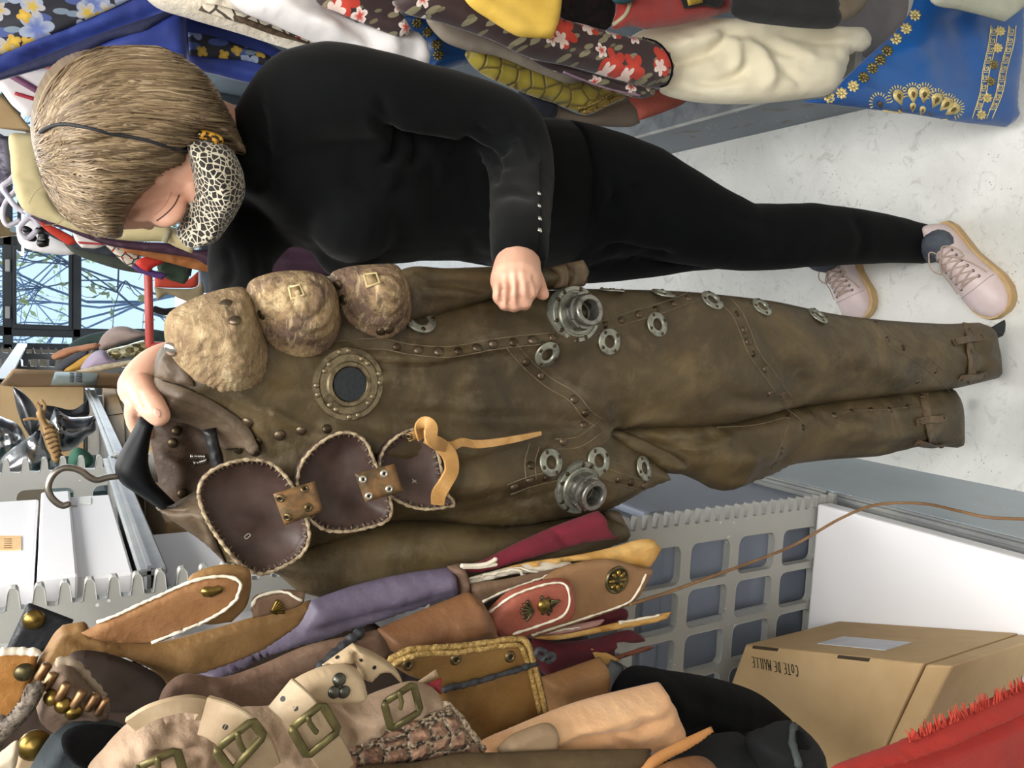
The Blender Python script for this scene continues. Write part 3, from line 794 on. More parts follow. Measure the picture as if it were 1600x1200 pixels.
# --- rivets along the seams
RIV = dome_mesh('rivet', .0056, .0034, M_RIV); RIVD = dome_mesh('rivet', .0052, .003, M_RIVD)
riv_px = [(620,543),(653,547),(685,549),(716,548),(745,543),(770,538),(802,535),(832,531),(864,528),(946,508),(971,500),(998,491),(1026,482),(1054,474),(1076,465),(1152,490),(1163,515),(1169,533),(1178,553),(1196,577),(1222,617),(823,566),(846,587),(897,624),(915,646),(1370,505),(1388,530),(1412,543),(1463,580),
          (275,611),(313,628),(354,646),(386,660),(402,690),(437,680),(470,673),(511,671),(803,762),(827,752),(853,747),(878,742),(967,750),(987,754),(1007,759),(1305,649),(1331,642),(1362,640),(1391,640),(1419,636),(1204,615),(1232,652),(1255,668),(1222,705),(1214,722),(830,727),(912,663),(880,690),(372,702),(398,706),(1435,596)]
for i, (x, y) in enumerate(riv_px):
    p, n = hitn(BS, x, y)
    if p: place('rivet', RIV if i % 3 else RIVD, p - n * .0006, n, SUIT, .95 + .15 * ((i * 37) % 5) / 5)
for (x, y) in ((276,673),(285,771),(270,692)):
    p, n = hit(b_back, x, y)
    if p: place('rivet', RIVD, p, n, SUIT, 1.0)
# double stitch lines beside the seams
mb = MB()
for s in seams[:6] + seams[8:10]:
    q = spline(s, False, 8)
    for sd in (-8, 8):
        d = np.gradient(q, axis=0); nn = np.stack([-d[:, 1], d[:, 0]], 1) / np.maximum(np.linalg.norm(d, axis=1, keepdims=True), 1e-6)
        stroke_mb(mb, [tuple(p) for p in q + nn * sd], BS, .0007, .0004, smooth=False)
for s in legseams: stroke_mb(mb, s, BS, .0008, .0004)
mb.obj('seam_stitching', M('seam_thread', '5f5341', '75674f', 60, .8), SUIT)
def fit_plane(bs, x, y, nrm, rad):
    p, n = hitn(bs, x, y); rp = rad / (p - CAM).length * FOC; S_ = [(p, n)]
    for k in range(8):
        q, m = hitn(bs, x + rp * math.cos(k * PI / 4), y + rp * math.sin(k * PI / 4))
        if q is not None and (q - p).length < rad * 1.5: S_.append((q, m))
    n = sum((m for _, m in S_), V()) / len(S_); n = (n.normalized() + V(nrm)).normalized()
    h = max((q - p).dot(n) for q, _ in S_)
    return p + n * max(0, h * .95), n
# --- round metal eyelet rings
def washer_mesh(name, mat, R0=.0165, R1=.0078, h=.0028):
    mb = MB(); lathe_mb(mb, [(R1, 0), (R1, h * .7), (R1 + .0012, h), (R1 + .0035, h), (R1 + .0042, h * .75), (R0 - .0012, h * .75), (R0, h * .4), (R0, 0)], (0, 0, 0), (0, 0, 1), 32)
    o = mb.obj(name, mat, base=(0, 0, 0)); me = o.data; bpy.data.objects.remove(o); return me
WASH = washer_mesh('eyelet_ring', M_ZINC); SMR = dome_mesh('ring_rivet', .0024, .0016, M_RIVD, 10)
DISC = MB(); lathe_mb(DISC, [(.0, .0004), (.0078, .0004)], (0, 0, 0), (0, 0, 1), 24); _d = DISC.obj('eyelet_centre', M_LEAD, base=(0, 0, 0)); DISCM = _d.data; bpy.data.objects.remove(_d)
def washer(x, y, nrm=None, sc=1.0, a0=.7, bs=None):
    if hitn(bs or BS, x, y)[0] is None: return
    p, n = fit_plane(bs or BS, x, y, nrm or V(), .014)
    w = place('eyelet_ring', WASH, p + n * .0005, n, SUIT, sc)
    q = V((0, 0, 1)).rotation_difference(n).to_matrix()
    for k in range(4):
        a = a0 + k * PI / 2; o = q @ V((math.cos(a) * .0132, math.sin(a) * .0132, .002)) * sc
        r = place('ring_rivet', SMR, p + n * .0005 + o, n, w, 1.0); r.parent = w
        r.matrix_local = Matrix.Translation(V((math.cos(a) * .0132, math.sin(a) * .0132, .002)))
for (x, y, s) in ((853,552,1.0),(950,534,1.0),(1024,508,1.0),(1112,470,1.05),(1190,480,1.0),(1278,494,1.05),(858,723,1.0),(934,720,1.05),(1005,732,1.0)):
    washer(x, y, None, s)
washer(1036, 460, RT * .9, 1.0); washer(956, 456, RT * 2.0, 1.0); washer(655, 500, None, 1.15, bs=[B_BODY]); washer(862, 455, RT * 1.6, 1.1)
# --- the chest ring
def flange(x, y, nrm, R0, R1, mat, holes, label=None, name='port_ring', th=.004):
    p, n = fit_plane([B_BODY], x, y, nrm, R0 * .9)
    f = MB(); lathe_mb(f, [(R1, 0), (R1, th * .8), (R1 + .002, th * 1.5), (R1 + .0055, th * 1.5), (R1 + .007, th), (R0 * .80, th), (R0 * .815, th * .6), (R0 * .84, th * .6), (R0 * .85, th), (R0 - .001, th), (R0, th * .6), (R0, -.012)], p - n * .003, n, 48)
    return p, n, f
p, n, f = flange(545, 600, V((0, 0, 0)), .0375, .0165, M_BRONZE, 8)
fl = f.obj('port_ring', M_BRONZE, SUIT, angle=40); q = V((0, 0, 1)).rotation_difference(n).to_matrix()
BR = dome_mesh('bolt', .0034, .0026, M_BRONZE, 12)
for k in range(8):
    for da in (-.14, .14):
        a = k * PI / 4 + .2 + da; rr = .0335 if k % 2 == 0 else .0285
        place('bolt', BR, p + q @ V((math.cos(a) * rr, math.sin(a) * rr, 0)) + n * -.0004, n, fl)
mb = MB(); lathe_mb(mb, [(0, .0045), (.0168, .0045)], p - n * .002, n, 32); mb.obj('port_disc', M_VOID, SUIT)
mb = MB()
for k in range(4):
    a0 = k * PI / 2 + .55; pts = [p + q @ V((math.cos(a0 + t) * .0248, math.sin(a0 + t) * .0248, 0)) - n * .0002 for t in np.linspace(-.42, .42, 9)]
    tube_mb(mb, pts, .0016, seg=8, flat=.4, ref=n)
mb.obj('slot_groove', M('groove_dark', '3a3226', rough=.6, metal=.4), fl)
# --- the two tubular side ports
def tube_port(x, y, nrm, tilt, R0=.034):
    p, n, f = flange(x, y, nrm, R0, .019, M_ZINC, 10, th=.0035)
    fo = f.obj('port_flange', M_ZINC, SUIT, angle=40); q = V((0, 0, 1)).rotation_difference(n).to_matrix()
    for k in range(10):
        a = k * PI / 5 + (.12 if k % 2 else -.08); place('bolt_hole', RIVD, p + q @ V((math.cos(a) * R0 * .90, math.sin(a) * R0 * .90, 0)) - n * .0006, n, fo, .62)
    mb = MB()
    for k in range(4):
        a0 = k * PI / 2 + .1; tube_mb(mb, [p + q @ V((math.cos(a0 + t) * R0 * .92, math.sin(a0 + t) * R0 * .92, 0)) - n * .0003 for t in np.linspace(-.2, .42, 7)], .0014, seg=8, flat=.4, ref=n)
        tube_mb(mb, [p + q @ V((math.cos(a0 + t) * R0 * .70, math.sin(a0 + t) * R0 * .70, 0)) - n * .0003 for t in np.linspace(-.3, .5, 7)], .0014, seg=8, flat=.4, ref=n)
    mb.obj('slot_groove', M('groove_steel', '3b3a34', rough=.5, metal=.5), fo)
    d = (n + V(tilt)).normalized()
    mb = MB(); c = p + n * .0
    lathe_mb(mb, [(.0205, -.004), (.0215, .006), (.0200, .009), (.0195, .012), (.0205, .0135), (.0205, .0155), (.0180, .0165), (.0176, .019), (.0188, .0205), (.0188, .0255), (.0176, .0270), (.0130, .0270), (.0122, .0255), (.0122, .008), (.0, .006)], c, d, 36)
    bo = mb.obj('port_barrel', M_PORT, SUIT, angle=35)
    for k in range(3):
        a = k * 2.1 + .5; ax = d.orthogonal().normalized(); bx = d.cross(ax); r_ = ax * math.cos(a) + bx * math.sin(a)
        cmb = MB(); obox_mb(cmb, c + r_ * .0215 + d * .013, r_ * .0022, d.cross(r_) * .006, d * .006, .001); cmb.obj('clamp_lug', M_PORT, bo, smooth=False)
    mb = MB(); lathe_mb(mb, [(0, .0105), (.007, .0095), (.0118, .0075)], c, d, 24); mb.obj('port_lens', M('port_lens', '2c2b20', '55523a', 50, .2, .6), bo)
tube_port(893, 492, SN * 4, RT * .06)
tube_port(903, 760, SN * 2.5 - RT * .3, -RT * .05 - UPV * .08, .033)
# --- hide shells on the raised shoulder
def terrace(cx, cy, rx, ry, k=3, h=.006):
    def ex(VV, D):
        r = np.hypot((VV[:, 0] - cx) / rx, (VV[:, 1] - cy) / ry) + .10 * nz(VV, (1 / 40, 1 / 40), 3)
        o = np.zeros(len(VV))
        for i in range(k): o += h / (1 + np.exp((r - (.32 + .26 * i)) / .03)) - .0025 * np.exp(-((r - (.34 + .26 * i)) / .05) ** 2)
        a = np.arctan2(VV[:, 1] - cy, VV[:, 0] - cx)
        return (o + .0007 * np.sin(a * 55 + 5 * nz(VV, (1 / 18, 1 / 18), 5)) * np.clip(r, 0, 1)) * np.clip(D / 10, 0, 1)
    return ex
sh = [[(257,520),(262,492),(290,472),(330,456),(370,448),(386,452),(398,468),(410,505),(419,545),(420,578),(408,603),(380,618),(348,619),(312,603),(282,574),(264,548)],
      [(392,487),(385,460),(393,438),(430,425),(478,423),(508,431),(524,447),(531,472),(533,506),(521,536),(500,553),(470,558),(434,547),(413,524),(401,502)],
      [(524,450),(516,436),(522,424),(548,416),(600,412),(621,415),(636,438),(643,470),(640,500),(625,520),(600,529),(572,521),(547,504),(531,476)]]
def radial(cx, cy):
    def ex(VV, D):
        a = np.arctan2(VV[:, 1] - cy, VV[:, 0] - cx); r = np.hypot(VV[:, 0] - cx, VV[:, 1] - cy)
        return (.0012 * np.sin(a * 60 + 4 * nz(VV, (1 / 20, 1 / 20), 5)) * np.clip((r - 30) / 40, 0, 1) + .0015 * nz(VV, (1 / 9, 1 / 9), 8)) * np.clip(D / 8, 0, 1)
    return ex
shell_b = []
for i, (o, ex, off) in enumerate(zip(sh, (radial(345, 520), terrace(465, 470, 75, 82, 3, .0075), terrace(585, 455, 62, 68, 3, .0065)), (.050, .056, .062))):
    so = relief('shoulder_shell', o, suit(off), M_SHELL2 if i else M_SHELL, SUIT, bulge=.048 if i == 0 else .026, edge=82 if i == 0 else 60, cap=True, back=.008, step=3.6, noise=[(.004, 40, 40, i + 1), (.002, 12, 12, i + 4)], extra=ex)
    bb = bvh_of(so); shell_b.append(bb)
    mb = MB(); stroke_mb(mb, o + [o[0]], [bb], .0016, .0002, step=6); 
    for (x, y) in {0: [(353,475),(367,500)], 1: [(408,492)], 2: [(528,445),(536,468),(596,518),(610,515)]}[i]:
        pp, nn = hit(bb, x, y)
        if pp: place('rivet', RIVD if i else RIV, pp - nn * .001, nn, so, 1.05)
    if i == 0:
        pp, nn = hit(bb, 268, 546)
        if pp: place('snap_button', dome_mesh('snap_button', .0072, .004, M('snap_silver', 'd8d4cc', rough=.25, metal=1)), pp, nn, so)
    if i > 0:
        x, y = ((461, 456), (580, 437))[i - 1]; mb = MB(); decal_mb(mb, [(x - 8, y - 5), (x + 7, y - 7), (x + 10, y + 5), (x - 5, y + 9)], [bb], .0008, .0012)
        mb.obj('patch', M('hide_plug', '9b855d', '7f6a48', 60, .8), so)
        mb = MB(); stroke_mb(mb, [(x - 10, y - 6), (x + 8, y - 9), (x + 13, y + 6), (x - 6, y + 11), (x - 10, y - 6)], [bb], .0016, .001, smooth=False); mb.obj('patch_rim', M('hide_rim', 'c2b287', 'a89468', 80, .85), so)
# --- the other three shells, turned to show their lining
shl = [[(310,772),(319,746),(345,728),(385,718),(418,722),(440,738),(458,762),(474,800),(482,828),(480,850),(466,870),(432,889),(404,896),(374,880),(345,846),(322,810)],
       [(463,760),(469,727),(490,700),(520,680),(546,676),(570,690),(583,718),(594,742),(606,768),(611,800),(601,815),(570,825),(540,830),(510,828),(490,817),(474,800),(465,780)],
       [(591,728),(600,701),(620,682),(645,671),(664,678),(681,702),(690,740),(696,768),(709,787),(690,793),(660,795),(630,787),(606,772),(594,752)]]
lb = []
for i, o in enumerate(shl):
    so = relief('turned_shell', o, suit(.085 - .006 * i), M_LINE, SUIT, bulge=-.022 if i < 2 else -.015, edge=60, back=.03, step=5, noise=[(.002, 40, 40, i)], creases=[([(o[1][0] + 40, o[1][1] + 40), (o[1][0] + 90, o[1][1] + 90)], 20, .003)])
    bb = bvh_of(so); lb.append(bb)
    path = [suit(.085 - .006 * i)(x, y) + SN * (.0015 + .0010 * math.sin(j * 1.9)) for j, (x, y) in enumerate(spline(o, True, 5))]; path.append(path[0])
    tube('rim_cord', path, [.0017 + .0005 * math.sin(j * 2.3) for j in range(len(path))], M_STITCH, so, seg=7, round_ends=False)
    mb = MB(); inn = spline(o, True, 9); ce = inn.mean(0)
    for j, q_ in enumerate(inn):
        dv = (ce - q_) / np.linalg.norm(ce - q_); stroke_mb(mb, [tuple(q_ + dv * 2), tuple(q_ + dv * (6.5 + 2 * math.sin(j * 3.1)))], [bb], .0009, .0006, smooth=False)
    mb.obj('edge_stitches', M('edge_thread', '6d5a4c', '8b7a66', 60, .85), so)
def quad_strap(name, pts, off, mat, n_eye, eyem):
    so = relief(name, [(x, y, 1) for x, y in pts], suit(off), mat, SUIT, bulge=.004, edge=8, back=.004, step=6, noise=[(.002, 30, 30, 5)])
    bb = bvh_of(so)
    for (x, y) in n_eye:
        p_, n_ = hit(bb, x, y)
        if p_: place('eyelet', eyem, p_, n_, so)
EYE = MB(); lathe_mb(EYE, [(.0016, 0), (.0018, .0014), (.0030, .0014), (.0040, .0004), (.0041, 0)], (0, 0, 0), (0, 0, 1), 18); lathe_mb(EYE, [(0, .0003), (.0017, .0003)], (0, 0, 0), (0, 0, 1), 12, 1)
_e = EYE.obj('eyelet', [M('eyelet_brass', '5a4a30', '7a6a48', 60, .4, .8), M_BLACK], base=(0, 0, 0)); EYEM = _e.data; bpy.data.objects.remove(_e)
EYE2 = EYEM.copy(); EYE2.materials[0] = M('eyelet_pale', 'c9c2b4', rough=.35, metal=.8)
quad_strap('hinge_strap', [(427,772),(492,752),(505,799),(445,821)], .100, M_HINGE, [(438,779),(476,764),(449,808),(482,793)], EYEM)
quad_strap('hinge_strap', [(555,741),(616,725),(630,768),(571,785)], .094, M_HINGE, [(567,749),(600,740),(576,775),(608,764)], EYE2)
quad_strap('strap_tab', [(634,678),(651,672),(657,684),(640,690)], .088, M_TAN, [(639,682)], EYEM)
def sp(x, y, o): return suit(o)(x, y)
mb = MB(); ribbon_mb(mb, [sp(684,788,.084), sp(686,772,.092), sp(696,755,.10), sp(706,735,.104), sp(703,712,.104), sp(690,697,.102), sp(675,688,.098), sp(664,684,.095)], [.014, .016, .016, .016, .016, .015, .013, .011], .0022, [SN + UPV * .5, SN + UPV * .4, SN, SN, SN - RT * .2, SN, SN, SN], k=36); mb.obj('arm_strap', M_TAN, SUIT, angle=30)
mb = MB(); ribbon_mb(mb, [sp(660,684,.098), sp(657,670,.106), sp(664,662,.113), sp(673,668,.117), sp(674,684,.116), sp(684,694,.112), sp(703,698,.100), sp(722,691,.098), sp(742,694,.094), sp(770,692,.092), sp(810,685,.088), sp(845,677,.080)], [.011, .013, .015, .015, .014, .0125, .0105, .009, .009, .0085, .0075, .0045], .0022, [SN, (SN + RT * .4), SN, SN, SN, SN, SN + UPV * .1, SN, SN + RT * .3, SN, SN, SN], k=64); mb.obj('strap_tail', M_TAN, SUIT, angle=30)
# lining letter marks
mb = MB(); stroke_mb(mb, [(388,833),(382,838),(384,842),(391,836),(388,833)], [lb[0]], .0006, .0006, step=2); mb.obj('chalk_letter', M('chalk', 'b9b4ac', rough=.9), SUIT)
mb = MB(); stroke_mb(mb, [(644,749),(651,755)], [lb[2]], .0005, .0006, smooth=False); stroke_mb(mb, [(650,750),(644,754)], [lb[2]], .0005, .0006, smooth=False); mb.obj('chalk_cross', M('chalk', 'b9b4ac', rough=.9), SUIT)
# hem straps with their keepers
def hem_strap(pts, bs, keepers, rv):
    pn = [hitn(bs, x, y) for x, y in pts]; pn = [(p_, n_) for p_, n_ in pn if p_]
    mb = MB(); ribbon_mb(mb, [p_ + n_ * .003 for p_, n_ in pn], .018, .0025, [n_ for _, n_ in pn], k=24); so = mb.obj('hem_strap', M_STRAP, SUIT, angle=30)
    for (a, b_) in keepers:
        pn = [hitn(bs, a[0] + (b_[0] - a[0]) * t, a[1] + (b_[1] - a[1]) * t) for t in (0, .25, .5, .75, 1)]; pn = [(p_, n_) for p_, n_ in pn if p_]
        if len(pn) < 2: continue
        mb = MB(); ribbon_mb(mb, [p_ + n_ * (.003 if i in (0, len(pn) - 1) else .0065) for i, (p_, n_) in enumerate(pn)], .0125, .0025, [n_ for _, n_ in pn], k=12); ko = mb.obj('strap_keeper', M_STRAP, SUIT, angle=30)
        for i in (0, -1):
            p_, n_ = pn[i]; d = (pn[1 if i == 0 else -2][0] - p_).normalized(); place('rivet', RIV, p_ + n_ * .0055 + d * .006, n_, ko, .8)
    for (x, y) in rv:
        p_, n_ = hitn(bs, x, y)
        if p_: place('rivet', RIV, p_ + n_ * .0055, n_, so, .85)
hem_strap([(1511,508),(1512,530),(1514,555),(1516,580),(1518,594)], [B_BODY], [((1488,536),(1534,527)), ((1498,590),(1538,583))], [(1513,518),(1514,552)])
hem_strap([(1441,610),(1444,630),(1448,655),(1452,680),(1455,694)], [B_LEG], [((1430,660),(1474,652)), ((1430,690),(1472,694))], [(1437,622)])
# black webbing ends that show below the hems
relief('webbing_end', [(1545,514,1),(1588,489,1),(1596,512,1),(1553,531,1)], S(.80), M('black_webbing', '22262a', '2c3136', 60, .8, bump=.3, bs=300), SUIT, bulge=.003, edge=5, back=.003, step=6)
relief('webbing_end', [(1480,618,1),(1492,620,1),(1491,636,1),(1482,640,1)], S(.865), M('black_webbing', '22262a'), SUIT, bulge=.003, edge=5, back=.003, step=6)
# ------------------------------------------------------------------ the hanger
HG = thing('clothes_hanger', 'black plastic hanger with a wire hook, inside the collar of the leather suit', 'hanger', suit(0)(230, 725))
relief('hanger_body', [(219,652,1),(204,680),(186,712),(180,731),(183,746),(194,759),(220,776),(252,797,1),(274,786,1),(256,768),(240,750),(232,724),(233,700),(237,676),(245,652,1)], suit(.015), M('hanger_black', '07090c', '0b0e12', 10, .55, spec=.2), HG, bulge=.018, edge=24, back=.016, step=5)
hk = [(184,744),(168,746),(152,750),(140,746),(128,737),(115,732),(101,731),(88,737),(79,748),(75,762),(79,775),(88,785),(98,790),(106,788)]
tube('hanger_hook', [suit(.015)(x, y) for x, y in hk], .0030, M('hook_wire', '6f6a62', '857f76', 30, .35, .9), HG, seg=10, k=60)
# ================================================================== the woman holding the suit
M_SKIN = NT('skin')
def _skin(n):
    v = n.coord('Object'); c = n.ramp(n.noise(v, 18, 4, .6), [(.3, C('cc9880')), (.7, C('deb099'))])
    n.b.inputs['Subsurface Weight'].default_value = .12; n.b.inputs['Subsurface Radius'].default_value = (.02, .008, .004)
    n.bump(n.noise(v, 240, 3), .08, .001); return n.fin(c, .5, spec=.4)
M_SKIN = _skin(M_SKIN)
def mat_knit(name, a, b, sheen=.25):
    n = NT(name); v = n.coord('Object'); c = n.ramp(n.noise(v, 9, 4), [(.35, C(a)), (.7, C(b))])
    h = n.math('ADD', n.noise(v, 420, 2), n.math('MULTIPLY', n.noise(v, 30, 3), .6)); n.bump(h, .12, .002)
    return n.fin(c, .9, sheen=sheen, spec=.12)
M_KNIT = mat_knit('black_knit', '050607', '090b0c', .05); M_TROU = mat_knit('black_trousers', '030406', '06080a', .02)
M_SOCK = M('grey_sock', '454b55', '545b66', 60, .9, bump=.3, bs=500)
M_PINK = M('pink_leather', 'd0bcbc', 'd9c8c7', 14, .42, bump=.06, bs=90)
M_SOLE = M('tan_rubber', 'b9986a', 'c3a678', 30, .6)
M_LACE = M('beige_lace', 'b09a8d', 'bda99c', 90, .85)
def P3(x, y, Y): return atY(x, y, Y)
PER = thing('person', 'woman in black clothes and a leopard print face mask, holding up the leather suit', 'person', atZ(1400, 420, 0.0))
def pring(x, y0, y1, Y, dep, seg=26, p=2.3, sc=1.0, tilt=0.0):
    a, b = atY(x, y0, Y), atY(x, y1, Y); c = (a + b) / 2
    return ell(c, (b - a) * .5 * sc, V((tilt, dep * sc, 0)), seg, p)
torso = [(352,176,292,1.05,.060),(372,170,298,1.055,.064),(395,158,312,1.06,.072),(412,142,338,1.07,.085),(432,125,362,1.07,.098),(470,120,386,1.075,.112),(510,128,402,1.075,.122),(548,140,413,1.07,.128),(600,150,415,1.075,.122),(660,162,408,1.08,.112),(720,170,408,1.08,.11),(790,182,420,1.08,.118),(850,188,426,1.08,.122),(890,194,424,1.08,.12)]
HS = suit(0)(806, 450).y - .108
arm_n = [((430,205),1.02,.054),((470,160),.985,.060),((520,146),.965,.060),((590,152),.955,.056),((660,165),.95,.053),((740,184),.945,.051),((795,210),.93,.051),((814,262),.905,.046),((814,320),.84,.040),((812,372),HS + .055,.0345),((812,413),HS + .026,.0305)]
arm_f = [((425,320),1.12,.055),((395,360),1.12,.052),((377,405),1.10,.043),((377,450),1.07,.041),((375,505),1.02,.042),((330,545),.96,.034),((285,565),.90,.027),((262,572),.875,.0235)]
leg_n = [(862,188,424,1.07,.122),(900,196,420,1.065,.12),(950,209,404,1.05,.105),(1000,227,402,1.04,.096),(1060,262,412,1.025,.084),(1110,292,419,1.01,.074),(1160,317,424,1.0,.066),(1205,318,423,.995,.062),(1260,317,418,.99,.060),(1330,325,414,.985,.054),(1400,339,411,.98,.046),(1447,352,412,.975,.040)]
leg_f = [(868,240,432,1.12,.11),(920,320,444,1.15,.09),(1000,345,436,1.17,.078),(1080,352,424,1.18,.068),(1160,350,418,1.18,.06),(1230,358,414,1.17,.05),(1283,368,408,1.16,.042)]
def tubepx(mb, L, sc=1.0, k=None, **kw):
    path = [P3(x, y, Y) for (x, y), Y, r in L]; tube_mb(mb, path, [r * sc for _, _, r in L], seg=20, k=k or len(L) * 5, **kw)
def rings_px(mb, L, sc=1.0):
    # smooth the stations
    A = np.array(L, float); k = (len(L) - 1) * 4; t = np.linspace(0, len(L) - 1, k + 1)
    B = [np.interp(t, range(len(L)), A[:, j]) for j in range(5)]
    loft_mb(mb, [pring(*(B[j][i] for j in range(5)), sc=sc) for i in range(k + 1)])
# --- sweater
mb = MB(); rings_px(mb, torso); tubepx(mb, arm_n, round_ends=False); tubepx(mb, arm_f, round_ends=False)
# breast
for (x, y, Y, r) in ((552, 345, 1.0, .058), (545, 385, 1.06, .05)):
    c = P3(x, y, Y); lathe_mb(mb, [(0, -r), (r * .5, -r * .87), (r * .87, -r * .5), (r, 0), (r * .87, r * .5), (r * .5, r * .87), (0, r)], c, (0, 0, 1), 16)
swf = [([(612,210),(650,222),(700,232),(760,246)], 9, -.022), ([(575,175),(600,200),(622,222),(610,250),(585,255)], 8, -.012), ([(590,150),(606,185),(622,215)], 8, -.007), ([(640,218),(655,235),(640,262)], 9, -.010), ([(600,255),(615,280),(600,300)], 8, .006), ([(760,245),(772,265),(768,290)], 9, -.010),
       ([(720,215),(760,240),(800,225)], 7, -.012), ([(740,195),(775,215),(815,205)], 6, -.008), ([(725,240),(765,250),(800,262)], 6, -.007), ([(400,150),(412,200),(420,270),(405,310)], 8, -.006), ([(420,130),(430,190),(432,260)], 9, .004),
       ([(660,260),(690,300),(700,350)], 22, -.006), ([(670,230),(690,260),(688,300)], 8, .005), ([(720,250),(735,290),(740,350)], 14, -.006), ([(540,260),(570,290),(640,300)], 18, -.005), ([(770,410),(745,400),(730,360)], 12, -.006), ([(560,180),(610,200),(680,200)], 14, .005), ([(352,385),(362,420),(355,450)], 6, -.006), ([(392,380),(400,410),(398,440)], 6, -.005),
       ([(790,180),(820,215),(835,260)], 7, -.005), ([(770,310),(800,300),(840,310)], 8, -.004)]
mb2 = remesh(mb, .006, 6, lambda P, N: px_folds(P, N, swf) + N * (.0012 * nz(P, (28, 28), 2))[:, None])
SW = mb2.obj('sweater', M_KNIT, PER)
bvh_sw = bvh_of(SW)
BTN = dome_mesh('cuff_button', .0034, .0024, M('button_silver', 'd5d5d0', rough=.25, metal=1), 12)
for (x, y) in ((846,303),(846,322),(847,342),(847,360)):
    p, n = hit(bvh_sw, x - 4, y)
    if p: place('cuff_button', BTN, p, (n - UPV * .4).normalized(), SW)
mb = MB(); 
for Lx in ([(848,250),(850,300),(849,350),(845,398)],): stroke_mb(mb, [(x - 5, y) for x, y in Lx], [bvh_sw], .0012, 0)
mb.obj('cuff_seam', M_TROU, SW)
# --- trousers
mb = MB(); rings_px(mb, leg_n); rings_px(mb, leg_f)
trf = [([(935,335),(975,300),(1000,290)], 6, -.006), ([(930,400),(970,388),(1000,396),(1060,404)], 7, -.012), ([(955,285),(965,310),(960,340)], 6, -.006), ([(965,300),(950,330),(948,350)], 5, -.004), ([(1130,330),(1170,345),(1210,350)], 9, -.004), ([(1190,400),(1230,395),(1280,400)], 9, -.004), ([(860,230),(880,300),(872,390)], 10, -.006), ([(1330,335),(1350,370),(1340,405)], 8, -.004)]
TR = remesh(mb, .0075, 6, lambda P, N: px_folds(P, N, trf) + N * (.001 * nz(P, (24, 24), 4))[:, None]).obj('trousers', M_TROU, PER)
# --- head frame
HC = P3(222, 249, 1.045)
hf = (-RT * .90 - FW * .38 - UPV * .20).normalized()
hu = (UPV * 1.0 - RT * .02 + FW * .05); hu = (hu - hf * hu.dot(hf)).normalized(); hs = hf.cross(hu)   # hs: her right... camera side is -hs or +hs
if hs.dot(FW) > 0: hs = -hs
def HL(x, y, z): return HC + (hs * x + hf * y + hu * z) * .91     # x towards the camera side
slices = [(.118,.02,-.05,.028),(.108,.048,-.078,.05),(.09,.068,-.094,.064),(.06,.082,-.102,.073),(.03,.087,-.103,.0765),(.0,.086,-.098,.076),(-.025,.082,-.088,.073),(-.05,.081,-.068,.069),(-.075,.079,-.035,.062),(-.095,.075,-.008,.052),(-.110,.066,.012,.036),(-.117,.055,.03,.02)]
mbh = MB(); rg = []
for z, yf, yb, w in slices:
    ring = []
    for j in range(32):
        t = 2 * PI * j / 32; x, y = math.cos(t), math.sin(t)
        ring.append(HL(w * math.copysign(abs(x) ** .85, x), (yf + yb) / 2 + (yf - yb) / 2 * math.copysign(abs(y) ** .85, y), z))
    rg.append(ring)
loft_mb(mbh, rg)
def blob(mb, c, ax, ay, az, k=10):
    rgs = []
    for i in range(1, k):
        ph = PI * i / k; rgs.append(ell(V(c) - V(az) * math.cos(ph), V(ax) * math.sin(ph), V(ay) * math.sin(ph), 14))
    loft_mb(mb, rgs)
blob(mbh, HL(0, .085, -.030), hs * .012, hf * .028, hu * .024)      # nose
blob(mbh, HL(0, .088, -.008), hs * .009, hf * .012, hu * .026)
blob(mbh, HL(.032, .068, .018), hs * .028, hf * .012, hu * .010)     # brows
blob(mbh, HL(-.030, .066, .018), hs * .028, hf * .010, hu * .010)
blob(mbh, HL(.033, .069, -.004), hs * .0165, hf * .014, hu * .0125)   # lids over the eyes
blob(mbh, HL(-.033, .069, -.004), hs * .0165, hf * .014, hu * .0125)
blob(mbh, HL(.042, .052, -.038), hs * .028, hf * .026, hu * .022)   # cheeks
blob(mbh, HL(-.042, .052, -.038), hs * .028, hf * .026, hu * .022)
blob(mbh, HL(0, .076, -.072), hs * .024, hf * .012, hu * .012)      # mouth
blob(mbh, HL(.077, -.005, -.015), hs * .008, hf * .018, hu * .03)   # ears
blob(mbh, HL(-.077, -.005, -.015), hs * .008, hf * .018, hu * .03)
tube_mb(mbh, [HL(0, -.03, -.06), P3(370, 235, 1.055), P3(430, 245, 1.07)], [.056, .052, .06], seg=18, k=10)
# --- inner body, arms and hands: one skin
rings_px(mbh, torso[4:], .8); 
tubepx(mbh, [(a, b, r * (.45 if i < len(arm_n) - 2 else .75)) for i, (a, b, r) in enumerate(arm_n)]); tubepx(mbh, [(a, b, r * (.5 if i < len(arm_f) - 2 else .85)) for i, (a, b, r) in enumerate(arm_f)])
rings_px(mbh, leg_n, .84); rings_px(mbh, leg_f, .84)
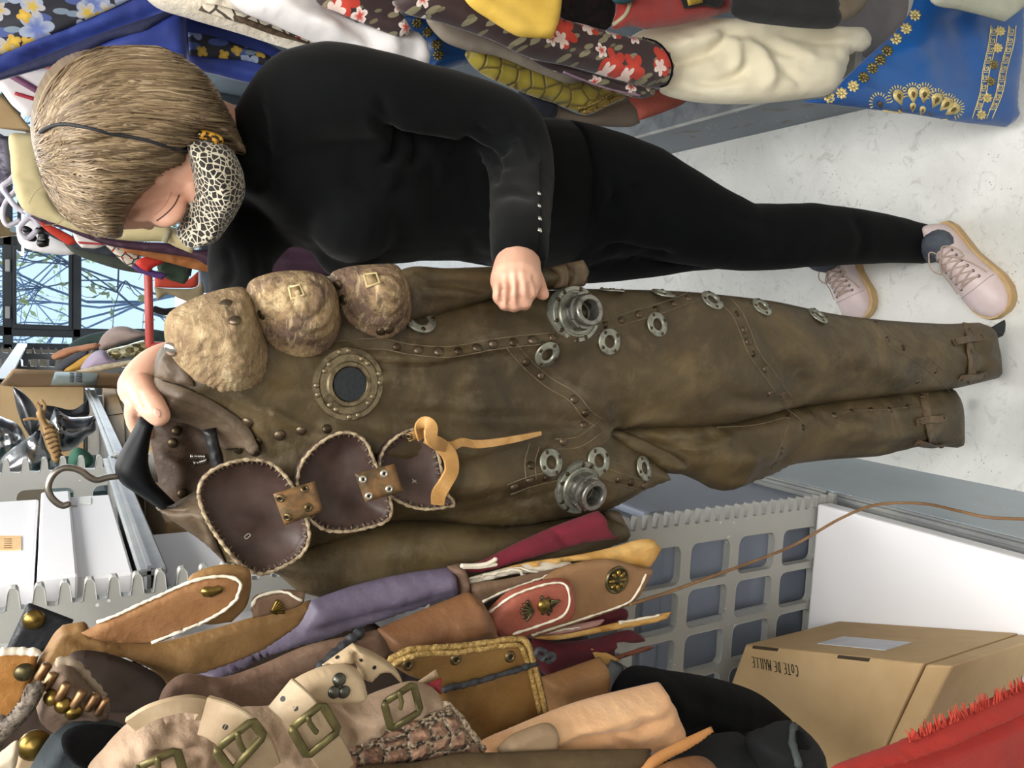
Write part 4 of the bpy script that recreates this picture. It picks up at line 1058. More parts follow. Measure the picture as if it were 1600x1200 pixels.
# near hand: a fist seen from its back, fingers closed on the edge of the suit
def hand_pts(L): return [P3(x, y, Y) for x, y, Y in L]
def hs_(L): return [P3(x, y, HS + Y - .818) for x, y, Y in L]
tube_mb(mbh, hs_([(812,372,.900),(811,398,.866),(808,420,.838),(806,440,.824)]), [.022, .0235, .026, .028], seg=16, k=10)
rg = []
for x0, x1, y, Y, d in ((783,836,412,.836,.019),(778,838,430,.826,.020),(775,838,448,.818,.019),(774,836,462,.815,.0165),(777,830,470,.818,.012)):
    Y += HS - .818; a, b = P3(x0, y, Y), P3(x1, y, Y); rg.append(ell((a + b) / 2, (b - a) * .5, V((0, d, 0)), 18, 2.6))
loft_mb(mbh, rg)
for (x, y, r) in ((779,461,.0064),(789,471,.0070),(803,473,.0074),(820,470,.0074)):
    tube_mb(mbh, hs_([(x + 1, y - 20, .818), (x, y, .808), (x, y + 5, .826), (x + 1, y - 2, .842), (x + 2, y - 14, .836)]), [r, r * 1.05, r, r * .92, r * .8], seg=12, k=18)
tube_mb(mbh, hs_([(826,425,.838),(838,442,.842),(843,453,.838),(849,460,.832)]), [.014, .0105, .0092, .0075], seg=12, k=14)   # thumb tip pokes out
# far hand: pinching the collar and hanger
FH = suit(0)(230, 620).y - .90
def hand_pts(L): return [P3(x, y, FH + Y) for x, y, Y in L]
tube_mb(mbh, hand_pts([(275,566,.985),(250,573,.97),(230,590,.95),(220,607,.935)]), [.024, .0225, .022, .022], seg=16, k=14)
rg = []
for (xa, ya, xb, yb, Y, d) in ((212,596,242,606,.93,.018),(207,614,236,622,.925,.020),(206,632,230,636,.925,.018),(209,648,226,650,.93,.014)):
    Y += FH; a, b = P3(xa, ya, Y), P3(xb, yb, Y); rg.append(ell((a + b) / 2, (b - a) * .5, V((0, d, 0)), 16, 2.4))
loft_mb(mbh, rg)
tube_mb(mbh, hand_pts([(222,606,.915),(229,622,.882),(238,636,.858),(249,650,.853)]), [.015, .0135, .0125, .0105], seg=14, k=18)   # thumb over the front
for (x, dx, Y, r) in ((212,3,.935,.009),(219,4,.94,.0092),(227,6,.945,.009),(235,7,.948,.0085)):
    tube_mb(mbh, hand_pts([(x - 1, 632, Y - .012), (x - 3, 650, Y), (x + dx, 668, Y + .006), (x + dx * 2 + 5, 676, Y + .002)]), [r * 1.05, r, r * .95, r * .8], seg=12, k=14)
hfold = [([(785,440),(784,458),(782,480)], 3.0, -.005), ([(797,436),(797,456),(795,482)], 3.0, -.0055), ([(811,438),(812,458),(812,482)], 3.0, -.0055), ([(826,440),(829,456),(830,472)], 3.0, -.003),
         ([(790,420),(788,445),(787,462)], 4, .002), ([(803,418),(803,445),(803,462)], 4, .0022), ([(815,420),(818,445),(819,462)], 4, .002), ([(832,430),(838,446),(842,456)], 2.5, -.003), ([(216,612),(222,628),(232,644)], 2.5, -.003), ([(209,618),(212,636),(214,656)], 2.5, -.003)]
mbd = remesh(mbh, .0027, 4, lambda P, N: px_folds(P, N, hfold))
BODY = mbd.obj('body', M_SKIN, PER); bvh_skin = bvh_of(BODY)
# thumb nail
mb = MB(); decal_mb(mb, circ(245.5, 645, 7.5, 5, 16, .95), [bvh_skin], .0001, .0004, step=2.0); mb.obj('thumb_nail', M('nail', 'dfae9a', rough=.35), PER)
# eyelashes, brow
M_LASH = M('lash', '5a4036', rough=.7)
mb = MB(); stroke_mb(mb, [(280,304),(275,316),(267,327),(256,337),(245,345)], [bvh_skin], .0008, .0002, step=2)
mb.obj('eyelashes', M_LASH, PER)
mb = MB(); stroke_mb(mb, [(268,300),(262,314),(253,326),(242,336)], [bvh_skin], .0006, -.0003, step=2); mb.obj('eyelid_crease', M('skin_crease', 'b07c64', rough=.6), PER)  # darker skin tone draws the shade in the lid fold
# --- mask
def mat_leopard():
    n = NT('leopard_print'); tc = n.n.new('ShaderNodeTexCoord'); uv = tc.outputs['UV']
    w = n.vmath('ADD', uv, n.vmath('SCALE', n.noise(uv, 160, 2, out=1), (0, 0, 0))); nd = w.node
    oc = n.coord('Object'); a = n.vor(oc, 150, 'F1', '3D', .8); e = n.vor(oc, 150, 'DISTANCE_TO_EDGE', '3D', .8)
    sp = n.math('GREATER_THAN', e.outputs['Distance'], .085)
    tone = n.ramp(n.noise(uv, 90, 3), [(.4, C('14110f')), (.7, C('2a2320'))])
    hole = n.math('MULTIPLY', n.math('LESS_THAN', a.outputs['Distance'], .14), n.math('GREATER_THAN', n.noise(uv, 130, 1), .5))
    c = n.mix(sp, C('c8bea8'), tone); c = n.mix(n.math('MULTIPLY', hole, .4), c, C('7a6a52'))
    n.bump(n.noise(n.coord('Object'), 700, 2), .15, .001); return n.fin(c, .8, sheen=.2)
MK = relief('face_mask', [(292,228,1),(302,222),(340,224),(364,238),(379,266),(382,290),(372,317),(354,345),(336,367),(310,377),(286,377),(274,366,1),(288,342),(297,312),(300,280),(297,252)], lambda x, y: P3(x, y, .975 + (y - 300) * .00055), mat_leopard(), PER, bulge=.045, edge=60, back=.012, step=5, creases=[([(300,270),(335,290),(360,300)], 8, .003), ([(305,330),(330,325),(355,320)], 7, -.002)])
# --- hair
hair_out = [(51,222),(53,180),(66,140),(92,108),(128,90),(180,82),(240,81),(280,88),(312,106),(335,132),(349,158),(366,192),(384,240,1),(366,234),(345,224),(318,213),(297,226,1),(288,252),(262,263),(237,284),(212,308),(196,333),(190,362,1),(168,367),(138,357),(105,338),(78,306),(60,262)]
def hair_ex(VV, D):
    x, y = VV[:, 0], VV[:, 1]
    th = np.arctan2(y - 245, np.maximum(x - 40, 1)); r = np.hypot(y - 245, x - 40)
    th2 = np.where(r > 1, (y - 245) / (60 + .75 * r), 0)
    g = np.array([mnoise.noise(V((a * 26, b / 160, 1.3))) + .6 * mnoise.noise(V((a * 60, b / 110, 7.3))) for a, b in zip(th2, r)])
    part = -.012 * np.exp(-(((x - 88) / 32) ** 2 + ((y - 252) / 40) ** 2))
    return (.0055 * g + part) * np.clip(D / 12, 0, 1)
def mat_hair():
    n = NT('blonde_hair'); tc = n.n.new('ShaderNodeTexCoord'); mp = n.n.new('ShaderNodeMapping'); mp.inputs['Scale'].default_value = (6, 60, 1); n.link(tc.outputs['UV'], mp.inputs[0])
    c = n.ramp(n.noise(mp.outputs[0], 6, 5, .65, .3), [(.3, C('5a4936')), (.5, C('77654d')), (.7, C('8f7b5e'))])
    n.bump(n.noise(mp.outputs[0], 30, 3), .3, .002); return n.fin(c, .42, spec=.5)
M_HAIR = mat_hair()
surfH = lambda x, y: P3(x, y, 1.005 + (y - 230) * .00025)
HAIR = relief('hair', hair_out, surfH, M_HAIR, PER, bulge=.085, edge=85, back=.13, step=4, extra=hair_ex)
bh = bvh_of(HAIR)
hm = [M('hair_dark', '5b4a36', '67553f', 20, .5), M('hair_mid', '76634a', '857155', 20, .45), M('hair_light', '8c7a5f', 'a08d70', 20, .42)]
mb = MB(); rnd = random.Random(4)
ends = np.array([(285,84),(312,104),(335,130),(349,158),(360,182),(374,212),(383,238),(350,226),(300,228),(288,252),(262,263),(237,284),(212,308),(196,333),(190,360),(160,364)], float)
for i in range(900):
    s = rnd.random(); k = s * (len(ends) - 1); j = min(int(k), len(ends) - 2); e = ends[j] + (ends[j + 1] - ends[j]) * (k - j)
    e = e + np.array([rnd.uniform(-14, 2), rnd.uniform(-5, 5)])
    yl = 40 + (388 - 40) * (s ** 1.0) + rnd.uniform(-14, 14)
    p0 = np.array([56 + rnd.uniform(0, 36), 190 + 100 * s + rnd.uniform(-12, 12)]); p1 = np.array([84 + rnd.uniform(0, 50), yl])
    t0 = rnd.choice((0, 0, .15, .3, .45)); t1 = rnd.uniform(.75, 1.0) if rnd.random() < .4 else 1.0
    pts = []
    for q in range(13):
        t = t0 + (t1 - t0) * q / 12; p = p0 * (1 - t) ** 2 + p1 * 2 * t * (1 - t) + e * t * t
        pp, nn = hit(bh, p[0], p[1])
        if pp is not None: pts.append(pp + nn * (.0012 + .0012 * rnd.random()))
    if len(pts) > 4:
        r = rnd.uniform(.0005, .0014); tube_mb(mb, pts, [r * .5] + [r] * (len(pts) - 2) + [r * .25], seg=5, k=22, mi=rnd.choices((0, 1, 2), (4, 6, 1.4))[0], round_ends=False)
mb.obj('hair_strands', hm, HAIR)
# flyaway hairs
mb = MB()
for (L) in ([(85,240),(100,190),(80,160)], [(92,245),(120,170),(150,152)], [(75,285),(55,300),(45,318)], [(100,340),(90,350),(70,352)], [(100,250),(140,210),(132,180)]):
    tube_mb(mb, [P3(x, y, .925) for x, y in L], .00035, seg=4, k=12, round_ends=False)
mb.obj('flyaway_hair', hm[2], HAIR)
# mask strap over the hair, earring
mb = MB(); sp_ = []
for x, y in spline([(70,206),(80,200),(95,196),(115,196),(150,202),(190,211),(235,222),(275,231),(297,236)], False, 6):
    p, n = hit(bh, x, y)
    if p is not None: sp_.append(p + n * .005)
for _ in range(12): sp_ = [sp_[0]] + [(sp_[i - 1] + sp_[i] * 2 + sp_[i + 1]) / 4 for i in range(1, len(sp_) - 1)] + [sp_[-1]]
tube_mb(mb, sp_, .0019, seg=6, round_ends=False); mb.obj('mask_strap', M('black_elastic', '1c1d22', rough=.7), MK)
M_TORT = NT('tortoiseshell'); M_TORT = M_TORT.fin(M_TORT.ramp(M_TORT.noise(M_TORT.coord('Object'), 120, 2), [(.45, C('2a1a0c')), (.52, C('b8872a')), (.7, C('d0a53c'))]), .2)
relief('earring', [(307,206),(318,203),(335,207),(349,215),(350,223),(338,225),(322,218),(310,216)], S(.925), M_TORT, PER, bulge=.004, edge=8, back=.003, step=3)
# --- shoes
def shoe(heel, toe, width=.088):
    d = (toe - heel); L = d.length; d.normalize(); sd = V((0, 0, 1)).cross(d)
    def W(a, b, z): return heel + d * (a * L) + sd * (b * width) + V((0, 0, z))
    root = None
    st = [(0.0,.20,.0),(.02,.30,.0),(.10,.37,0),(.25,.37,0),(.42,.37,0),(.58,.43,.02),(.72,.49,.03),(.84,.47,.03),(.93,.38,.02),(.98,.25,.01),(1.0,.12,0)]
    mb = MB(); rg = []
    for (a, w, o) in [(s[0], s[1] * 1.0, s[2]) for s in st]: rg.append([W(a, -w + o, .0), W(a, -w + o - .02, .010), W(a, -w + o, .022), W(a, w + o, .022), W(a, w + o + .02, .010), W(a, w + o, .0)])
    loft_mb(mb, rg); sole = mb
    mb = MB(); rg = []
    up = [(.01,.16,.072,.02),(.05,.26,.082,.02),(.12,.31,.080,.02),(.22,.32,.076,.02),(.34,.32,.084,.02),(.46,.35,.083,.02),(.58,.40,.068,.02),(.70,.455,.056,.02),(.82,.44,.050,.02),(.91,.36,.043,.02),(.97,.24,.034,.02),(.995,.12,.026,.02)]
    for (a, w, h, z0) in up:
        ring = []
        for j in range(18):
            t = PI * j / 17; x = math.cos(t); z = math.sin(t)
            ring.append(W(a, x * w * (1 - .12 * z), z0 - .004 + (h - z0) * (z ** .75)))
        rg.append(ring)
    loft_mb(mb, rg); upper = remesh(mb, .004, 4)
    return sole, upper, W
_m = MB(); lathe_mb(_m, [(.0012, .0004), (.0014, .0012), (.003, .0012), (.0034, 0)], (0, 0, 0), (0, 0, 1), 10); _o = _m.obj('eyelet', M('shoe_eyelet', '6c6058', rough=.4, metal=.8), base=(0, 0, 0)); SEYE = _o.data; bpy.data.objects.remove(_o)
def build_shoe(heel, toe):
    sole, upper, W = shoe(heel, toe)
    so = upper.obj('shoe', M_PINK, PER); sole.obj('sole', M_SOLE, so, angle=60); b = bvh_of(so)
    def top(a, bb):
        p = W(a, bb, .2); h = b.ray_cast(p, V((0, 0, -1))); return (h[0] + h[1] * .0022) if h[0] else W(a, bb, .07)
    ml = MB()
    rows = [.36, .42, .48, .54, .60, .66]
    for i, a in enumerate(rows):
        w = .17 + .01 * i
        for s in (-1, 1):
            p = top(a, s * w); h = b.ray_cast(p + V((0, 0, .05)), V((0, 0, -1)))
            if h[0]: place('eyelet', SEYE, h[0], h[1], so)
        nx = rows[i + 1] if i + 1 < len(rows) else None
        if nx:
            for s in (-1, 1): tube_mb(ml, [top(a, s * w), top((a + nx) / 2, 0) + V((0, 0, .002)), top(nx, -s * (w + .01))], .0017, seg=6, k=8, flat=.7)
        else: tube_mb(ml, [top(a, -w), top(a, 0) + V((0, 0, .001)), top(a, w)], .0017, seg=6, k=8)
    for s in (-1, 1):
        c = top(.37, 0) + V((0, 0, .004))
        tube_mb(ml, [c, top(.30 + .02 * s, s * .14) + V((0, 0, .012)), top(.40, s * .34) + V((0, 0, .012)), top(.47, s * .26) + V((0, 0, .007)), c], .0016, seg=6, k=20)
        tube_mb(ml, [c, top(.46, s * .2) + V((0, 0, .007)), top(.56, s * .30) + V((0, 0, .004)), top(.66, s * .36) + V((0, 0, .002))], .0015, seg=6, k=14)
    ml.obj('laces', M_LACE, so)
    ms = MB()
    for (a0, a1) in ((.70, .70),):
        pts = [top(a0 + .03 * (1 - (2 * t - 1) ** 2), -.40 + .8 * t) - V((0, 0, .0014)) for t in np.linspace(0, 1, 11)]; tube_mb(ms, pts, .0008, seg=5, round_ends=False)
    ms.obj('toe_seam', M('pink_seam', 'b9a6a6', rough=.6), so)
    return W
Wn = build_shoe(atZ(1470, 358, .0), atZ(1573, 492, .0))
Wf = build_shoe(atZ(1318, 385, .0), atZ(1352, 500, .0))
mb = MB(); tube_mb(mb, [P3(1425,384,.978), P3(1450,388,.972), Wn(.22, 0, .06)], [.034, .033, .030], seg=16, k=10); mb.obj('sock', M_SOCK, PER)
mb = MB(); tube_mb(mb, [P3(1270,388,1.16), Wf(.2, 0, .10), Wf(.22, 0, .055)], [.034, .032, .030], seg=16, k=8); mb.obj('sock', M_SOCK, PER)
# ================================================================== what hangs and stands on the left rack
def G(name, label, cat, outline, Y, mat, bulge=.012, edge=20, back=.006, group=None, kx=0.0, ky=0.0, parent=None, **kw):
    cx = sum(p[0] for p in outline) / len(outline); cy = sum(p[1] for p in outline) / len(outline)
    s = S(Y, kx, ky, cx, cy) if not callable(Y) else Y
    kw.setdefault('step', 6)
    if kw.get('smooth', True) and bulge >= .004: kw.setdefault('noise', [(bulge * .16, 46, 30, len(outline) % 7), (bulge * .07, 17, 13, len(outline) % 5)])
    o = relief(name, outline, s, mat, parent, bulge=bulge, edge=edge, back=back, **kw)
    if label: tag(o, label, cat, group)
    o_surf[o.name] = s
    return o
o_surf = {}
def cordline(name, o, pts, r, mat, off=.0015, k=None, wob=.35, closed=False):
    b = bvh_of(o); q = spline(pts, closed, 4); path = []; rad = []
    for i, (x, y) in enumerate(q):
        p, n = hit(b, x, y)
        if p is not None: path.append(p + n * off); rad.append(r * (1 + wob * 1.1 * mnoise.noise(V((i * .37, r * 900, 0))) + wob * .25 * math.sin(i * 1.7)))
    if len(path) < 3: return None
    return tube(name, path, rad, mat, o, seg=7, round_ends=False)
def on(o, name, mesh, x, y, sc=1.0, lift=0.0):
    p, n = hit(bvh_of(o), x, y)
    if p is None: return None
    return place(name, mesh, p + n * lift, n, o, sc)
M_TANL = mat_leather('tan_leather', '76552f', '87663d', '967449', 'a58557', 9)
M_ORNG = mat_leather('orange_tan_leather', '8e5f2c', 'a06e35', 'ac7a40', 'b58a52', 9)
M_FLAP = mat_leather('orange_brown_suede', '7a5230', '8b613b', '986f47', 'ab865e', 12, .65)
M_BRSU = mat_leather('brown_suede', '543d30', '684f3f', '7b6251', '95806d', 8, .7)
M_COGN = mat_leather('cognac_leather', '704a30', '7d5638', '886142', '93704f', 5, .45)
M_CAML = mat_leather('camel_leather', '835c36', '926a42', '9e774d', 'a8845c', 6, .48)
M_OLIV = mat_leather('olive_brown_leather', '5f421e', '755427', '84632f', '8d703f', 6, .5)
M_PURP = mat_leather('mauve_leather', '5e566b', '6b6277', '766d80', '84798a', 5, .45)
M_CRIM = M('crimson_felt', '651524', '751b2d', 12, .95, bump=.3, bs=400, sheen=.05)
M_DCRIM = M('dark_crimson_felt', '4f101b', '5f1624', 12, .95, bump=.3, bs=400, sheen=.05)
M_YELS = M('yellow_suede', 'b0803a', 'c79a55', 14, .75, bump=.25, bs=200, col3='d3ac6c')
M_CORAL = mat_leather('coral_leather', '874434', '965140', '9f5c4a', 'aa6a57', 6, .45)
M_TAUPE = mat_leather('taupe_brown_leather', '6b5341', '755c48', '7f6650', '8b745d', 8, .5)
M_CANV = M('cream_canvas', '8c745e', 'a68d76', 8, .85, bump=.5, bs=120, col3='b8a088')
M_CREML = M('cream_strap_leather', '8f795e', 'a08a6d', 8, .6, bump=.15, bs=160, col3='c9b699')
M_CORDW = M('white_lacing', 'd9cfba', 'efe7d4', 60, .85)
M_BLKL = mat_leather('black_leather', '15171b', '1e2126', '2a2d33', '3a3d44', 9, .45)
M_BLKF = M('black_felt', '030304', '08080a', 8, .95, bump=.3, bs=300, sheen=.02, spec=.15)
M_NAVG = M('dark_grey_suede', '20282d', '2e373c', 9, .8, bump=.3, bs=260)
M_GREYL = mat_leather('grey_leather', '3f4245', '4d5053', '5b5e60', '6c6f70', 10, .5)
M_PEACH = M('peach_suede', 'c28d5e', 'd7a577', 6, .85, bump=.3, bs=240, sheen=.2, col3='e2b78c')
M_BRASS = M('aged_brass', '6e5a2c', '9a8147', 40, .32, .95)
M_BUCK = M('buckle_brass', '514a30', '716842', 40, .45, .7)
M_DARKB = M('dark_bronze', '3c3729', '6f6748', 70, .42, .85)
M_BRAID = M('gold_braid', '8a6c35', 'c4a566', 260, .5, .35, bump=.8, bs=420)
M_BLACE = M('black_lace_cord', '191a1d', '34353a', 200, .75)
STUD = dome_mesh('stud', .0085, .0062, M_BRASS, 20); STUDD = dome_mesh('stud', .0070, .0050, M_DARKB, 16)
# --- cartons on the bottom deck
M_WHITE = M('white_card', 'e4e4e8', 'ebebee', 2, .6)
def quadbox(name, label, cat, c4, z0, z1, mat, bev_=.004, group=None):
    o = hexa_mb(MB(), [(x, y, z0) for x, y in c4] + [(x, y, z1) for x, y in c4], bev_).obj(name, mat, smooth=False); return tag(o, label, cat, group)
wc = thing('garment_carton', 'long white lidded carton lying under the kraft box on the lowest shelf', 'box', (-.6, .58, KZL + .012))
lz = .458
box('base', (-.85, .292, KZL + .012), (-.305, .838, lz - .012), M_WHITE, wc, .003)
hexa_mb(MB(), [(-.858,.28,lz-.034),(-.292,.28,lz-.034),(-.292,.846,lz-.034),(-.858,.846,lz-.034),(-.858,.28,lz),(-.292,.28,lz),(-.292,.846,lz),(-.858,.846,lz)], .004).obj('lid', M_WHITE, wc, smooth=False)
M_KRAFT = M('kraft_card', 'a98c62', 'b5986e', 3, .8, bump=.08, bs=60, col3='bda279')
kf0, kf1 = atZ(1122, 1002, .685), atZ(1443, 1037, .685)           # top front edge of the kraft box
kd = (kf1 - kf0); kd.z = 0; kdir = kd.normalized(); kin = V((-abs(kdir.y), kdir.x, 0)).normalized()
if kin.x > 0: kin = -kin
kb = thing('kraft_box', 'brown kraft box with handwriting on its top, on the white carton', 'box', (kf0 + kf1) / 2 + kin * .16 + V((0, 0, lz + .002 - .685)))
kf0 = kf0 + kdir * .058
kd = kf1 - kf0; kd.z = 0
def KP(a, b, z): return V((kf0.x, kf0.y, 0)) + kdir * a + kin * b + V((0, 0, z))
KL = kd.length; z0, z1 = lz + .002, .685
hexa_mb(MB(), [KP(0,0,z0),KP(KL,0,z0),KP(KL,.20,z0),KP(0,.20,z0),KP(0,0,z1),KP(KL,0,z1),KP(KL,.20,z1),KP(0,.20,z1)], .0025).obj('carton', M_KRAFT, kb, smooth=False)
# end flap that stands a little off, its slots, label
hexa_mb(MB(), [KP(KL+.001,.002,z0),KP(KL+.034,.002,z0),KP(KL+.034,.19,z0),KP(KL+.001,.19,z0),KP(KL+.001,.002,z1-.004),KP(KL+.030,.002,z1-.012),KP(KL+.030,.19,z1-.012),KP(KL+.001,.19,z1-.004)], .003).obj('end_flap', M_KRAFT, kb, smooth=False)
M_DARKK = M('card_slot', '3c2f20', rough=.9)
for a in (.01, .16):
    obox_mb(MB(), KP(KL * 0 + a + .03, .0035, z1 + .0002), kdir * .024, kin * .0026, V((0, 0, .0008))).obj('hand_slot', M_DARKK, kb, smooth=False)
obox_mb(MB(), KP(KL * .52, -.0008, (z0 + z1) / 2 + .035), kdir * .055, kin * .0006, V((0, 0, .030))).obj('paper_label', M('paper_label', 'b9bbc4', 'c4c6ce', 30, .6), kb, smooth=False)
# handwriting on the top: COTE DE MAILLE, read from the aisle
GL = {'C': [[(.85,.85),(.5,1),(.15,.75),(.08,.4),(.3,.05),(.8,.1)]], 'O': [[(.5,.75),(.15,.6),(.12,.2),(.45,.0),(.8,.2),(.8,.55),(.5,.75)]], 'T': [[(.0,.95),(1,1)],[(.5,.97),(.5,0)]],
      'E': [[(.9,1),(.15,.95),(.15,.0),(.9,.05)],[(.15,.5),(.75,.52)]], 'D': [[(.2,1),(.2,0),(.65,.1),(.9,.5),(.65,.9),(.1,1)]], 'M': [[(.05,0),(.15,1),(.5,.35),(.85,1),(.95,0)]],
      'A': [[(.05,0),(.5,1),(.95,0)],[(.22,.38),(.78,.4)]], 'I': [[(.5,1),(.5,0)]], 'L': [[(.2,1),(.15,0),(.85,.05)]]}
def write(mb, txt, org, ex, ey, h, w, gap, r):
    x = 0.0
    for ch in txt:
        if ch == ' ': x += w * .8; continue
        cw = w * (.45 if ch == 'I' else 1.0)
        for st in GL[ch]:
            q = spline(st, False, .12) if ch in 'CO' else st
            tube_mb(mb, [org + ex * (x + p[0] * cw) + ey * (p[1] * h) for p in q], r, seg=5, flat=.5, ref=ex.cross(ey), round_ends=False)
        x += cw + gap
mb = MB(); far = (atZ(1246, 1040, z1 + .0008)); ex = (atZ(1170, 1025, z1 + .0008) - far).normalized(); ey = V((0, 0, 1)).cross(ex).normalized()
if ey.x > 0: ey = -ey
Lw = (atZ(1170, 1025, z1) - atZ(1246, 1040, z1)).length
write(mb, 'COTE DE MAILLE', far, ex, ey, .0155, Lw / 13.6 * .78, Lw / 13.6 * .24, .0008); mb.obj('handwriting', M('marker_ink', '2b2723', rough=.7), kb)
# grey-blue storage crate behind the near panel, seen through its openings
sc_ = thing('storage_crate', 'grey-blue lidded storage crate behind the slotted panel, below the suit', 'crate', (-.59, 1.15, KZL + .012))
M_CRATE = M('crate_grey_blue', '8790a0', '8f98a8', 4, .5)
box('base', (-.86, .90, KZL + .012), (-.300, 1.425, .76), M_CRATE, sc_, .006); box('lid', (-.858, .892, .761), (-.290, 1.432, .80), M_CRATE, sc_, .006)
box('latch', (-.297, 1.06, .70), (-.286, 1.12, .775), M('crate_latch', '6f7886', rough=.5), sc_, .003)
box('latch', (-.297, 1.28, .70), (-.286, 1.34, .775), M('crate_latch', '6f7886'), sc_, .003)
quadbox('storage_crate', 'plain dull grey crate on the shelf behind the perforated strip', 'crate', [(-.85,.89),(-.30,.89),(-.30,1.43),(-.85,1.43)], .802, 1.14, M('crate_dull_grey', '6e757e', '7b828a', 4, .6), .008)
quadbox('kraft_carton', 'brown carton in the bay below the upper deck, beside the leather collar', 'box', [(-.80,1.16),(-.31,1.16),(-.31,1.43),(-.80,1.43)], 1.142, 1.46, M_KRAFT, .003)
quadbox('white_carton', 'white carton in the bay below the upper deck, behind the turned shells', 'box', [(-.62,.885),(-.315,.885),(-.315,1.12),(-.62,1.12)], 1.142, 1.488, M_WHITE, .003)
# --- white cartons and armour on the upper deck
wb = thing('white_carton', 'white lidded carton with an orange paper slip, beside the slotted panel', 'box', (-.5, 1.05, 1.513))
def wbox(root, x0, x1, y0, y1, z0, z1):
    box('base', (x0 + .004, y0 + .004, z0), (x1 - .004, y1 - .004, z1 - .002), M_WHITE, root, .002); 
p0 = atX(165, 896, XL - .015); 
DZ = 1.513
def carton(name, label, y0, y1, z0, z1, x1=XL - .012, depth=.42):
    t = thing(name, label, 'box', (x1 - depth / 2, (y0 + y1) / 2, z0))
    box('base', (x1 - depth, y0 + .004, z0), (x1 - .004, y1 - .004, z1 - .002), M_WHITE, t, .003)
    return t
COL.objects.unlink(wb); bpy.data.objects.remove(wb)
ca = carton('white_carton', 'white lidded carton with a narrow grey label, standing on the upper shelf deck', .905, 1.30, 1.522, 1.585)
box('lid', (XL - .437, .900, 1.575), (XL - .008, 1.305, 1.612), M_WHITE, ca, .003)
for (a, b_) in (((128, 777), (106, 792)),):
    pass
def face_label(root, name, x0, y0, x1, y1, X, mat):
    q = [atX(x, y, X) for x, y in ((x0, y0), (x1, y0), (x1, y1), (x0, y1))]
    mb = MB(); n = V((1, 0, 0)); mb.add([p + n * .0008 for p in q] + q, [(0, 1, 2, 3), (7, 6, 5, 4), (0, 4, 5, 1), (1, 5, 6, 2), (2, 6, 7, 3), (3, 7, 4, 0)])
    return mb.obj(name, mat, root, smooth=False)
face_label(ca, 'label', 121, 779, 105, 791, XL - .0158, M('label_mauve', 'b9a6a6', 'd3c4c0', 40, .6)); face_label(ca, 'label', 142, 778, 124, 788, XL - .0158, M('label_pale', 'd8dcd6', rough=.6))
cb = carton('white_carton', 'white carton with an orange paper slip, stacked on the labelled carton', .915, 1.30, 1.615, 1.78, depth=.40)
box('lid', (XL - .417, .910, 1.745), (XL - .008, 1.305, 1.80), M_WHITE, cb, .003)
face_label(cb, 'paper_slip', 33, 838, -10, 860, XL - .0158, M('orange_slip', 'e3b87c', 'ecc58f', 30, .7))
cw = MB()
for k in range(5):
    y = 842 + 3.4 * k; a = [atX(6 + t, y + (t % 2) * .5, XL - .0145) for t in (0, 4, 8, 12)]; tube_mb(cw, a, .0004, seg=4, round_ends=False)
cw.obj('slip_writing', M('pencil', '6b5a48', rough=.8), cb)
# armour pieces
M_ARM = M('polished_armour', '8d9094', 'b4b6b8', 14, .24, 1.0); M_ARMD = M('dull_armour', '5e6064', '75777b', 14, .35, .95)
YA = 2.05
G('armour_gorget', 'rounded polished steel armour plates with rivets, at the end of the shelf', 'armour', [(-15,650),(10,655),(28,664),(40,685),(36,700),(20,712),(-15,720)], YA, M_ARM, .06, 30, .02, creases=[([(-10,690),(20,680),(36,672)], 4, -.008), ([(5,660),(10,690),(5,712)], 4, -.006)])
vz = G('helmet_visor', 'dark pointed steel visor with a curved rim, standing upright on the shelf', 'armour', [(20,604,1),(34,612),(50,628),(60,648),(62,665),(52,685),(40,672),(30,650),(24,628)], YA - .06, M_ARMD, .03, 14, .01)
gp = G('breastplate', 'peaked polished steel plate with a row of breathing holes, leaning on the shelf', 'armour', [(86,637,1),(110,652),(148,650,1),(150,672),(136,682),(118,700),(96,706),(86,700),(76,668)], YA + .02, M_ARM, .05, 26, .01, creases=[([(86,640),(92,670),(96,704)], 5, .02)])
for (x, y) in ((95,650),(101,656),(94,663),(100,669),(92,676),(98,682)): on(gp, 'breathing_hole', RIVD, x, y, 1.2, -.001)
G('armour_plate', 'smooth curved steel plate below the dark visor, lying on the shelf', 'armour', [(0,720),(20,700),(50,680),(62,672),(72,700),(80,718),(60,738),(20,745),(0,742)], YA - .14, M_ARM, .05, 26, .01, creases=[([(40,690),(58,705),(66,730)], 5, -.01)])
sp_ = G('segmented_leather_strip', 'tan segmented leather strip with curled pincers, draped over the armour', 'leather strip', [(56,646),(66,640),(74,660),(84,664),(92,680),(96,706),(94,722),(84,722),(78,708),(72,690),(66,668)], YA - .23, M('tan_segment', 'a07d4e', 'b08d5e', 20, .7), .016, 8, .006, step=3)
for k in range(7): cordline('segment_seam', sp_, [(66 + k * 3.4, 672 + k * 7), (75 + k * 3.0, 668 + k * 7), (84 + k * 2, 669 + k * 7)], .002, M('segment_dark', '6d5030', rough=.8))
mb = MB(); tube_mb(mb, [atY(x, y, YA - .22) for x, y in ((58,655),(48,654),(38,656))], .003, seg=6, k=8); tube_mb(mb, [atY(x, y, YA - .22) for x, y in ((62,648),(62,636),(58,630))], .003, seg=6, k=8); tube_mb(mb, [atY(x, y, YA - .22) for x, y in ((68,645),(70,634),(65,626))], .003, seg=6, k=8)
mb.obj('pincers', M('tan_segment', 'a07d4e'), sp_)
G('felt_boot', 'dark green felt boot lying behind the slotted panel', 'boot', [(108,712),(118,700),(134,704),(146,716),(142,728),(124,734),(108,728)], 1.66, M('green_felt', '2f5a48', '386854', 8, .9), .03, 14, .02)
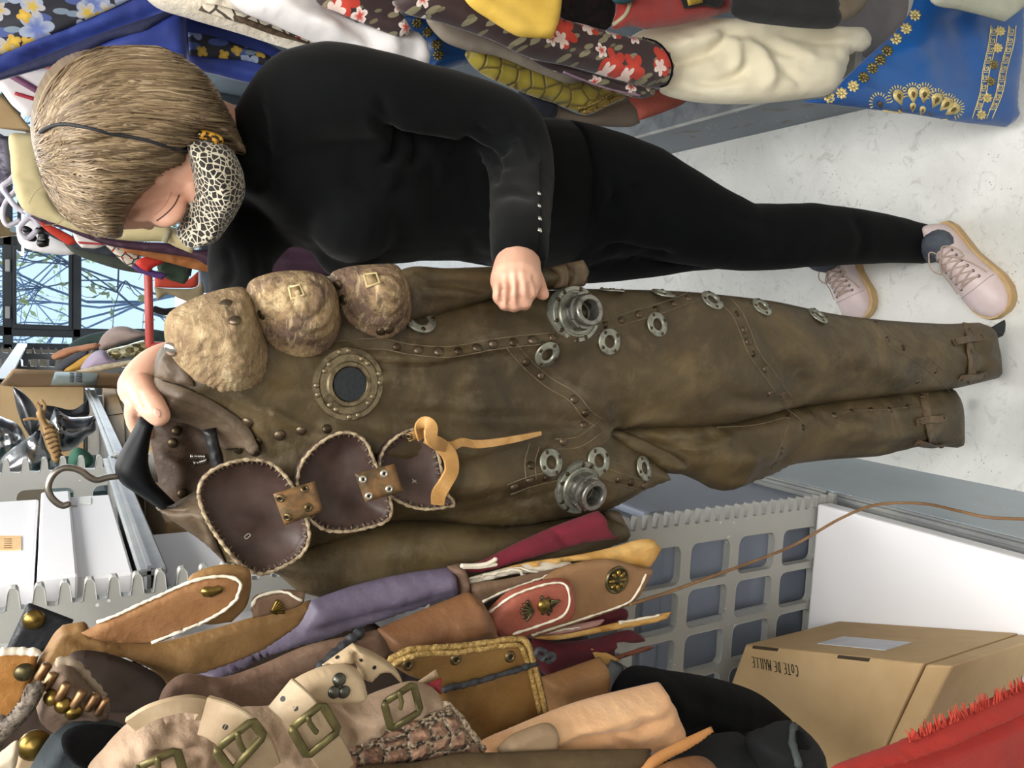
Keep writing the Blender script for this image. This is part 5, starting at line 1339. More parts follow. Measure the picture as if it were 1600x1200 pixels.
G('black_leather_piece', 'black leather cutting tied with a tan thong, behind the steel plates', 'leather piece', [(60,632,1),(85,635),(114,640),(138,624,1),(139,648),(118,652),(84,660),(66,648)], YA + .12, M_BLKL, .012, 8, .006)
quadbox('storage_bin', 'dark bin holding green and red odds and ends, behind the white cartons', 'bin', [(-.72, 1.60),(-.36, 1.60),(-.36, 2.0),(-.72, 2.0)], 1.501, 1.60, M('dark_bin', '23323a', '2a4a44', 6, .6), .01)
# kraft cartons further along, with labels
kc = thing('kraft_carton', 'large brown carton with pale blue stickers and an open top flap, beyond the armour', 'box', (-.40, 2.5, 1.502))
pz0 = atX(150, 690, XL)
box('carton', (-.80, 2.20, 1.502), (-.20, 2.78, 1.66), M_KRAFT, kc, .004)
def yface(root, name, pts, Y, mat, th=.002):
    q = [atY(x, y, Y) for x, y in pts]; n = V((0, -1, 0)); k = len(q); mb = MB()
    mb.add([p + n * th for p in q] + q, [tuple(range(k)), tuple(range(k, 2 * k))[::-1]] + [(i, i + k, (i + 1) % k + k, (i + 1) % k) for i in range(k)]); return mb.obj(name, mat, root, smooth=False)
M_STICK = M('blue_sticker', 'b5cdd8', 'c2d8e0', 60, .5)
COL.objects.unlink(kc.children[0]); bpy.data.objects.remove(kc.children[0])
KY = 2.72
def zbox_front(root, name, pts, Y0, depth, mat, bevv=.003):
    q = [atY(x, y, Y0) for x, y in pts]
    for p in q: p.z = max(p.z, 1.512)
    w = [p + V((0, depth, 0)) for p in q]; mb = MB(); k = len(q)
    mb.add(q + w, [tuple(range(k)), tuple(range(k, 2 * k))[::-1]] + [(i, i + k, (i + 1) % k + k, (i + 1) % k) for i in range(k)])
    return mb.obj(name, mat, root, smooth=False)
zbox_front(kc, 'carton', [(0,602),(150,604),(232,607),(240,720),(150,724),(0,720)], KY, .11, M_KRAFT)
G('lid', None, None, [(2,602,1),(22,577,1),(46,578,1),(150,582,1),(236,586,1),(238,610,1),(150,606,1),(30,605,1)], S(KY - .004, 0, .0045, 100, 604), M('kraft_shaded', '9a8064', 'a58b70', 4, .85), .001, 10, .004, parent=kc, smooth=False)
G('sticker', None, None, [(86,581,1),(153,583,1),(150,602,1),(79,602,1)], S(KY - .010, 0, .0045, 100, 604), M_STICK, .0005, 4, .001, parent=kc, smooth=False)
mb = MB()
for (x0, w_) in ((109, 6), (119, 9)):
    for k in range(6): tube_mb(mb, [S(KY - .014, 0, .0045, 100, 604)(x0, 583 + k * 2.6), S(KY - .014, 0, .0045, 100, 604)(x0 + w_, 583.5 + k * 2.6)], .0022, seg=5, round_ends=False)
mb.obj('barcode', M('print_dark', '55565e', rough=.7), kc)
G('flap', None, None, [(0,602,1),(20,577,1),(47,578,1),(30,602,1)], S(KY - .05, 0, .004, 20, 590), M_KRAFT, .004, 8, .004, parent=kc, smooth=False)
k2 = G('kraft_carton', 'narrow upright brown carton with a folded flap, beside the raised hand', 'box', [(160,597,1),(175,593,1),(205,592,1),(315,600,1),(390,696,1),(390,706,1),(194,706,1),(184,690,1),(172,655,1),(164,625,1)], SX(-.300), M_KRAFT, .003, 6, .15, smooth=False)
mb = MB(); tube_mb(mb, [SX(-.295)(x, y) for x, y in ((163,651),(178,648),(194,646))], .0012, seg=5); mb.obj('fold_line', M_DARKK, k2)
mb = MB(); tube_mb(mb, [SX(-.295)(x, y) for x, y in ((175,594),(184,618),(194,648),(197,700))], .0014, seg=5); mb.obj('fold_line', M_DARKK, k2)
# clothes and hats heaped on the rack end
ph = [('soft_hat', 'dark green flat felt hat at the back of the heap near the window', [(106,542),(120,530),(150,520),(190,515),(230,514),(258,520),(262,545),(200,540),(150,540),(112,548)], 3.35, M('teal_felt', '3d4f4c', '475a56', 8, .9), .03),
      ('soft_hat', 'pinkish grey felt hat on top of the heap near the window', [(154,540),(160,525),(176,512),(195,510),(215,516),(232,522),(215,530),(190,538),(170,546),(158,548)], 3.1, M('pink_grey_felt', 'b8a29a', 'c6b2aa', 8, .9), .05),
      ('sequined_cloth', 'gold sequined cloth in the heap near the window', [(168,548),(195,540),(228,532),(238,545),(236,556),(200,560),(178,562)], 2.95, None, .03),
      ('crimson_cloth', 'crimson cloth beside the gold sequins in the heap', [(226,530),(245,536),(262,540),(262,552),(240,552),(232,545)], 2.92, M_DCRIM, .02),
      ('orange_cloth', 'orange-pink rolled cloth at the end of the heap near the window', [(80,556),(100,545),(120,541),(150,536),(158,540),(140,548),(118,552),(100,560),(84,562)], 2.98, M('salmon_cloth', 'c58a66', 'd39a78', 10, .85), .03),
      ('slate_cloth', 'dark slate cloth rolled beside the mustard one', [(88,578),(100,562),(120,552),(138,548),(136,556),(115,570),(98,582)], 2.85, M('slate_cloth', '44464e', '52545c', 10, .9), .02),
      ('mustard_cloth', 'mustard cloth in the heap between slate and lilac pieces', [(100,580),(115,568),(135,555),(146,552),(140,566),(125,578)], 2.82, M('mustard_cloth', 'c0923f', 'd0a552', 10, .85), .02),
      ('pointed_hat', 'pale lilac cone-shaped felt hat in the heap near the window', [(126,578),(136,560),(150,549),(163,548),(172,558),(186,566),(170,572),(148,578)], 2.78, M('lilac_felt', 'b5a6bd', 'c2b5c9', 8, .9), .05),
      ('embroidered_band', 'cream embroidered band across the front of the heap', [(106,584),(150,572),(210,562),(258,555),(262,562),(210,570),(160,580),(115,588)], 2.7, M('embroidered_cream', 'b9a98a', 'd6cbb0', 60, .8), .012),
      ('green_coat', 'dark green coat under the cream embroidered band', [(170,588),(200,576),(240,566),(275,560),(280,580),(240,590),(190,592)], 2.62, M('dark_green_wool', '414a42', '4a544c', 8, .9), .02)]
nsq = NT('gold_sequins'); _v = nsq.vor(nsq.coord('Object'), 60); M_SEQ = nsq.fin(nsq.ramp(_v.outputs['Color'], [(.2, C('5d5638')), (.5, C('b4a878')), (.8, C('e8e2c4'))]), .35, .5)
for (nm, lb_, o_, Y, m_, bu) in ph: G(nm, lb_, 'hat' if 'hat' in nm else 'cloth', o_, Y + .40, m_ or M_SEQ, bu, 10, .03, step=4, group='heap of hats and cloths near the window', noise=[(.004, 14, 10, 3)])
# ------------------------------------------------------------------ leather pieces hanging in the near bay
bl = G('black_strap_end', 'black leather strap end with a brass stud, below the slotted panel', 'strap', [(8,1018,1),(42,946),(46,943),(115,969,1),(100,1000),(60,1022,1)], .74, M_BLKL, .004, 5, .005); on(bl, 'stud', STUD, 53, 968, 1.0)
ot = G('orange_belt', 'orange-tan leather belt rolled over, with a dark stud', 'belt', [(-12,1022),(4,1018),(62,1020,1),(52,1055),(38,1095),(20,1130,1),(-12,1128)], .665, M_ORNG, .008, 8, .008); on(ot, 'stud', STUDD, 38, 1050); cordline('raw_edge', ot, [(0,1021),(28,1020),(60,1022)], .003, M_CORDW)
dk = G('jerkin_shade_panel', 'dark brown panel coloured as the shade inside the tan jerkin', 'leather piece', [(108,1025),(160,1020),(240,1050),(262,1075),(250,1112),(160,1112),(110,1090)], .645, M('shade_brown_leather', '22160e', '2e1f14', 10, .7), .006, 14, .004)  # added panel, its dark colour is the shadow in the jerkin's opening
tn = G('tan_jerkin', 'long tan leather jerkin with rolled edge, behind the shell-trimmed flaps', 'jerkin', [(10,1138,1),(50,1052),(84,992),(98,978,1),(132,973),(142,986),(190,1003),(250,1004),(330,984),(400,964),(486,939,1),(470,972),(446,992),(404,1018),(345,1042),(294,1058),(262,1074,1),(236,1046),(190,1026),(140,1024),(108,1030),(62,1060),(26,1142)], .668, M_TANL, .008, 9, .006, creases=[([(100,990),(160,1012),(240,1010)], 5, -.004), ([(150,1015),(250,1030),(330,1020)], 16, .004)])
fl2 = G('tan_flap', 'plain tan leather flap behind the orange-brown laced flap', 'leather flap', [(296,902),(345,883),(386,887),(393,905),(386,945),(362,972,1),(318,974),(300,940)], .655, M_TANL, .005, 8, .004)
fl1 = G('laced_flap', 'orange-brown suede flap edged with white lacing, with a brass leaf-shaped badge', 'leather flap', [(127,990,1),(172,966),(224,942),(296,910),(344,899),(371,904),(378,918),(366,945),(336,966),(290,986),(240,1005),(180,1004),(146,998)], .635, M_FLAP, .005, 7, .004)
cordline('edge_lacing', fl1, [(128,985),(175,966),(226,943),(298,911),(344,902),(368,907),(374,919),(361,943),(334,962),(288,983),(236,1003)], .0013, M_CORDW, wob=.5)
bd = MB(); decal_mb(bd, [(312,924),(318,917),(326,916),(332,918),(340,914),(347,918),(346,924),(338,928),(330,932),(318,931)], [bvh_of(fl1)], .0004, .002); bd.obj('leaf_badge', M_BRASS, fl1)
fs = G('shell_flap', 'small brown flap with a gold scallop shell badge and white edge', 'leather flap', [(393,942),(402,930),(440,922),(477,924,1),(472,944),(432,958),(396,966,1)], .65, M_TAUPE, .005, 8, .004, step=4)
cordline('edge_lacing', fs, [(396,946),(404,934),(440,926),(471,938)], .0013, M_CORDW, wob=.5)
def fan(o, x, y, r, a0, a1, mat, k=7, name='scallop_badge'):
    mb = MB(); b = [bvh_of(o)]
    for i in range(k):
        a = a0 + (a1 - a0) * i / (k - 1); stroke_mb(mb, [(x, y), (x + math.cos(a) * r * .6, y + math.sin(a) * r * .6), (x + math.cos(a) * r, y + math.sin(a) * r)], b, .0016, .0012, step=3)
    return mb.obj(name, mat, o)
fan(fs, 424, 955, 20, -1.1, .2, M_BRASS)
pu = G('mauve_sheath', 'long smooth mauve leather sheath with one brown end', 'sheath', [(296,1060,1),(345,1040),(404,1018),(446,992),(472,968),(486,940,1),(560,914),(640,896),(706,887,1),(713,905),(714,930,1),(640,952),(560,978),(500,998),(420,1022),(345,1056)], .705, M_PURP, .020, 26, .008, creases=[([(420,1000),(520,965),(640,935),(705,915)], 5, -.003), ([(480,980),(600,945),(700,925)], 4, -.003)])
G('end_collar', None, None, [(700,886,1),(722,882),(731,905),(728,928),(712,932,1),(712,905)], .70, M_BRSU, .016, 14, .008, parent=pu, creases=[([(712,890),(720,908),(716,928)], 3, -.003)])
bs_ = G('brown_suede_hide', 'mottled brown suede panel laid along the mauve sheath', 'leather piece', [(242,1116,1),(258,1075),(290,1054),(345,1060),(404,1042),(480,1010),(560,992),(590,985,1),(602,1000),(613,1022,1),(590,1045),(540,1075),(470,1100),(380,1118)], .60, M_BRSU, .006, 9, .006, creases=[([(330,1060),(350,1085),(345,1110)], 10, .004), ([(420,1050),(480,1040),(560,1010)], 12, .004)])
cordline('laced_thong', bs_, [(478,1062),(500,1040),(530,1015),(556,996),(574,983)], .004, M_BLACE, .003, wob=.5)
cy = G('cognac_cuff', 'smooth cognac leather cuff rolled into a tube, beside the mauve sheath', 'cuff', [(592,985,1),(650,960),(734,926,1),(752,938),(768,968),(775,1003,1),(700,1010),(620,1020),(600,1008)], .655, M_COGN, .030, 34, .012)
br = G('braided_jerkin', 'olive-brown leather jerkin with gold braid edging and brass eyelets', 'jerkin', [(604,1034,1),(640,1014),(720,1008),(790,998),(818,996),(830,1010),(846,1060),(860,1122,1),(810,1150),(750,1172),(700,1168),(690,1110),(676,1070),(640,1056)], .575, M_OLIV, .008, 12, .008)
cordline('gold_braid', br, [(608,1032),(642,1018),(720,1012),(790,1002),(815,1001),(824,1012),(838,1060),(850,1112)], .0030, M_BRAID, .002, wob=.15)
cordline('gold_braid', br, [(612,1040),(645,1025),(720,1019),(790,1009),(810,1009),(817,1018),(830,1060),(842,1112)], .0026, M_BRAID, .0012, wob=.15)
for (x, y) in ((637,1038),(712,1030),(797,1026)): on(br, 'eyelet', EYEM, x, y, 1.35)
cordline('tie_cord', br, [(690,1074),(740,1063),(790,1048),(850,1030)], .0026, M_BLACE, .004); 
mb = MB(); tube_mb(mb, [atY(x, y, .555) for x, y in ((848,1030),(858,1022),(866,1026),(858,1033),(850,1028))], .0028, seg=6, k=20); tube_mb(mb, [atY(x, y, .556) for x, y in ((850,1030),(838,1022),(842,1014),(852,1018))], .0024, seg=6, k=12); mb.obj('cord_knot', M_BLACE, br)
# the bundle of trimmed flaps
cr = G('crimson_felt_piece', 'folded crimson felt piece lying against the suit sleeve', 'felt piece', [(722,888),(760,874),(800,853),(862,825),(935,798,1),(945,808),(952,826),(966,842,1),(917,848),(866,862),(800,880),(745,895)], .718, M_CRIM, .012, 14, .006, creases=[([(858,830),(880,850),(872,866)], 6, -.006)])
yl = G('yellow_suede_flap', 'pale yellow suede flap along the crimson felt', 'leather flap', [(760,897),(820,880),(900,868),(960,855),(1000,843),(1021,843,1),(1034,858,1),(1018,884),(1004,890,1),(960,884),(900,877),(850,884),(790,894)], .700, M_YELS, .008, 10, .005, noise=[(.003, 20, 12, 4)])
wl = G('white_linen_strip', 'crumpled white linen strip beneath the yellow suede flap', 'linen', [(722,908),(770,893),(830,880),(892,878,1),(894,888),(860,895),(800,898),(735,915)], .700, M('white_linen', 'c9bfae', 'e6ddcb', 20, .85, bump=.4, bs=200), .006, 8, .004, noise=[(.003, 10, 6, 3)])
cordline('white_fringe', wl, [(724,909),(760,900),(800,893),(830,896),(866,890)], .0016, M_CORDW, .003, wob=.5)
cordline('white_fringe', wl, [(745,903),(780,897),(810,889),(845,893)], .0012, M_CORDW, .003, wob=.5)
mb = MB(); tube_mb(mb, [atY(x, y, .69) for x, y in ((722,884),(740,884),(758,882),(768,878),(774,874))], .0026, seg=6, k=20); tube_mb(mb, [atY(x, y, .69) for x, y in ((724,886),(748,886),(764,884),(775,882))], .002, seg=6, k=16); mb.obj('knotted_lace', M_CORDW, wl)
bf = G('brown_backing_flap', 'brown leather flap edged with white lacing, under the white linen', 'leather flap', [(735,915),(790,905),(850,893),(882,888),(850,912),(800,925),(752,946,1)], .690, M_TAUPE, .005, 8, .004); cordline('edge_lacing', bf, [(752,940),(790,922),(840,905),(872,893)], .0013, M_CORDW, wob=.5)
md = G('medallion_flap', 'wide tan leather flap with a round rosette medallion and white lacing', 'leather flap', [(800,985),(850,905),(885,884),(950,874),(1005,888,1),(1020,890),(1014,905),(1000,930),(984,946,1),(900,975),(830,998,1)], .680, mat_leather('tan_brown_leather', '7f5c3c', '8d6947', '997553', 'a5855f', 6, .5), .006, 10, .005)
cordline('edge_lacing', md, [(830,991),(900,969),(980,941),(996,922),(1008,897)], .0013, M_CORDW, wob=.55)
p, n = hit(bvh_of(md), 963, 906)
mb = MB(); lathe_mb(mb, [(.0165, 0), (.0160, .0025), (.0145, .003), (.0140, .0022), (.006, .003), (.004, .0045), (0, .005)], p, n, 28); ro = mb.obj('rosette_medallion', M_DARKB, md)
mb = MB(); a_ = n.orthogonal().normalized(); b_ = n.cross(a_)
for k in range(8):
    t = k * PI / 4; d = a_ * math.cos(t) + b_ * math.sin(t); blob(mb, p + d * .0085 + n * .0028, d * .0046, n.cross(d) * .0028, n * .0022, 8)
mb.obj('rosette_petals', M_BRASS, ro)
co = G('coral_flap', 'coral leather flap with a small scallop and a sun-faced badge', 'leather flap', [(752,972),(790,928),(838,909),(876,904),(892,911),(897,945),(887,968),(842,984),(796,1000),(770,990)], .655, M_CORAL, .012, 14, .005)
cordline('edge_lacing', co, [(765,958),(800,933),(842,917),(874,912),(886,920),(888,945),(876,963),(840,977),(800,990)], .0013, M_CORDW, wob=.5)
fan(co, 832, 955, 19, 2.2, 4.2, M_DARKB, 6)
p, n = hit(bvh_of(co), 849, 946); mb = MB(); lathe_mb(mb, [(.0075, 0), (.007, .002), (.005, .0038), (0, .0045)], p, n, 20); sb = mb.obj('sun_badge', M_BRASS, co)
mb = MB()
for (dx, dy) in ((24,-8),(-4,-15),(8,-13),(-2,14),(8,14),(12,8)): stroke_mb(mb, [(849,946),(849 + dx * .6, 946 + dy * .6),(849 + dx, 946 + dy)], [bvh_of(co)], .0018, .0012, step=4)
stroke_mb(mb, [(860,938),(873,938),(860,950),(860,938)], [bvh_of(co)], .0015, .0012, step=4, smooth=False); mb.obj('sun_rays', M_DARKB, sb)
G('crimson_felt_piece', 'small dark crimson felt piece behind the medallion flap', 'felt piece', [(868,980),(930,955),(978,952),(980,968),(960,978),(900,990)], .712, M_DCRIM, .006, 10, .004)
pk = G('pink_edged_strip', 'thin pink and white edged leather strip under the medallion flap', 'leather strip', [(828,994),(870,982),(915,973),(944,968),(935,978),(900,988),(850,998)], .690, M('dusty_pink_leather', 'b08078', 'c4968c', 14, .7), .004, 5, .004, step=4); cordline('white_fringe', pk, [(832,995),(870,986),(905,981)], .0014, M_CORDW, wob=.5)
ys = G('yellow_suede_strip', 'curled yellow suede strip with a white edge, over the dark crimson felt', 'leather strip', [(834,996),(890,990),(960,974),(1020,962),(1050,956,1),(1040,968),(1000,978),(940,988),(870,1000)], .680, M_YELS, .005, 6, .004, noise=[(.002, 12, 8, 3)]); cordline('white_fringe', ys, [(966,974),(1000,968),(1030,962)], .0018, M_CORDW, wob=.5)
G('crimson_felt_piece', 'large dark crimson felt piece with a wavy edge, beside the braided jerkin', 'felt piece', [(832,998),(870,1004),(930,998),(985,985),(1008,1000),(990,1005),(960,1003),(958,1025),(930,1030),(870,1050),(848,1052)], .700, M_DCRIM, .010, 12, .005, creases=[([(850,1002),(920,1008),(985,996)], 6, .008)])
G('rust_thong', 'thin rust leather thong ending in a point, in front of the slotted panel', 'leather strip', [(930,1036),(965,1024),(1005,1012),(1022,1010),(1015,1016),(975,1028),(938,1042)], .69, M('rust_leather', '6f3a28', '80462f', 12, .6), .003, 4, .003, step=4)
G('tan_suede_scrap', 'small triangular tan suede scrap on the crimson felt', 'leather piece', [(924,1014,1),(948,1020),(970,1032,1),(945,1040),(932,1030)], .685, M_YELS, .003, 5, .003, step=4)
G('camel_cuff', 'smooth camel leather cuff beside the gold braid', 'cuff', [(848,1060,1),(900,1042),(940,1028,1),(947,1048),(944,1086),(934,1097,1),(895,1108),(862,1122,1)], .635, M_CAML, .022, 24, .010)
gs = G('grey_leather_cuff', 'small dark grey leather cuff beside the camel one', 'cuff', [(934,1098,1),(945,1060),(957,1031,1),(985,1046),(1010,1070,1),(975,1086),(945,1104)], .66, M_GREYL, .018, 16, .008); cordline('cuff_seam', gs, [(958,1034),(972,1044),(966,1062),(960,1080)], .001, M_BLACE)
G('black_felt_cape', 'large black felt cape under the peach suede tongue', 'cape', [(960,1100),(985,1045),(1050,1050),(1120,1062),(1182,1082),(1222,1112),(1240,1136),(1200,1180),(1120,1230),(1040,1215),(1050,1150)], .615, M_BLKF, .025, 36, .012, creases=[([(1000,1070),(1080,1110),(1180,1130)], 18, .008)])
b1 = G('black_suede_boot', 'black suede boot top with a worn grey rim, beside the red cloth', 'boot', [(1186,1200),(1176,1158),(1210,1140),(1240,1130),(1258,1142),(1272,1170),(1282,1215),(1240,1240),(1196,1240)], .515, M('black_suede', '070809', '121517', 6, .9, bump=.3, bs=300), .030, 26, .02)
G('opening', None, None, [(1244,1142),(1256,1146),(1270,1172),(1278,1208),(1262,1200),(1248,1170)], S(.488), M_BLKF, .002, 6, .002, parent=b1); cordline('worn_rim', b1, [(1240,1134),(1238,1160),(1246,1195)], .004, M('worn_grey', '3a4041', '53595a', 30, .9), .001)
G('black_suede_boot', 'black suede boot top lying below the tan leather tongue', 'boot', [(1060,1185),(1100,1162),(1150,1148),(1166,1152),(1180,1185),(1186,1240),(1070,1240)], .545, M('black_suede', '0c0e10'), .028, 24, .02)
pe = G('peach_suede_pouch', 'padded peach suede pouch with pleats and a taupe strap end', 'pouch', [(752,1166),(800,1141),(900,1101),(1000,1075),(1032,1068,1),(1038,1084),(1045,1092),(1052,1115),(1062,1140),(1066,1158,1),(1020,1168),(960,1180),(870,1190),(780,1195)], .545, M_PEACH, .026, 30, .012, creases=[([(880,1135),(960,1125),(1030,1100)], 5, -.006), ([(960,1150),(1000,1142),(1020,1132)], 5, -.005), ([(800,1155),(900,1118),(1036,1084)], 5, .005), ([(985,1150),(1035,1130),(1050,1115)], 8, .006), ([(930,1132),(965,1150),(985,1168)], 6, -.006)], noise=[(.004, 30, 20, 3)])
ss = G('strap_end', None, None, [(778,1170,1),(800,1150),(845,1132),(862,1132),(872,1145),(871,1162),(862,1176,1),(820,1186),(786,1190)], .515, M('taupe_strap', '8d7458', '9c8367', 10, .55), .008, 10, .005, parent=pe)
bw = G('brown_suede_strip', 'brown suede strip along the bottom of the bundle, below the peach pouch', 'leather strip', [(560,1202),(650,1194),(720,1180),(800,1178),(900,1174),(1018,1172,1),(1008,1205),(990,1235),(560,1240)], .50, mat_leather('dark_tan_suede', '4a3a25', '5a4930', '67553a', '75654a', 10, .8), .010, 14, .008)
G('tan_tongue', 'pointed orange-tan leather tongue resting across the brown suede strip', 'leather piece', [(1000,1205,1),(1020,1182),(1060,1160),(1112,1136,1),(1115,1143,1),(1075,1170),(1035,1192),(1015,1215)], .485, M('orange_tan_tongue', 'a8703c', 'b9834c', 12, .65), .004, 6, .004, step=4)
G('brown_leather_edge', 'rounded brown leather edge at the bottom beside the tan tongue', 'leather piece', [(1010,1215),(1050,1192),(1090,1183),(1112,1190),(1125,1215),(1110,1240),(1010,1240)], .475, mat_leather('plain_brown_leather', '6a4526', '7a5230', '87603b', '957150', 8, .5), .012, 14, .008)
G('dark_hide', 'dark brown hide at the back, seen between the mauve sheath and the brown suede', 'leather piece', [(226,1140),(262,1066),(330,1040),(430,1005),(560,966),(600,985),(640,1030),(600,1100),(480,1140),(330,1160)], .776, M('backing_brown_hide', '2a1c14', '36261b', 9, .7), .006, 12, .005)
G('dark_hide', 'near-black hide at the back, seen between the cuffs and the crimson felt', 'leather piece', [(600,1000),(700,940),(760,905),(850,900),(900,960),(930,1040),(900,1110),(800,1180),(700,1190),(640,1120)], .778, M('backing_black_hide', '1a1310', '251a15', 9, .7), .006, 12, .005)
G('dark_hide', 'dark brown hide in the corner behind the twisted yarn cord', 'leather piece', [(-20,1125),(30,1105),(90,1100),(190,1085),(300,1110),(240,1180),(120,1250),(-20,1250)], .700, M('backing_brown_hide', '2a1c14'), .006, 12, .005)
# buckled canvas gear
cv = G('buckled_canvas_belt', 'cream canvas belt with padded tabs and several brass buckles', 'belt', [(140,1215),(165,1170),(205,1130),(240,1116),(300,1106),(325,1102),(332,1118),(380,1108),(420,1106),(452,1098),(500,1090),(560,1094),(600,1080),(645,1067),(680,1078),(693,1100,1),(640,1115),(600,1130),(560,1152),(535,1164),(520,1185),(500,1215),(420,1235),(240,1240)], .505, M_CANV, .020, 26, .01, creases=[([(222,1150),(260,1156),(310,1148)], 6, -.010), ([(320,1170),(370,1180),(400,1215)], 8, -.008), ([(500,1095),(540,1120),(535,1160)], 8, -.006), ([(590,1090),(570,1120),(590,1130)], 8, .006), ([(250,1125),(290,1118),(325,1120)], 6, -.008), ([(550,1105),(620,1095),(660,1085)], 10, .005)], noise=[(.006, 34, 26, 6), (.002, 12, 12, 2)])
def buckle(o, q, Y, r=.0032, prong=None, name='buckle'):
    P = [atY(x, y, Y) for x, y in q]; mb = MB()
    pts = []
    for i in range(4):
        a, b = P[i], P[(i + 1) % 4]; pts += [a.lerp(b, .08), a.lerp(b, .5), a.lerp(b, .92)]
    pts.append(pts[0]); tube_mb(mb, pts, r, seg=8, round_ends=False, flat=.7, ref=(0, -1, 0))
    bo = mb.obj(name, M_BUCK, o)
    if prong: tube('prong', [atY(x, y, Y - .004) for x, y in prong], r * .6, M_BUCK, bo, seg=6)
    return bo
def strap(o, name, pts, Y, w, mat, holes=(), bow=.0):
    P = [atY(x, y, Y - bow * math.sin(PI * i / (len(pts) - 1))) for i, (x, y) in enumerate(pts)]
    mb = MB(); ribbon_mb(mb, P, w, .0035, (0, -1, 0), k=30); so = mb.obj(name, mat, o, angle=30); b = bvh_of(so)
    for (x, y) in holes:
        p, n = hit(b, x, y)
        if p: place('strap_hole', DISCM2, p, n, so, .22)
    return so
DM = MB(); lathe_mb(DM, [(0, .0006), (.0078, .0006)], (0, 0, 0), (0, 0, 1), 14); _d = DM.obj('strap_hole', M_BLACK, base=(0, 0, 0)); DISCM2 = _d.data; bpy.data.objects.remove(_d)
strap(cv, 'strap', [(438,1082),(466,1108),(492,1145),(516,1178),(530,1206)], .470, .022, M_CREML, [(442,1092),(462,1107),(494,1143)], .012)
buckle(cv, [(455,1138),(503,1100),(529,1142),(480,1182)], .452, .0028, [(482,1122),(484,1130),(494,1144)])
strap(cv, 'strap', [(318,1118),(346,1128),(374,1146),(396,1172),(410,1205)], .470, .024, M_CREML, [(352,1136),(385,1173)], .010)
buckle(cv, [(337,1172),(394,1126),(412,1150),(362,1206)], .452, .0028, [(371,1147),(374,1160),(380,1172)])
strap(cv, 'strap', [(205,1132),(240,1112),(290,1100),(322,1106),(316,1122)], .478, .010, M_CREML, (), .008)
buckle(cv, [(214,1200),(276,1172),(288,1210),(230,1240)], .455, .0026, [(246,1186),(248,1205)])
buckle(cv, [(600,1098),(646,1069),(657,1111),(611,1140)], .470, .0028, [(624,1083),(628,1098),(626,1106)])
lp = G('strap_loop', None, None, [(504,1040,1),(552,1006,1),(585,1020),(612,1038),(623,1052),(628,1068),(608,1050),(592,1050),(578,1064,1),(562,1058),(556,1038),(530,1038)], .500, M('pale_strap_leather', 'a08a6b', 'b39d7e', 10, .6), .008, 8, .005, parent=cv, step=4, creases=[([(550,1010),(553,1030),(556,1050)], 5, -.006)])
for (x, y) in ((564,1031),(585,1043),(527,1027)): on(lp, 'strap_hole', DISCM2, x, y, .2)
pt = G('padded_tab', None, None, [(455,1068),(498,1045),(540,1039),(562,1050),(571,1080),(560,1092),(520,1094),(484,1092),(466,1084)], .490, M('pale_suede_tab', 'a89173', 'bca586', 8, .85), .012, 14, .006, parent=cv, step=4)
for (x, y) in ((530,1062),(522,1081),(537,1081)): on(pt, 'stud', dome_mesh('stud', .0046, .003, M('grey_stud', '4c4c44', '66665c', 40, .35, .9)), x, y)
nsc = NT('knotted_scale_weave'); _vc = nsc.coord('Object', (1, 1, .8)); _e = nsc.vor(_vc, 75, 'DISTANCE_TO_EDGE', '3D', .45); _f = nsc.vor(_vc, 75, 'F1', '3D', .45)
_c = nsc.ramp(nsc.noise(_vc, 120, 3), [(.35, C('5d4336')), (.5, C('8f6c56')), (.7, C('bb937a'))])
_c = nsc.mix(nsc.ramp(_e.outputs['Distance'], [(.05, (1, 1, 1)), (.16, (0, 0, 0))]), _c, nsc.ramp(nsc.noise(_vc, 420, 2), [(.45, C('33251e')), (.6, C('b5a285'))]))
nsc.bump(nsc.math('MULTIPLY', nsc.ramp(_e.outputs['Distance'], [(0, (0, 0, 0)), (.3, (1, 1, 1))]), 1.0), .9, .006); M_SCALE = nsc.fin(_c, .7)
sw_ = G('scale_woven_panel', 'knotted pinkish scale-like woven panel under the cream canvas belt', 'woven panel', [(420,1206),(470,1188),(540,1162),(600,1140),(660,1112),(698,1098,1),(715,1115),(735,1142),(758,1172,1),(735,1182),(640,1192),(560,1202),(430,1225)], .530, M_SCALE, .020, 26, .008, noise=[(.003, 12, 10, 5)])
cordline('fringe_edge', sw_, [(560,1156),(610,1138),(660,1116),(696,1102),(714,1118),(734,1146),(752,1172)], .003, M('marled_yarn', '4a3a30', 'c2ae92', 300, .9), .001, wob=.6)
rp = G('red_leather_scrap', 'small red leather scrap standing behind the brass buckle', 'leather piece', [(664,1072,1),(690,1060,1),(690,1085,1),(676,1080)], .512, M('red_leather_scrap', '7d1420', '8d1c28', 10, .5), .002, 4, .003, step=4); rp2 = G('cream_leather_scrap', 'small cream leather scrap beside the red one', 'leather piece', [(650,1068,1),(682,1046,1),(685,1058,1),(664,1070,1)], .52, M_CREML, .002, 4, .003, step=4)
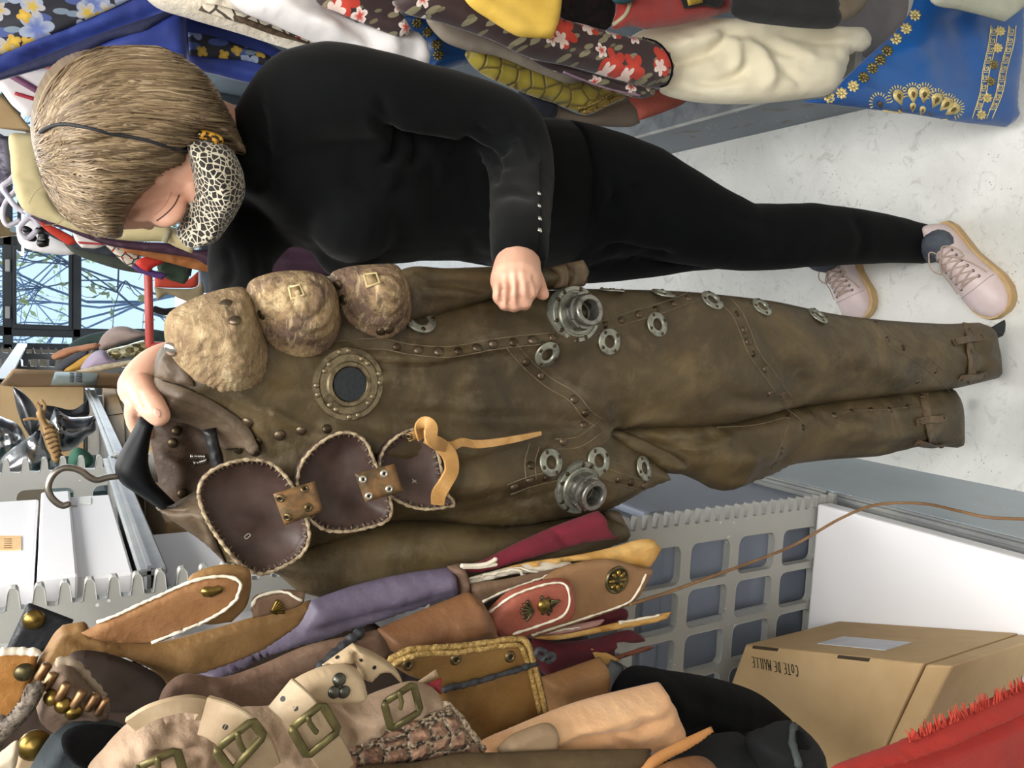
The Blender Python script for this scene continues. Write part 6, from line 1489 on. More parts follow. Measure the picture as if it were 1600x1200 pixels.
# studded cap, black tube, dark cord at the corner
sc2 = G('studded_suede_cap', 'grey-brown suede cap with rows of brass cartridges and domes', 'cap', [(60,1090),(68,1066),(82,1042),(88,1034),(108,1031),(122,1048),(150,1075),(168,1094),(172,1108),(150,1122),(118,1140),(84,1134),(58,1112)], .560, mat_leather('grey_brown_suede', '5b4a3f', '6f5c4e', '806c5c', '97846f', 12, .8), .022, 18, .01)
for (x, y) in ((74,1052),(84,1066),(98,1080),(118,1092),(137,1100),(153,1108)):
    p, n = hit(bvh_of(sc2), x, y)
    if p is None: continue
    d = (atY(x - 7, y + 12, .55) - atY(x, y, .55)).normalized(); mb = MB(); lathe_mb(mb, [(0, -.0058), (.0024, -.0058), (.0030, -.0045), (.0030, .0045), (.0025, .0055), (0, .0058)], p + n * .003, d, 14); mb.obj('cartridge', M('brass_cartridge', '6e5238', '9a7a58', 40, .4, .85), sc2)
for (x, y) in ((65,1064),(66,1079),(80,1090),(99,1102),(115,1112)): on(sc2, 'dome_stud', STUD, x, y, .6)
cordline('raw_edge', sc2, [(90,1037),(108,1036),(130,1056),(160,1090)], .003, M('raw_suede', '9a8a76', rough=.9), .001, wob=.5)
bt = G('black_leather_tube', 'dark blue-grey suede tube with an open end, beside the cream canvas belt', 'cuff', [(45,1210),(70,1165),(94,1137),(118,1126),(165,1127),(198,1136,1),(185,1165),(160,1200),(140,1235),(50,1235)], .54, M_NAVG, .018, 18, .01)
G('opening', None, None, [(97,1150),(115,1136),(150,1132),(190,1140),(176,1168),(150,1205),(118,1195),(100,1175)], S(.519), M_BLKF, .002, 8, .002, parent=bt)
bn = G('cream_studded_flap', 'cream leather flap with a large brass stud, at the lower corner beside the dark tube', 'leather flap', [(20,1210),(36,1160),(72,1148),(84,1152),(70,1180),(50,1215)], .565, M_CREML, .006, 8, .005, step=4); on(bn, 'stud', STUD, 54, 1164, 1.15)
G('pale_suede_tip', 'pale suede tip in the corner below the studded cap', 'leather piece', [(-10,1190),(8,1172),(28,1160),(26,1195),(10,1220),(-10,1225)], .50, M('pale_grey_suede', 'a89a84', 'b9ac97', 10, .85), .008, 8, .006, step=4)
rc = thing('twisted_yarn_cord', 'dark grey twisted yarn cord running beside the studded cap', 'cord', atY(20, 1160, .54))
mb = MB()
for k in range(3):
    pts = []
    for i in range(40):
        t = i / 39; x, y = 54 - 62 * t + 6 * math.sin(t * 5), 1075 + 92 * t; pts.append(atY(x + 4 * math.cos(t * 40 + k * 2.09), y + 4 * math.sin(t * 40 + k * 2.09), .540 + .004 * math.sin(t * 40 + k * 2.09)))
    tube_mb(mb, pts, .0042, seg=6, round_ends=False)
mb.obj('cord', M('marled_dark_yarn', '3d3530', '7d7266', 240, .9), rc)
G('silver_buckle_end', 'small polished silver buckle end at the frame corner beside the yarn cord', 'buckle', [(-10,1122),(6,1118),(14,1128),(6,1142),(-10,1146)], .60, M_STEEL, .006, 6, .004, step=3)
# cord hanging from the bundle over the white carton
tc_ = [(985,944,.672),(1040,927,.69),(1100,905,.70),(1170,880,.72),(1240,852,.74),(1310,812,.72),(1360,791,.70),(1400,786,.68),(1450,788,.63),(1500,799,.57),(1550,809,.53),(1640,812,.48)]
tag(tube('leather_thong_cord', [atY(x, y, Y) for x, y, Y in tc_], .0022, M('tan_cord', '7a5a3c', '8c6b4a', 30, .75), seg=7, k=90), 'thin tan leather cord trailing from the flaps over the white carton', 'cord')
# red fringed cloth in the near corner
def red_cloth():
    M_RED = M('red_wool', '9a1f16', 'ab291d', 8, .92, bump=.35, bs=320, sheen=.05)
    o = G('fringed_red_cloth', 'red woollen cloth with a frayed fringe, in front of the kraft box', 'cloth', [(1300,1206),(1340,1186),(1400,1164),(1440,1146),(1480,1126),(1540,1098),(1600,1072),(1660,1048),(1660,1250),(1300,1250)], .37, M_RED, .012, 14, .008, creases=[([(1330,1206),(1430,1176),(1520,1140),(1650,1080)], 7, -.010), ([(1320,1196),(1420,1164),(1520,1122),(1650,1064)], 8, .006)], step=7)
    b = bvh_of(o); mb = MB(); rnd = random.Random(2)
    for i in range(130):
        t = rnd.random(); x = 1420 + 230 * t; y = 1158 - (x - 1420) * .455; L = rnd.uniform(8, 22); 
        p = atY(x, y + 3, .366); q = atY(x - rnd.uniform(-3, 9), y - L, .370 + rnd.uniform(-.008, .006)); tube_mb(mb, [p, p.lerp(q, .5) + V((rnd.uniform(-.002, .002), 0, rnd.uniform(-.002, .002))), q], [.0011, .0009, .0004], seg=4, round_ends=False)
    f = mb.obj('fringe', M('red_fringe', 'b83a2c', 'c64a3a', 20, .9), o)
red_cloth()
# ================================================================== costumes hanging on the right rack
def flowers(n, uv, scale, R, petals, seed, thr, c_in, c_out, base, amp=.42, shift=(0, 0, 0)):
    """scattered printed flowers on the cloth's own coordinates"""
    q = n.vmath('ADD', uv, shift); v = n.vor(q, scale, 'F1', '2D', .8)
    d = n.vmath('SUBTRACT', q, v.outputs['Position']); sx = n.n.new('ShaderNodeSeparateXYZ'); n.link(d, sx.inputs[0])
    a = n.math('ARCTAN2', sx.outputs[1], sx.outputs[0]); r = n.math('MULTIPLY', n.vmath('LENGTH', d, out=1), scale)
    cs = n.n.new('ShaderNodeSeparateColor'); n.link(v.outputs['Color'], cs.inputs[0])
    w = n.math('ABSOLUTE', n.math('COSINE', n.math('ADD', n.math('MULTIPLY', a, petals / 2), n.math('MULTIPLY', cs.outputs[0], 6.0))))
    lim = n.math('MULTIPLY', n.math('ADD', n.math('MULTIPLY', w, amp), 1 - amp), R)
    m = n.math('MULTIPLY', n.math('LESS_THAN', r, lim), n.math('GREATER_THAN', cs.outputs[1], thr))
    t = n.math('DIVIDE', r, lim); col = n.mix(n.ramp(t, [(.25, (0, 0, 0)), (.75, (1, 1, 1))]), C(c_in), C(c_out))
    return n.mix(m, base, col)
def leaves(n, uv, scale, seed, thr, col, base, rot=.6, w=.22):
    mp = n.n.new('ShaderNodeMapping'); mp.inputs['Rotation'].default_value = (0, 0, rot); mp.inputs['Scale'].default_value = (1, 2.6, 1); mp.inputs['Location'].default_value = (seed, seed * .7, 0); n.put(uv, mp.inputs[0])
    v = n.vor(mp.outputs[0], scale, 'F1', '2D', .9); cs = n.n.new('ShaderNodeSeparateColor'); n.link(v.outputs['Color'], cs.inputs[0])
    m = n.math('MULTIPLY', n.math('LESS_THAN', v.outputs['Distance'], w), n.math('GREATER_THAN', cs.outputs[0], thr)); return n.mix(m, base, C(col))
def mat_floral_brown():
    n = NT('brown_floral_print'); tc = n.n.new('ShaderNodeTexCoord'); uv = tc.outputs['UV']; b = C('3a2a2b')
    c = leaves(n, uv, 24, 3.1, .45, '8b8468', b, .5, .26); c = leaves(n, uv, 30, 7.7, .6, '746e55', c, -.8, .2)
    c = flowers(n, uv, 24, .32, 5, 1, .52, 'c8463a', 'eee0d8', c, .5, (.31, .17, 0))
    c = flowers(n, uv, 13, .36, 5, 2, .52, 'cf4330', 'c03a2a', c, .5)
    c = flowers(n, uv, 13, .20, 5, 2, .52, 'e8cfc4', 'f0d9d0', c, .55, (.013, .009, 0))
    n.bump(n.noise(n.coord('Object'), 500, 2), .1, .001); return n.fin(c, .6, sheen=.15)
def mat_floral_navy():
    n = NT('navy_iris_print'); tc = n.n.new('ShaderNodeTexCoord'); uv = tc.outputs['UV']; b = C('191a26')
    c = leaves(n, uv, 16, 1.3, .35, '3f4f86', b, .9, .28); c = leaves(n, uv, 20, 5.3, .5, '6f7f90', c, -.5, .22)
    c = flowers(n, uv, 17, .42, 6, 3, .3, '5a6aa5', '8d98ae', c, .4, (.2, .1, 0)); c = flowers(n, uv, 21, .34, 5, 3, .45, 'b59a35', '9fa0a8', c, .5)
    c = flowers(n, uv, 30, .30, 4, 3, .6, 'c6a53c', 'b4923a', c, .4, (.4, .3, 0)); return n.fin(c, .6)
def mat_scales():
    n = NT('mustard_petal_fabric'); tc = n.n.new('ShaderNodeTexCoord'); v = n.vor(tc.outputs['UV'], 34, 'F1', '2D', .7); e = n.vor(tc.outputs['UV'], 34, 'DISTANCE_TO_EDGE', '2D', .7)
    c = n.mix(n.ramp(v.outputs['Distance'], [(.1, (0, 0, 0)), (.55, (1, 1, 1))]), C('9a8b2e'), C('85741f')); c = n.mix(n.ramp(e.outputs['Distance'], [(.02, (1, 1, 1)), (.09, (0, 0, 0))]), c, C('5f5216'))
    n.bump(n.ramp(e.outputs['Distance'], [(0, (0, 0, 0)), (.12, (1, 1, 1))]), .6, .004); return n.fin(c, .6, sheen=.2)
def mat_satin(name, a, b, rough=.32, aniso=True):
    n = NT(name); c = n.ramp(n.noise(n.coord('Object'), 7, 3), [(.35, C(a)), (.7, C(b))]); n.bump(n.noise(n.coord('Object', (1, 1, 1)), 16, 3), .15, .006); return n.fin(c, rough, sheen=.1, spec=.55)
def mat_chain():
    n = NT('embroidered_lattice'); v = n.vor(n.coord('Object'), 55); e = n.vor(n.coord('Object'), 40, 'DISTANCE_TO_EDGE')
    c = n.mix(n.math('LESS_THAN', e.outputs['Distance'], .07), C('cfc6b4'), C('4a4038')); c = n.mix(n.math('LESS_THAN', v.outputs['Distance'], .2), c, C('a8332c')); return n.fin(c, .85)
M_FLB = mat_floral_brown(); M_FLN = mat_floral_navy(); M_SCL = mat_scales()
M_WSAT = mat_satin('white_satin', 'dcd8d8', 'f0edec', .38); M_BSAT = mat_satin('blue_satin', '08478a', '0e5398', .38); M_RBLU = mat_satin('royal_blue_cotton', '182a72', '20398a', .6); M_NAVS = mat_satin('navy_shade', '10173a', '151d48', .6)
M_CRWO = M('cream_wool', 'e9dfc2', 'f3ead0', 5, .85, bump=.15, bs=220, sheen=.25); M_YELC = M('yellow_cotton', 'd8b047', 'e4bd55', 6, .75, bump=.1, bs=300)
M_TAUC = M('taupe_cloth', '76695d', '85786c', 7, .85, bump=.2, bs=300); M_GRYL = M('lilac_grey_cloth', '8e878a', '9c9598', 6, .85, bump=.15, bs=260); M_GOLD = M('gold_thread', 'c9b270', 'e2d294', 160, .42, .25, bump=.4, bs=420)
M_GOLDD = M('tarnished_gold', '6d6238', '958654', 160, .4, .7)
M_TERR = M('terracotta_cloth', '8f4338', 'a05244', 9, .85); M_BLKW = M('black_wool', '090a0b', '121314', 8, .95, bump=.3, bs=260, sheen=.15); M_REDV = M('red_velvet', '8c221c', 'a02e26', 8, .8, sheen=.4, bump=.3, bs=160)
M_LACE2 = M('black_lace', '0b0a0b', '24161a', 60, .8, bump=.5, bs=120); M_IVOR = M('ivory_fur', 'cfc3ae', 'e2d8c6', 16, .95, bump=.9, bs=110, sheen=.4); M_DENM = M('dark_navy_knit', '191c26', '242836', 30, .9, bump=.4, bs=260)
RG = 'costumes hanging on the rack behind the woman'
_G = G
def G(name, label, cat, outline, Y, mat, *a, **k):
    # the costumes go on above the frame, up to the rail they hang from
    grp = a[3] if len(a) > 3 else k.get('group')
    if grp == RG and not callable(Y) and outline[0][1] == -60 and outline[1][1] == -60:
        xa, xb = outline[0][0], outline[1][0]; zb = atY(xb, -60, Y).z; xo = max(1.04, atY(xb, -60, Y).x + .12)
        up = [proj((.80, Y, 2.11)), proj((.92, Y, 2.11)), proj((xo - .02, Y, (2.0 + zb) / 2)), proj((xo, Y, zb + .02))]
        outline = [outline[0]] + [(x, y, 1) for x, y in up] + outline[1:]; k['step'] = max(8, k.get('step', 8))
    return _G(name, label, cat, outline, Y, mat, *a, **k)
# blue robe with iris panels
ra = G('hanging_robe', 'royal blue robe with a dark iris-print panel, hanging behind the woman\'s head', 'robe', [(-40,-60),(250,-60),(284,-10),(291,20,1),(292,94,1),(240,96),(180,92),(100,98),(0,124),(-40,132)], 1.40, M_RBLU, .020, 20, .02, RG, creases=[([(0,112),(100,80),(200,45),(285,14)], 14, -.012), ([(0,96),(100,62),(200,26)], 6, .006), ([(150,85),(230,55),(288,40)], 16, .006)], step=8)
pa = G('iris_panel', None, None, [(-40,-60,1),(215,-60,1),(240,-20,1),(196,3),(150,24),(90,50),(0,86),(-40,100,1)], S(1.378), M_FLN, .003, 8, .003, parent=ra, creases=[([(0,40),(100,10),(160,-20)], 14, .004)])
G('fold_shadow', None, None, [(-40,132,1),(0,114),(90,78),(150,54),(210,34),(270,14,1),(286,12,1),(240,38),(222,52),(170,62),(130,84),(96,98),(0,124)], S(1.377), M_NAVS, .002, 6, .003, parent=ra)  # dark navy band: the shadow across the robe, put in as colour
rb = G('hanging_robe', 'second royal blue robe with iris-print bands, behind the woman\'s shoulder', 'robe', [(270,-30),(294,20,1),(330,32),(400,58),(450,86),(470,110),(440,138),(395,130),(340,116),(296,102),(280,60)], 1.52, M_RBLU, .015, 16, .02, RG, creases=[([(300,70),(360,85),(430,105)], 6, .006)])
G('iris_panel', None, None, [(294,50,1),(330,56),(380,72),(440,94,1),(430,106,1),(380,94),(330,90),(296,86,1)], S(1.495), M_FLN, .003, 8, .003, parent=rb); G('iris_panel', None, None, [(296,18,1),(330,30),(356,40,1),(340,42),(298,30,1)], S(1.497), M_FLN, .002, 6, .003, parent=rb)
iv = G('hanging_coat', 'ivory fur-collared coat with an embroidered strip, beside the blue robes', 'coat', [(215,-40),(330,-40),(420,0),(500,40),(560,70),(500,84),(450,74),(380,52),(300,28),(240,6)], 1.335, M_IVOR, .030, 18, .02, RG, noise=[(.004, 14, 12, 3)])
G('embroidered_strip', None, None, [(318,4,1),(350,10),(420,34),(500,64),(530,82,1),(490,72),(420,50),(350,28),(310,16,1)], S(1.30), mat_chain(), .003, 6, .003, parent=iv); G('brown_trim', None, None, [(370,24),(410,38),(462,58),(500,74),(470,66),(420,52),(376,34)], S(1.293), M('brown_fur_trim', '3a2c20', '55432f', 60, .95, bump=.6, bs=160), .004, 6, .003, parent=iv)
wsg = G('hanging_skirt', 'white satin skirt hem brushing the woman\'s shoulder', 'skirt', [(310,-60),(480,-60),(500,-8),(532,22),(565,36),(640,46),(662,62),(671,84),(669,107,1),(640,106),(600,104),(560,94),(500,68),(430,38),(370,10)], 1.262, M_WSAT, .030, 24, .02, RG, creases=[([(470,0),(520,30),(560,60),(585,95)], 12, -.010), ([(600,40),(605,70),(612,100)], 10, .006), ([(630,46),(640,70),(645,100)], 8, -.005), ([(400,0),(470,40),(540,80)], 20, .012), ([(350,-20),(420,25),(520,72)], 10, -.006)], step=6)
cordline('rolled_hem', wsg, [(576,88),(600,97),(622,100),(640,101),(668,102)], .004, M_WSAT, .001, wob=.5)
fb2 = G('hanging_sleeve_garment', 'smaller brown floral sleeve over the white satin skirt', 'garment', [(480,-60),(600,-60),(615,-10),(628,20),(642,44),(638,54),(622,56),(598,48),(560,32),(528,18),(496,2)], 1.22, M_FLB, .012, 12, .01, RG)
bs2 = G('hanging_sleeve_garment', 'bright blue satin sleeve with tarnished gold rosettes, next to the white satin hem', 'garment', [(628,28),(650,24),(700,40),(738,60),(750,74),(745,90),(734,99),(700,107),(669,109,1),(671,84),(664,62),(645,46)], 1.345, M_BSAT, .02, 14, .012, RG, creases=[([(680,98),(715,96),(742,86)], 4, .004)])
def rosette_mb(mb, b, x, y, r, mat_i=0, k=8, rot=0.0):
    for j in range(k):
        a = rot + 2 * PI * j / k; decal_mb(mb, circ(x + math.cos(a) * r * .62, y + math.sin(a) * r * .62, r * .36, r * .25, 8, a), b, .0008, .0008, mat_i)
    decal_mb(mb, circ(x, y, r * .26, None, 8), b, .0012, .001, mat_i)
mb = MB(); b = [bvh_of(bs2)]
for (x, y) in ((652,36),(668,50),(682,70),(685,86)): rosette_mb(mb, b, x, y, 9)
mb.obj('gold_rosettes', M_GOLDD, bs2)
fb = G('hanging_sleeve_garment', 'large brown floral sleeve with red and white flowers', 'garment', [(600,-60),(740,-60),(800,-20),(880,30),(905,36),(970,54),(1022,64),(1044,84),(1052,106),(1045,130),(1034,137),(1010,134),(960,122),(900,105),(830,90),(770,62),(690,34),(625,12)], 1.108, M_FLB, .022, 20, .012, RG, creases=[([(700,10),(800,60),(900,90),(1020,120)], 14, .006)])
cordline('piped_edge', fb, [(1005,60),(1028,68),(1044,86),(1050,108),(1043,130),(1032,135)], .0022, M_BLKF, .0005, wob=.1)
fc = G('hanging_sleeve_garment', 'under layer of brown floral cloth with a lilac edge, below the large floral sleeve', 'garment', [(830,88),(900,107),(960,124),(1012,136),(1024,138,1),(1022,148),(1006,153),(985,150),(950,138),(900,122),(850,104)], 1.145, M_FLB, .010, 8, .01, RG)
cordline('lilac_edge', fc, [(880,112),(920,128),(960,141),(1000,149)], .0022, M('lilac_piping', '7f6573', '94798a', 40, .7), .0005, wob=.1)
ye = G('hanging_blouse', 'plain yellow cotton blouse hem over the brown floral sleeve', 'blouse', [(700,-60),(876,-60),(878,-5),(874,30),(863,60,1),(830,58),(808,55),(770,32),(730,2)], 1.02, M_YELC, .012, 14, .01, RG, creases=[([(720,-40),(790,10),(850,50)], 10, -.003)])
gr = G('hanging_lining', 'plain greyish beige cloth between the floral sleeve and the mustard skirt', 'garment', [(670,25),(760,56),(830,90),(880,108),(912,124),(890,130),(840,112),(780,88),(730,78),(690,60)], 1.20, M('greige_cloth', '8b8073', '9a8f82', 6, .85), .010, 10, .01, RG)
mu = G('hanging_skirt', 'mustard petal-textured skirt with a beaded gold edge', 'skirt', [(728,84),(745,72),(800,90),(860,112),(912,126),(960,140),(988,150,1),(975,155),(940,170),(916,180,1),(880,165),(840,152),(790,132),(748,110)], 1.255, M_SCL, .018, 14, .012, RG)
cordline('beaded_edge', mu, [(910,173),(925,172),(945,162),(962,153),(975,150)], .0042, M('gold_beads', '5d4a20', 'b79a54', 260, .4, .6, bump=.8, bs=420), .002, wob=.4); cordline('beaded_edge', mu, [(903,168),(922,164),(942,153),(960,145)], .0035, M('gold_beads', '5d4a20'), .002, wob=.4)
ta = G('hanging_skirt', 'taupe skirt hem showing under the mustard skirt', 'skirt', [(842,150),(880,168),(915,180),(950,166),(985,152),(993,156,1),(997,175),(1000,192,1),(985,198),(930,196),(885,190),(855,184)], 1.31, M_TAUC, .010, 10, .012, RG, creases=[([(880,170),(930,185),(990,180)], 8, .003)])
nv = G('hanging_knit', 'dark navy knitted cuff beside the woman\'s elbow', 'garment', [(812,140),(840,148),(868,160),(870,180),(858,190,1),(840,188),(820,170)], 1.285, M_DENM, .012, 10, .01, RG)
te = G('hanging_cloth', 'terracotta cloth edge showing below the floral sleeves', 'garment', [(985,150),(1030,140),(1078,154,1),(1064,164),(1030,178),(1000,188,1),(996,170)], 1.235, M_TERR, .008, 8, .01, RG, creases=[([(1000,170),(1040,160),(1070,156)], 4, .003)])
la = G('hanging_lace', 'black lace cloth between the yellow blouse and the red velvet', 'garment', [(870,-60),(962,-60),(962,-10),(960,30),(948,46),(920,44),(884,34),(872,10)], 1.16, M_LACE2, .008, 10, .01, RG)
re_ = G('hanging_jacket', 'red velvet jacket hem with a black and yellow embroidered tab', 'jacket', [(950,-60),(1140,-60),(1144,-5),(1142,17,1),(1120,24),(1090,32),(1050,40),(1010,45,1),(985,40),(958,44),(965,10)], 1.056, M_REDV, .014, 14, .012, RG, noise=[(.003, 20, 14, 2)])
tb = G('embroidered_tab', None, None, [(1062,-8,1),(1128,-18,1),(1130,6),(1118,12),(1100,8),(1070,14,1)], S(1.032), M_BLKW, .003, 6, .003, parent=re_); G('embroidered_tab', None, None, [(1072,-8,1),(1095,-12,1),(1099,4,1),(1076,9,1)], S(1.027), M('ochre_embroidery', '8f7426', 'b5953a', 90, .7), .002, 4, .002, parent=re_)
cordline('cream_edge', re_, [(984,0),(980,18),(968,32),(954,42)], .0035, M('cream_trim', '9a9076', 'b8ad92', 30, .8), .001, wob=.2)
bw2 = G('hanging_jacket', 'black wool jacket hem beside the cream draped wool', 'jacket', [(1138,-60),(1300,-60),(1306,0),(1311,20),(1309,40),(1296,44),(1260,43),(1210,38),(1170,32),(1146,20)], .925, M_BLKW, .018, 16, .012, RG)
cr2 = G('hanging_cloak', 'draped cream wool cloak end, in heavy folds above the floor', 'cloak', [(975,70),(1010,44),(1060,34),(1110,28),(1180,32),(1250,41),(1310,43),(1342,44),(1357,60),(1355,76),(1342,83),(1324,86,1),(1322,102),(1312,130),(1296,147),(1255,154),(1200,160),(1130,162),(1070,156),(1032,142),(1046,118),(1020,90)], S(1.10, -.0005, 0, 1150, 90), M_CRWO, .035, 26, .015, RG, creases=[([(1030,110),(1100,90),(1120,70),(1135,55)], 9, -.016), ([(1120,55),(1140,90),(1135,125)], 9, .014), ([(1135,60),(1180,95),(1190,130),(1180,150)], 12, .016), ([(1060,130),(1110,135),(1150,120),(1155,100)], 8, -.014), ([(1100,50),(1180,75),(1250,100)], 9, -.012), ([(1180,50),(1250,70),(1330,70)], 8, -.010), ([(1200,70),(1260,105),(1310,112)], 10, .010), ([(1150,45),(1240,55),(1345,58)], 10, .012), ([(1180,90),(1230,130),(1250,150)], 8, -.008), ([(1050,75),(1090,72),(1125,60)], 10, .010)], step=5)
gl = G('hanging_lining', 'lilac-grey lining cloth between the cream cloak and the gold-printed blue skirt', 'garment', [(1285,-59),(1440,-59),(1432,-8),(1422,22),(1398,56),(1355,92),(1300,140),(1280,110),(1300,60)], 1.075, M_GRYL, .012, 20, .012, RG, creases=[([(1330,-20),(1350,40),(1340,90)], 16, .006), ([(1390,-40),(1395,10),(1370,60)], 12, -.005)])
bg_ = G('hanging_purse', 'rounded beige suede purse beside the black wool hem', 'purse', [(1294,-40),(1340,-40),(1354,-10),(1350,10),(1336,24),(1314,29),(1304,12)], .956, M('beige_suede', '9d8c76', 'a99983', 8, .85), .014, 12, .012)
bk = G('hanging_skirt', 'blue satin skirt with gold rosettes, peacock motif and key-pattern border, near the floor', 'skirt', [(1256,158),(1296,150),(1322,122),(1360,86),(1398,52),(1424,18),(1432,-10),(1440,-60),(1600,-60),(1598,20),(1596,80),(1590,130),(1588,165),(1590,184),(1573,198,1),(1500,190),(1430,178),(1360,170),(1300,163)], S(.85, -.00036, 0, 1450, 100), M_BSAT, .020, 30, .012, RG, creases=[([(1400,60),(1430,110),(1440,170)], 22, .008), ([(1480,0),(1500,80),(1510,160)], 26, -.006), ([(1330,120),(1380,140),(1430,150)], 14, -.005), ([(1500,20),(1520,90),(1560,160)], 16, .007)], step=6)
b = [bvh_of(bk)]
mb = MB()
for i, (x, y) in enumerate(((1430,24),(1416,45),(1400,61),(1386,80),(1375,94),(1363,107),(1349,121),(1333,135),(1315,146),(1296,152))): rosette_mb(mb, b, x, y, 9.5, 0 if i in (0, 1, 2, 7, 8, 9) else 1, rot=i * .3)
mb.obj('gold_rosettes', [M_GOLD, M_GOLDD], bk)
mb = MB()
def eye(mb, x, y, r, ang, rays=True):
    c, s = math.cos(ang), math.sin(ang)
    T = lambda a, bb: (x + a * c - bb * s, y + a * s + bb * c)
    tear = [T(-r * 1.5, 0)] + [T(r * .9 * math.cos(t) + .1 * r, r * .8 * math.sin(t)) for t in np.linspace(-2.3, 2.3, 13)]
    decal_mb(mb, tear, b, .0008, .0008)
    decal_mb(mb, [T(-r * .7, 0)] + [T(r * .36 * math.cos(t) - .05 * r, r * .3 * math.sin(t)) for t in np.linspace(-2.2, 2.2, 9)], b, .0022, .0006, 1)
    if rays:
        for t in np.linspace(-1.9, 1.9, 13): stroke_mb(mb, [T(r * 1.15 * math.cos(t), r * 1.05 * math.sin(t)), T(r * 1.65 * math.cos(t), r * 1.5 * math.sin(t))], b, .0011, .0008, smooth=False)
for (x, y, a) in ((1374,161,-2.0),(1403,150,-1.9),(1426,146,-1.6),(1444,146,-1.45),(1463,155,-1.1),(1479,162,-.75),(1490,170,-.55)): eye(mb, x, y, 10.5, a)
for (x, y, a) in ((1408,169,-1.6),(1426,166,-1.5),(1441,171,-1.3),(1454,176,-1.0)): eye(mb, x, y, 6, a, False)
for L in ([(1380,172),(1420,178),(1450,185)], [(1430,183),(1460,186),(1480,186)], [(1400,176),(1404,172),(1410,176)]): stroke_mb(mb, L, b, .0014, .0008)
mb.obj('gold_peacock_motif', [M_GOLD, M('motif_brown', '5d4a22', rough=.6)], bk)
mb = MB()
def bordcurve(off):  # border rows run across the hem
    return spline([(1556 + off, 40), (1552 + off, 70), (1543 + off * .95, 110), (1538 + off * .9, 145), (1525 + off * .8, 185)], False, 3)
for off, in ((-8,), (20,)):
    q = bordcurve(off); q2 = bordcurve(off + 11)
    stroke_mb(mb, [tuple(p) for p in q], b, .0009, .0008, smooth=False); stroke_mb(mb, [tuple(p) for p in q2], b, .0009, .0008, smooth=False)
    for i in range(1, len(q) - 5, 5):
        A = lambda k, f: tuple(q[min(i + k, len(q) - 1)] + (q2[min(i + k, len(q2) - 1)] - q[min(i + k, len(q) - 1)]) * f)
        stroke_mb(mb, [A(0, .2), A(3, .2), A(3, .75), A(1, .75), A(1, .48), A(2, .48)], b, .0010, .0008, smooth=False); stroke_mb(mb, [A(4, .15), A(4, .85)], b, .0010, .0008, smooth=False)
qm = bordcurve(7.5)
for i in range(3, len(qm) - 2, 9): rosette_mb(mb, b, qm[i][0], qm[i][1], 8, 0 if (i // 9) % 4 < 2 else 1)
mb.obj('gold_key_border', [M_GOLD, M_GOLDD], bk)
pl = G('hanging_cloth', 'pale grey-green cloth end hanging over the blue skirt', 'garment', [(1440,-60),(1620,-60),(1612,-10),(1598,12),(1571,33,1),(1540,24),(1500,14),(1458,2)], .735, M('pale_sage_cloth', 'a3a596', 'b2b4a6', 8, .85, bump=.2, bs=240), .010, 12, .01, RG)
tea = G('hanging_cloth', 'dark teal cloth corner beside the black lace', 'garment', [(955,-59),(1000,-59),(995,-4),(975,6),(958,0)], 1.028, M('dark_teal', '1f4247', '27525a', 8, .8), .008, 10, .008, RG)
# ================================================================== costumes further along, seen past the head
FG = 'costumes hanging towards the window'
M_KHA = M('khaki_cream_cotton', 'bfb083', 'cbbd92', 6, .85, bump=.15, bs=200); M_PLUM = M('plum_satin', '3b2433', '4d3143', 9, .5); M_ORNC = M('rust_orange_cloth', '9c5f33', 'b27240', 9, .85)
M_CLEAR = M('clear_hanger_plastic', 'bdb9c6', 'd6d3dc', 30, .25, spec=.7)
wt = G('hanging_shirt', 'white garment with plum and red stripes, just above the woman\'s head', 'shirt', [(-30,118),(0,116),(60,108),(95,112),(70,150),(62,175),(44,182),(20,165),(0,140),(-30,120)], 1.95, M('white_cotton', 'd8d2d2', 'e6e0e0', 6, .8), .012, 12, .012, FG)
G('plum_stripe', None, None, [(8,118,1),(24,116,1),(62,138,1),(56,146,1)], S(1.93), M('plum_stripe', '6d3f5e'), .002, 4, .003, parent=wt); G('red_stripe', None, None, [(24,143,1),(56,152,1),(54,158,1),(22,148,1)], S(1.93), M('red_stripe', 'a02a34'), .002, 4, .003, parent=wt)
G('hanging_blouse', 'black and cream print blouse next to the striped garment', 'blouse', [(20,112),(60,100),(100,92),(95,112),(66,130),(40,122)], 2.05, mat_chain(), .008, 10, .01, FG); G('hanging_cloth', 'red cloth edge peeping out above the woman\'s hair', 'garment', [(50,104),(90,92),(110,90),(90,112),(70,116)], 2.0, M('bright_red_cloth', 'b03024', 'c03a2c', 8, .8), .006, 8, .01, FG)
kf = G('kraft_carton', 'brown carton on top of the costume rack, above the woman\'s head', 'box', [(-40,140,1),(0,145,1),(30,178,1),(52,205,1),(0,200,1),(-40,198,1)], 2.9, M_KRAFT, .002, 5, .12, smooth=False)
yface(kf, 'label_strip', [(-40,200),(0,201),(40,206),(42,214),(0,212),(-40,211)], 2.89, M('pale_label_strip', 'c9d2d6', rough=.5))
kh = G('hanging_jacket', 'large cream khaki jacket with a banded label, in front of the woman\'s face', 'jacket', [(14,212),(34,208),(60,216),(70,280),(100,335),(160,355),(230,345),(262,352),(290,368),(306,384,1),(300,396,1),(276,386),(258,378),(200,376),(140,366),(84,348),(36,326),(20,285),(16,245)], 1.72, M_KHA, .015, 20, .014, FG, creases=[([(24,275),(50,282),(64,284)], 4, -.004), ([(34,300),(60,300),(78,304)], 4, -.004)])
G('label_band', None, None, [(258,356,1),(268,358,1),(262,380,1),(252,377,1)], S(1.70), M('label_grey_band', '8d8568', '9d9678', 30, .7), .001, 3, .002, parent=kh)
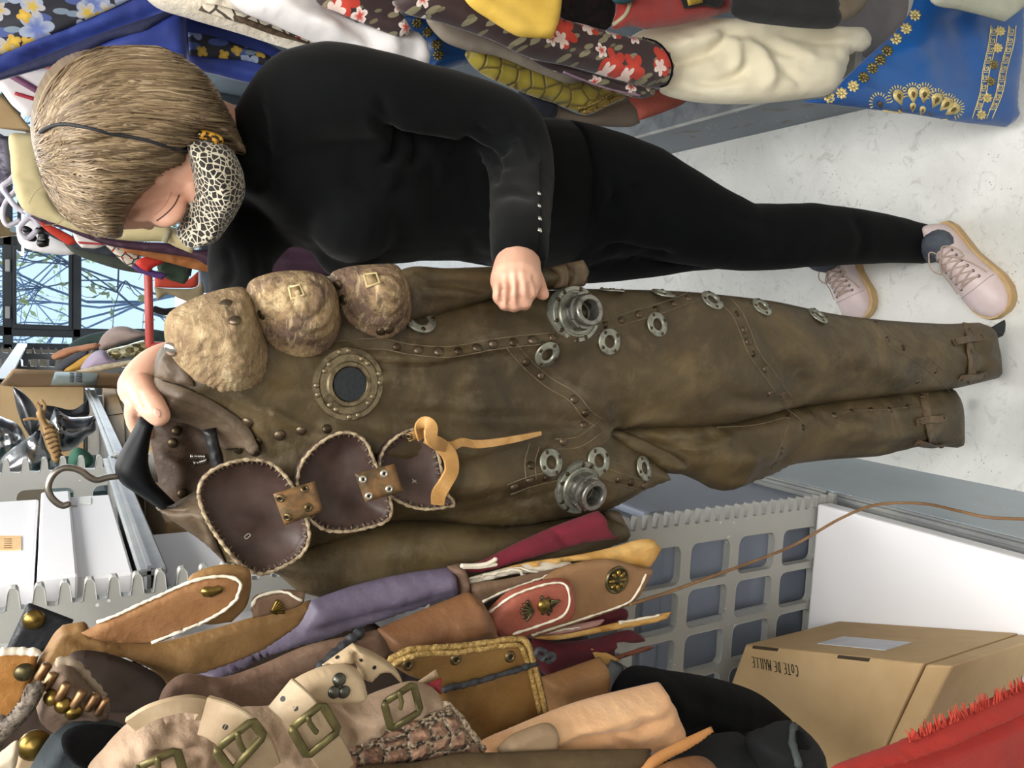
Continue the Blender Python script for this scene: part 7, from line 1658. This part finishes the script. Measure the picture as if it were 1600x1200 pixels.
pm = G('hanging_gown', 'long plum satin gown between the khaki jacket and the rust trousers', 'gown', [(44,334),(66,338),(110,350),(160,370),(220,378),(262,380),(300,390),(340,388),(400,378),(440,372),(530,378),(540,400),(520,430),(424,436),(360,425),(336,414),(322,414),(305,404),(240,394),(180,386),(140,374),(100,358),(60,345)], 1.95, M_PLUM, .012, 14, .014, FG, creases=[([(100,354),(200,380),(300,396)], 5, -.006), ([(430,390),(530,392)], 8, -.005), ([(430,410),(525,410)], 8, .005)])
G('hanging_blouse', 'pale blue checked white blouse edge above the plum gown', 'blouse', [(420,370),(470,372),(520,384),(524,392),(470,384),(424,380)], 1.85, M('pale_check', 'c8cad4', 'dcdcd8', 40, .8), .006, 6, .01, FG)
wr = G('hanging_towel', 'white cloth with red stripes hanging near the window', 'cloth', [(112,360,1),(150,372),(166,383,1),(150,388),(128,387,1),(118,376)], 2.05, M('white_stripe_cloth', 'd5cfc9', 'e2dcd6', 8, .85), .005, 6, .008, FG, step=4); G('red_stripe', None, None, [(121,377,1),(160,380,1),(162,383,1),(124,381,1)], S(2.035), M('stripe_red', 'b23a40'), .001, 2, .002, parent=wr, step=4)
G('hanging_scarf', 'red bandana scarf with white marks near the window', 'scarf', [(58,342),(76,350),(100,362),(117,372),(119,380,1),(108,383),(90,372),(70,358)], 2.12, M('red_bandana', 'b8301f', 'c8402c', 12, .8), .006, 6, .008, FG, step=4)
G('hanging_trousers', 'rust orange trousers hanging below the plum gown', 'trousers', [(186,382),(240,392),(300,402),(340,410),(440,424),(440,446),(340,428),(300,420),(240,404),(196,393)], 2.25, M_ORNC, .012, 10, .012, FG, creases=[([(200,388),(300,410),(400,430)], 3, -.005)])
G('hanging_coat', 'dark slate and olive coat edge next to the window panes', 'coat', [(100,378),(130,384),(180,396),(215,404),(226,420),(226,428,1),(190,422),(150,410),(116,396)], 2.55, M('olive_slate', '3a4038', '4a5046', 8, .9), .012, 8, .012, FG); G('hanging_coat', 'dark blue coat edge beside the red bandana', 'coat', [(68,362),(110,384),(150,396),(190,402),(196,392),(150,382),(110,372)], 2.45, M('dark_blue_cloth', '2a3038', '343c46', 8, .9), .010, 6, .01, FG)
G('hanging_blouse', 'cream and red flowered blouse hem near the window', 'blouse', [(160,378),(190,386),(214,398),(222,404),(208,418,1),(196,412),(180,398)], 2.38, mat_chain(), .008, 8, .01, FG, step=4); G('hanging_skirt', 'bright red skirt frill with a purple edge near the window', 'skirt', [(212,410),(224,402),(248,404),(257,409),(240,418),(230,424),(216,416)], 2.33, M('bright_red_frill', 'c02a20', 'd03a2c', 14, .7), .010, 8, .01, FG, step=4); G('hanging_skirt', 'small purple skirt hem over the green one', 'skirt', [(206,414),(230,420),(262,428,1),(254,437,1),(236,432),(215,424)], 2.36, M('purple_cloth', '4a2f66', '5a3c78', 10, .8), .006, 6, .01, FG, step=4)
G('hanging_trousers', 'dark green trousers with a black cuff near the window', 'trousers', [(246,414),(262,408),(292,414,1),(296,432),(288,444,1),(262,436),(250,426)], 2.42, M('bottle_green_cloth', '2f3f30', '3b4c3b', 10, .85), .010, 8, .01, FG, step=4); G('hanging_trousers', 'black cuff end beside the dark green trousers', 'trousers', [(292,414,1),(301,417,1),(298,432,1),(289,428,1)], 2.40, M_BLKW, .004, 5, .008, FG, step=4)
G('hanging_tabard', 'red tabard hanging on the red rail', 'tabard', [(242,426,1),(262,430),(290,438),(310,424,1),(309,446),(300,450,1),(270,450),(242,449,1)], 2.75, M('coral_red_cloth', 'b8402e', 'c44c38', 10, .8), .006, 6, .008, FG, step=4); G('hanging_tabard', 'beige canvas tabard hanging on the red rail below the red one', 'tabard', [(241,449,1),(270,451),(304,450),(316,440,1),(319,456),(312,468),(300,474,1),(280,466),(262,460),(246,470,1)], 2.70, M('beige_canvas', '8d7f62', '9c8e70', 10, .85), .006, 6, .008, FG, step=4)
G('grey_cabinet_panel', 'plain grey cabinet edge showing between the sleeve and the tabards', 'cabinet', [(316,424,1),(345,430,1),(360,470,1),(345,500,1),(318,470,1)], 3.3, M('cabinet_grey', '5b636b', rough=.6), .004, 6, .3, smooth=False)
# hangers of the far costumes
hg = MB()
def far_hanger(label, pts, Y, r=.006):
    t = tag(tube('hanging_clothes_hanger', [atY(x, y, Y) for x, y in pts], r, M_CLEAR, seg=7, k=len(pts) * 5), label, 'hanger', 'clear hangers near the window'); return t
far_hanger('clear plastic hanger nearest the carton edge at the window', [(30,345),(12,352),(4,338),(8,318),(22,300),(34,290)], 2.3); far_hanger('clear plastic hanger above the khaki jacket', [(36,330),(24,322),(12,306),(4,292),(16,282),(26,270)], 2.0); far_hanger('clear plastic hanger in front of the white shirt at the window', [(60,352),(48,340),(34,350),(30,362),(42,372),(56,362)], 2.1); far_hanger('clear hanger hook curled against the plum gown', [(44,318),(52,322),(54,330),(46,335),(40,330)], 1.8, .004)
mbk = MB(); tube_mb(mbk, [atY(x, y, 2.5) for x, y in ((40,358),(46,362),(44,370),(52,372))], .010, seg=7, k=14); tag(mbk.obj('hanging_clothes_hanger', M_BLACK), 'short black hanger end on the white shirt', 'hanger', 'clear hangers near the window')
tag(tube('hanging_clothes_hanger', [atY(x, y, 2.48) for x, y in ((62,360),(70,364),(66,374),(72,378),(64,380))], .012, M_BLACK, seg=7, k=14), 'black curled hanger end next to the red bandana', 'hanger', 'clear hangers near the window')
G('hanging_shirt', 'loose white shirt against the window, with black hanger ends', 'shirt', [(28,352),(50,340),(78,356),(110,380),(126,392),(110,398),(76,396),(40,388),(28,375)], 2.65, M('bright_white_cotton', 'e6e4e6', 'f0eef0', 6, .8), .012, 12, .012, FG)
G('hanging_blouse', 'grey and lilac patterned blouses packed at the far end of the rail', 'blouse', [(-30,210),(6,212),(18,250),(16,300),(4,320),(-30,330)], 2.5, M('grey_lilac_print', '5f5a6a', 'a39fae', 40, .8, lo=.45, hi=.55), .014, 12, .02, FG)
kq = G('kraft_carton', 'open brown carton with a pale label under the ceiling by the window frame', 'box', [(-30,330,1),(0,334,1),(14,340,1),(28,366,1),(0,370,1),(-30,370,1)], 4.9, M_KRAFT, .002, 5, .2, smooth=False); yface(kq, 'label', [(14,352),(24,354),(27,364),(16,362)], 4.885, M_STICK)
# red garment rail by the window
rr = thing('garment_rail', 'red tubular garment rail standing in front of the window', 'garment rail', atZ(330, 470, 0.0) * 1.0)
rl = V((atY(232, 474, 2.78).x, 2.78, 0)); rr.location = rl
M_REDP = M('red_tube_paint', 'b5453f', 'c2524a', 10, .4)
a, b_ = atY(231, 400, 2.78), atY(234, 540, 2.78)
tube('top_bar', [a, b_], .013, M_REDP, rr, seg=12)
for q in (a, b_): tube('post', [q, V((q.x, q.y, .03))], .013, M_REDP, rr, seg=12); box('foot', (q.x - .02, q.y - .22, 0), (q.x + .02, q.y + .22, .03), M_REDP, rr, .005)
tube('cross_bar', [V((a.x, 2.78, atY(252, 470, 2.78).z)), V((a.x, 3.25, atY(252, 470, 2.78).z))], .009, M_REDP, rr, seg=10)
tag(tube('hanging_belt', [atY(241,483,2.9), atY(255,487,2.9), atY(270,486,2.9), atY(290,482,2.9), atY(315,478,2.9)], .012, M_BLKW, seg=8, k=16, flat=.5, ref=(0, -1, 0)), 'narrow black belt with a blue end hanging from the red rail', 'belt')
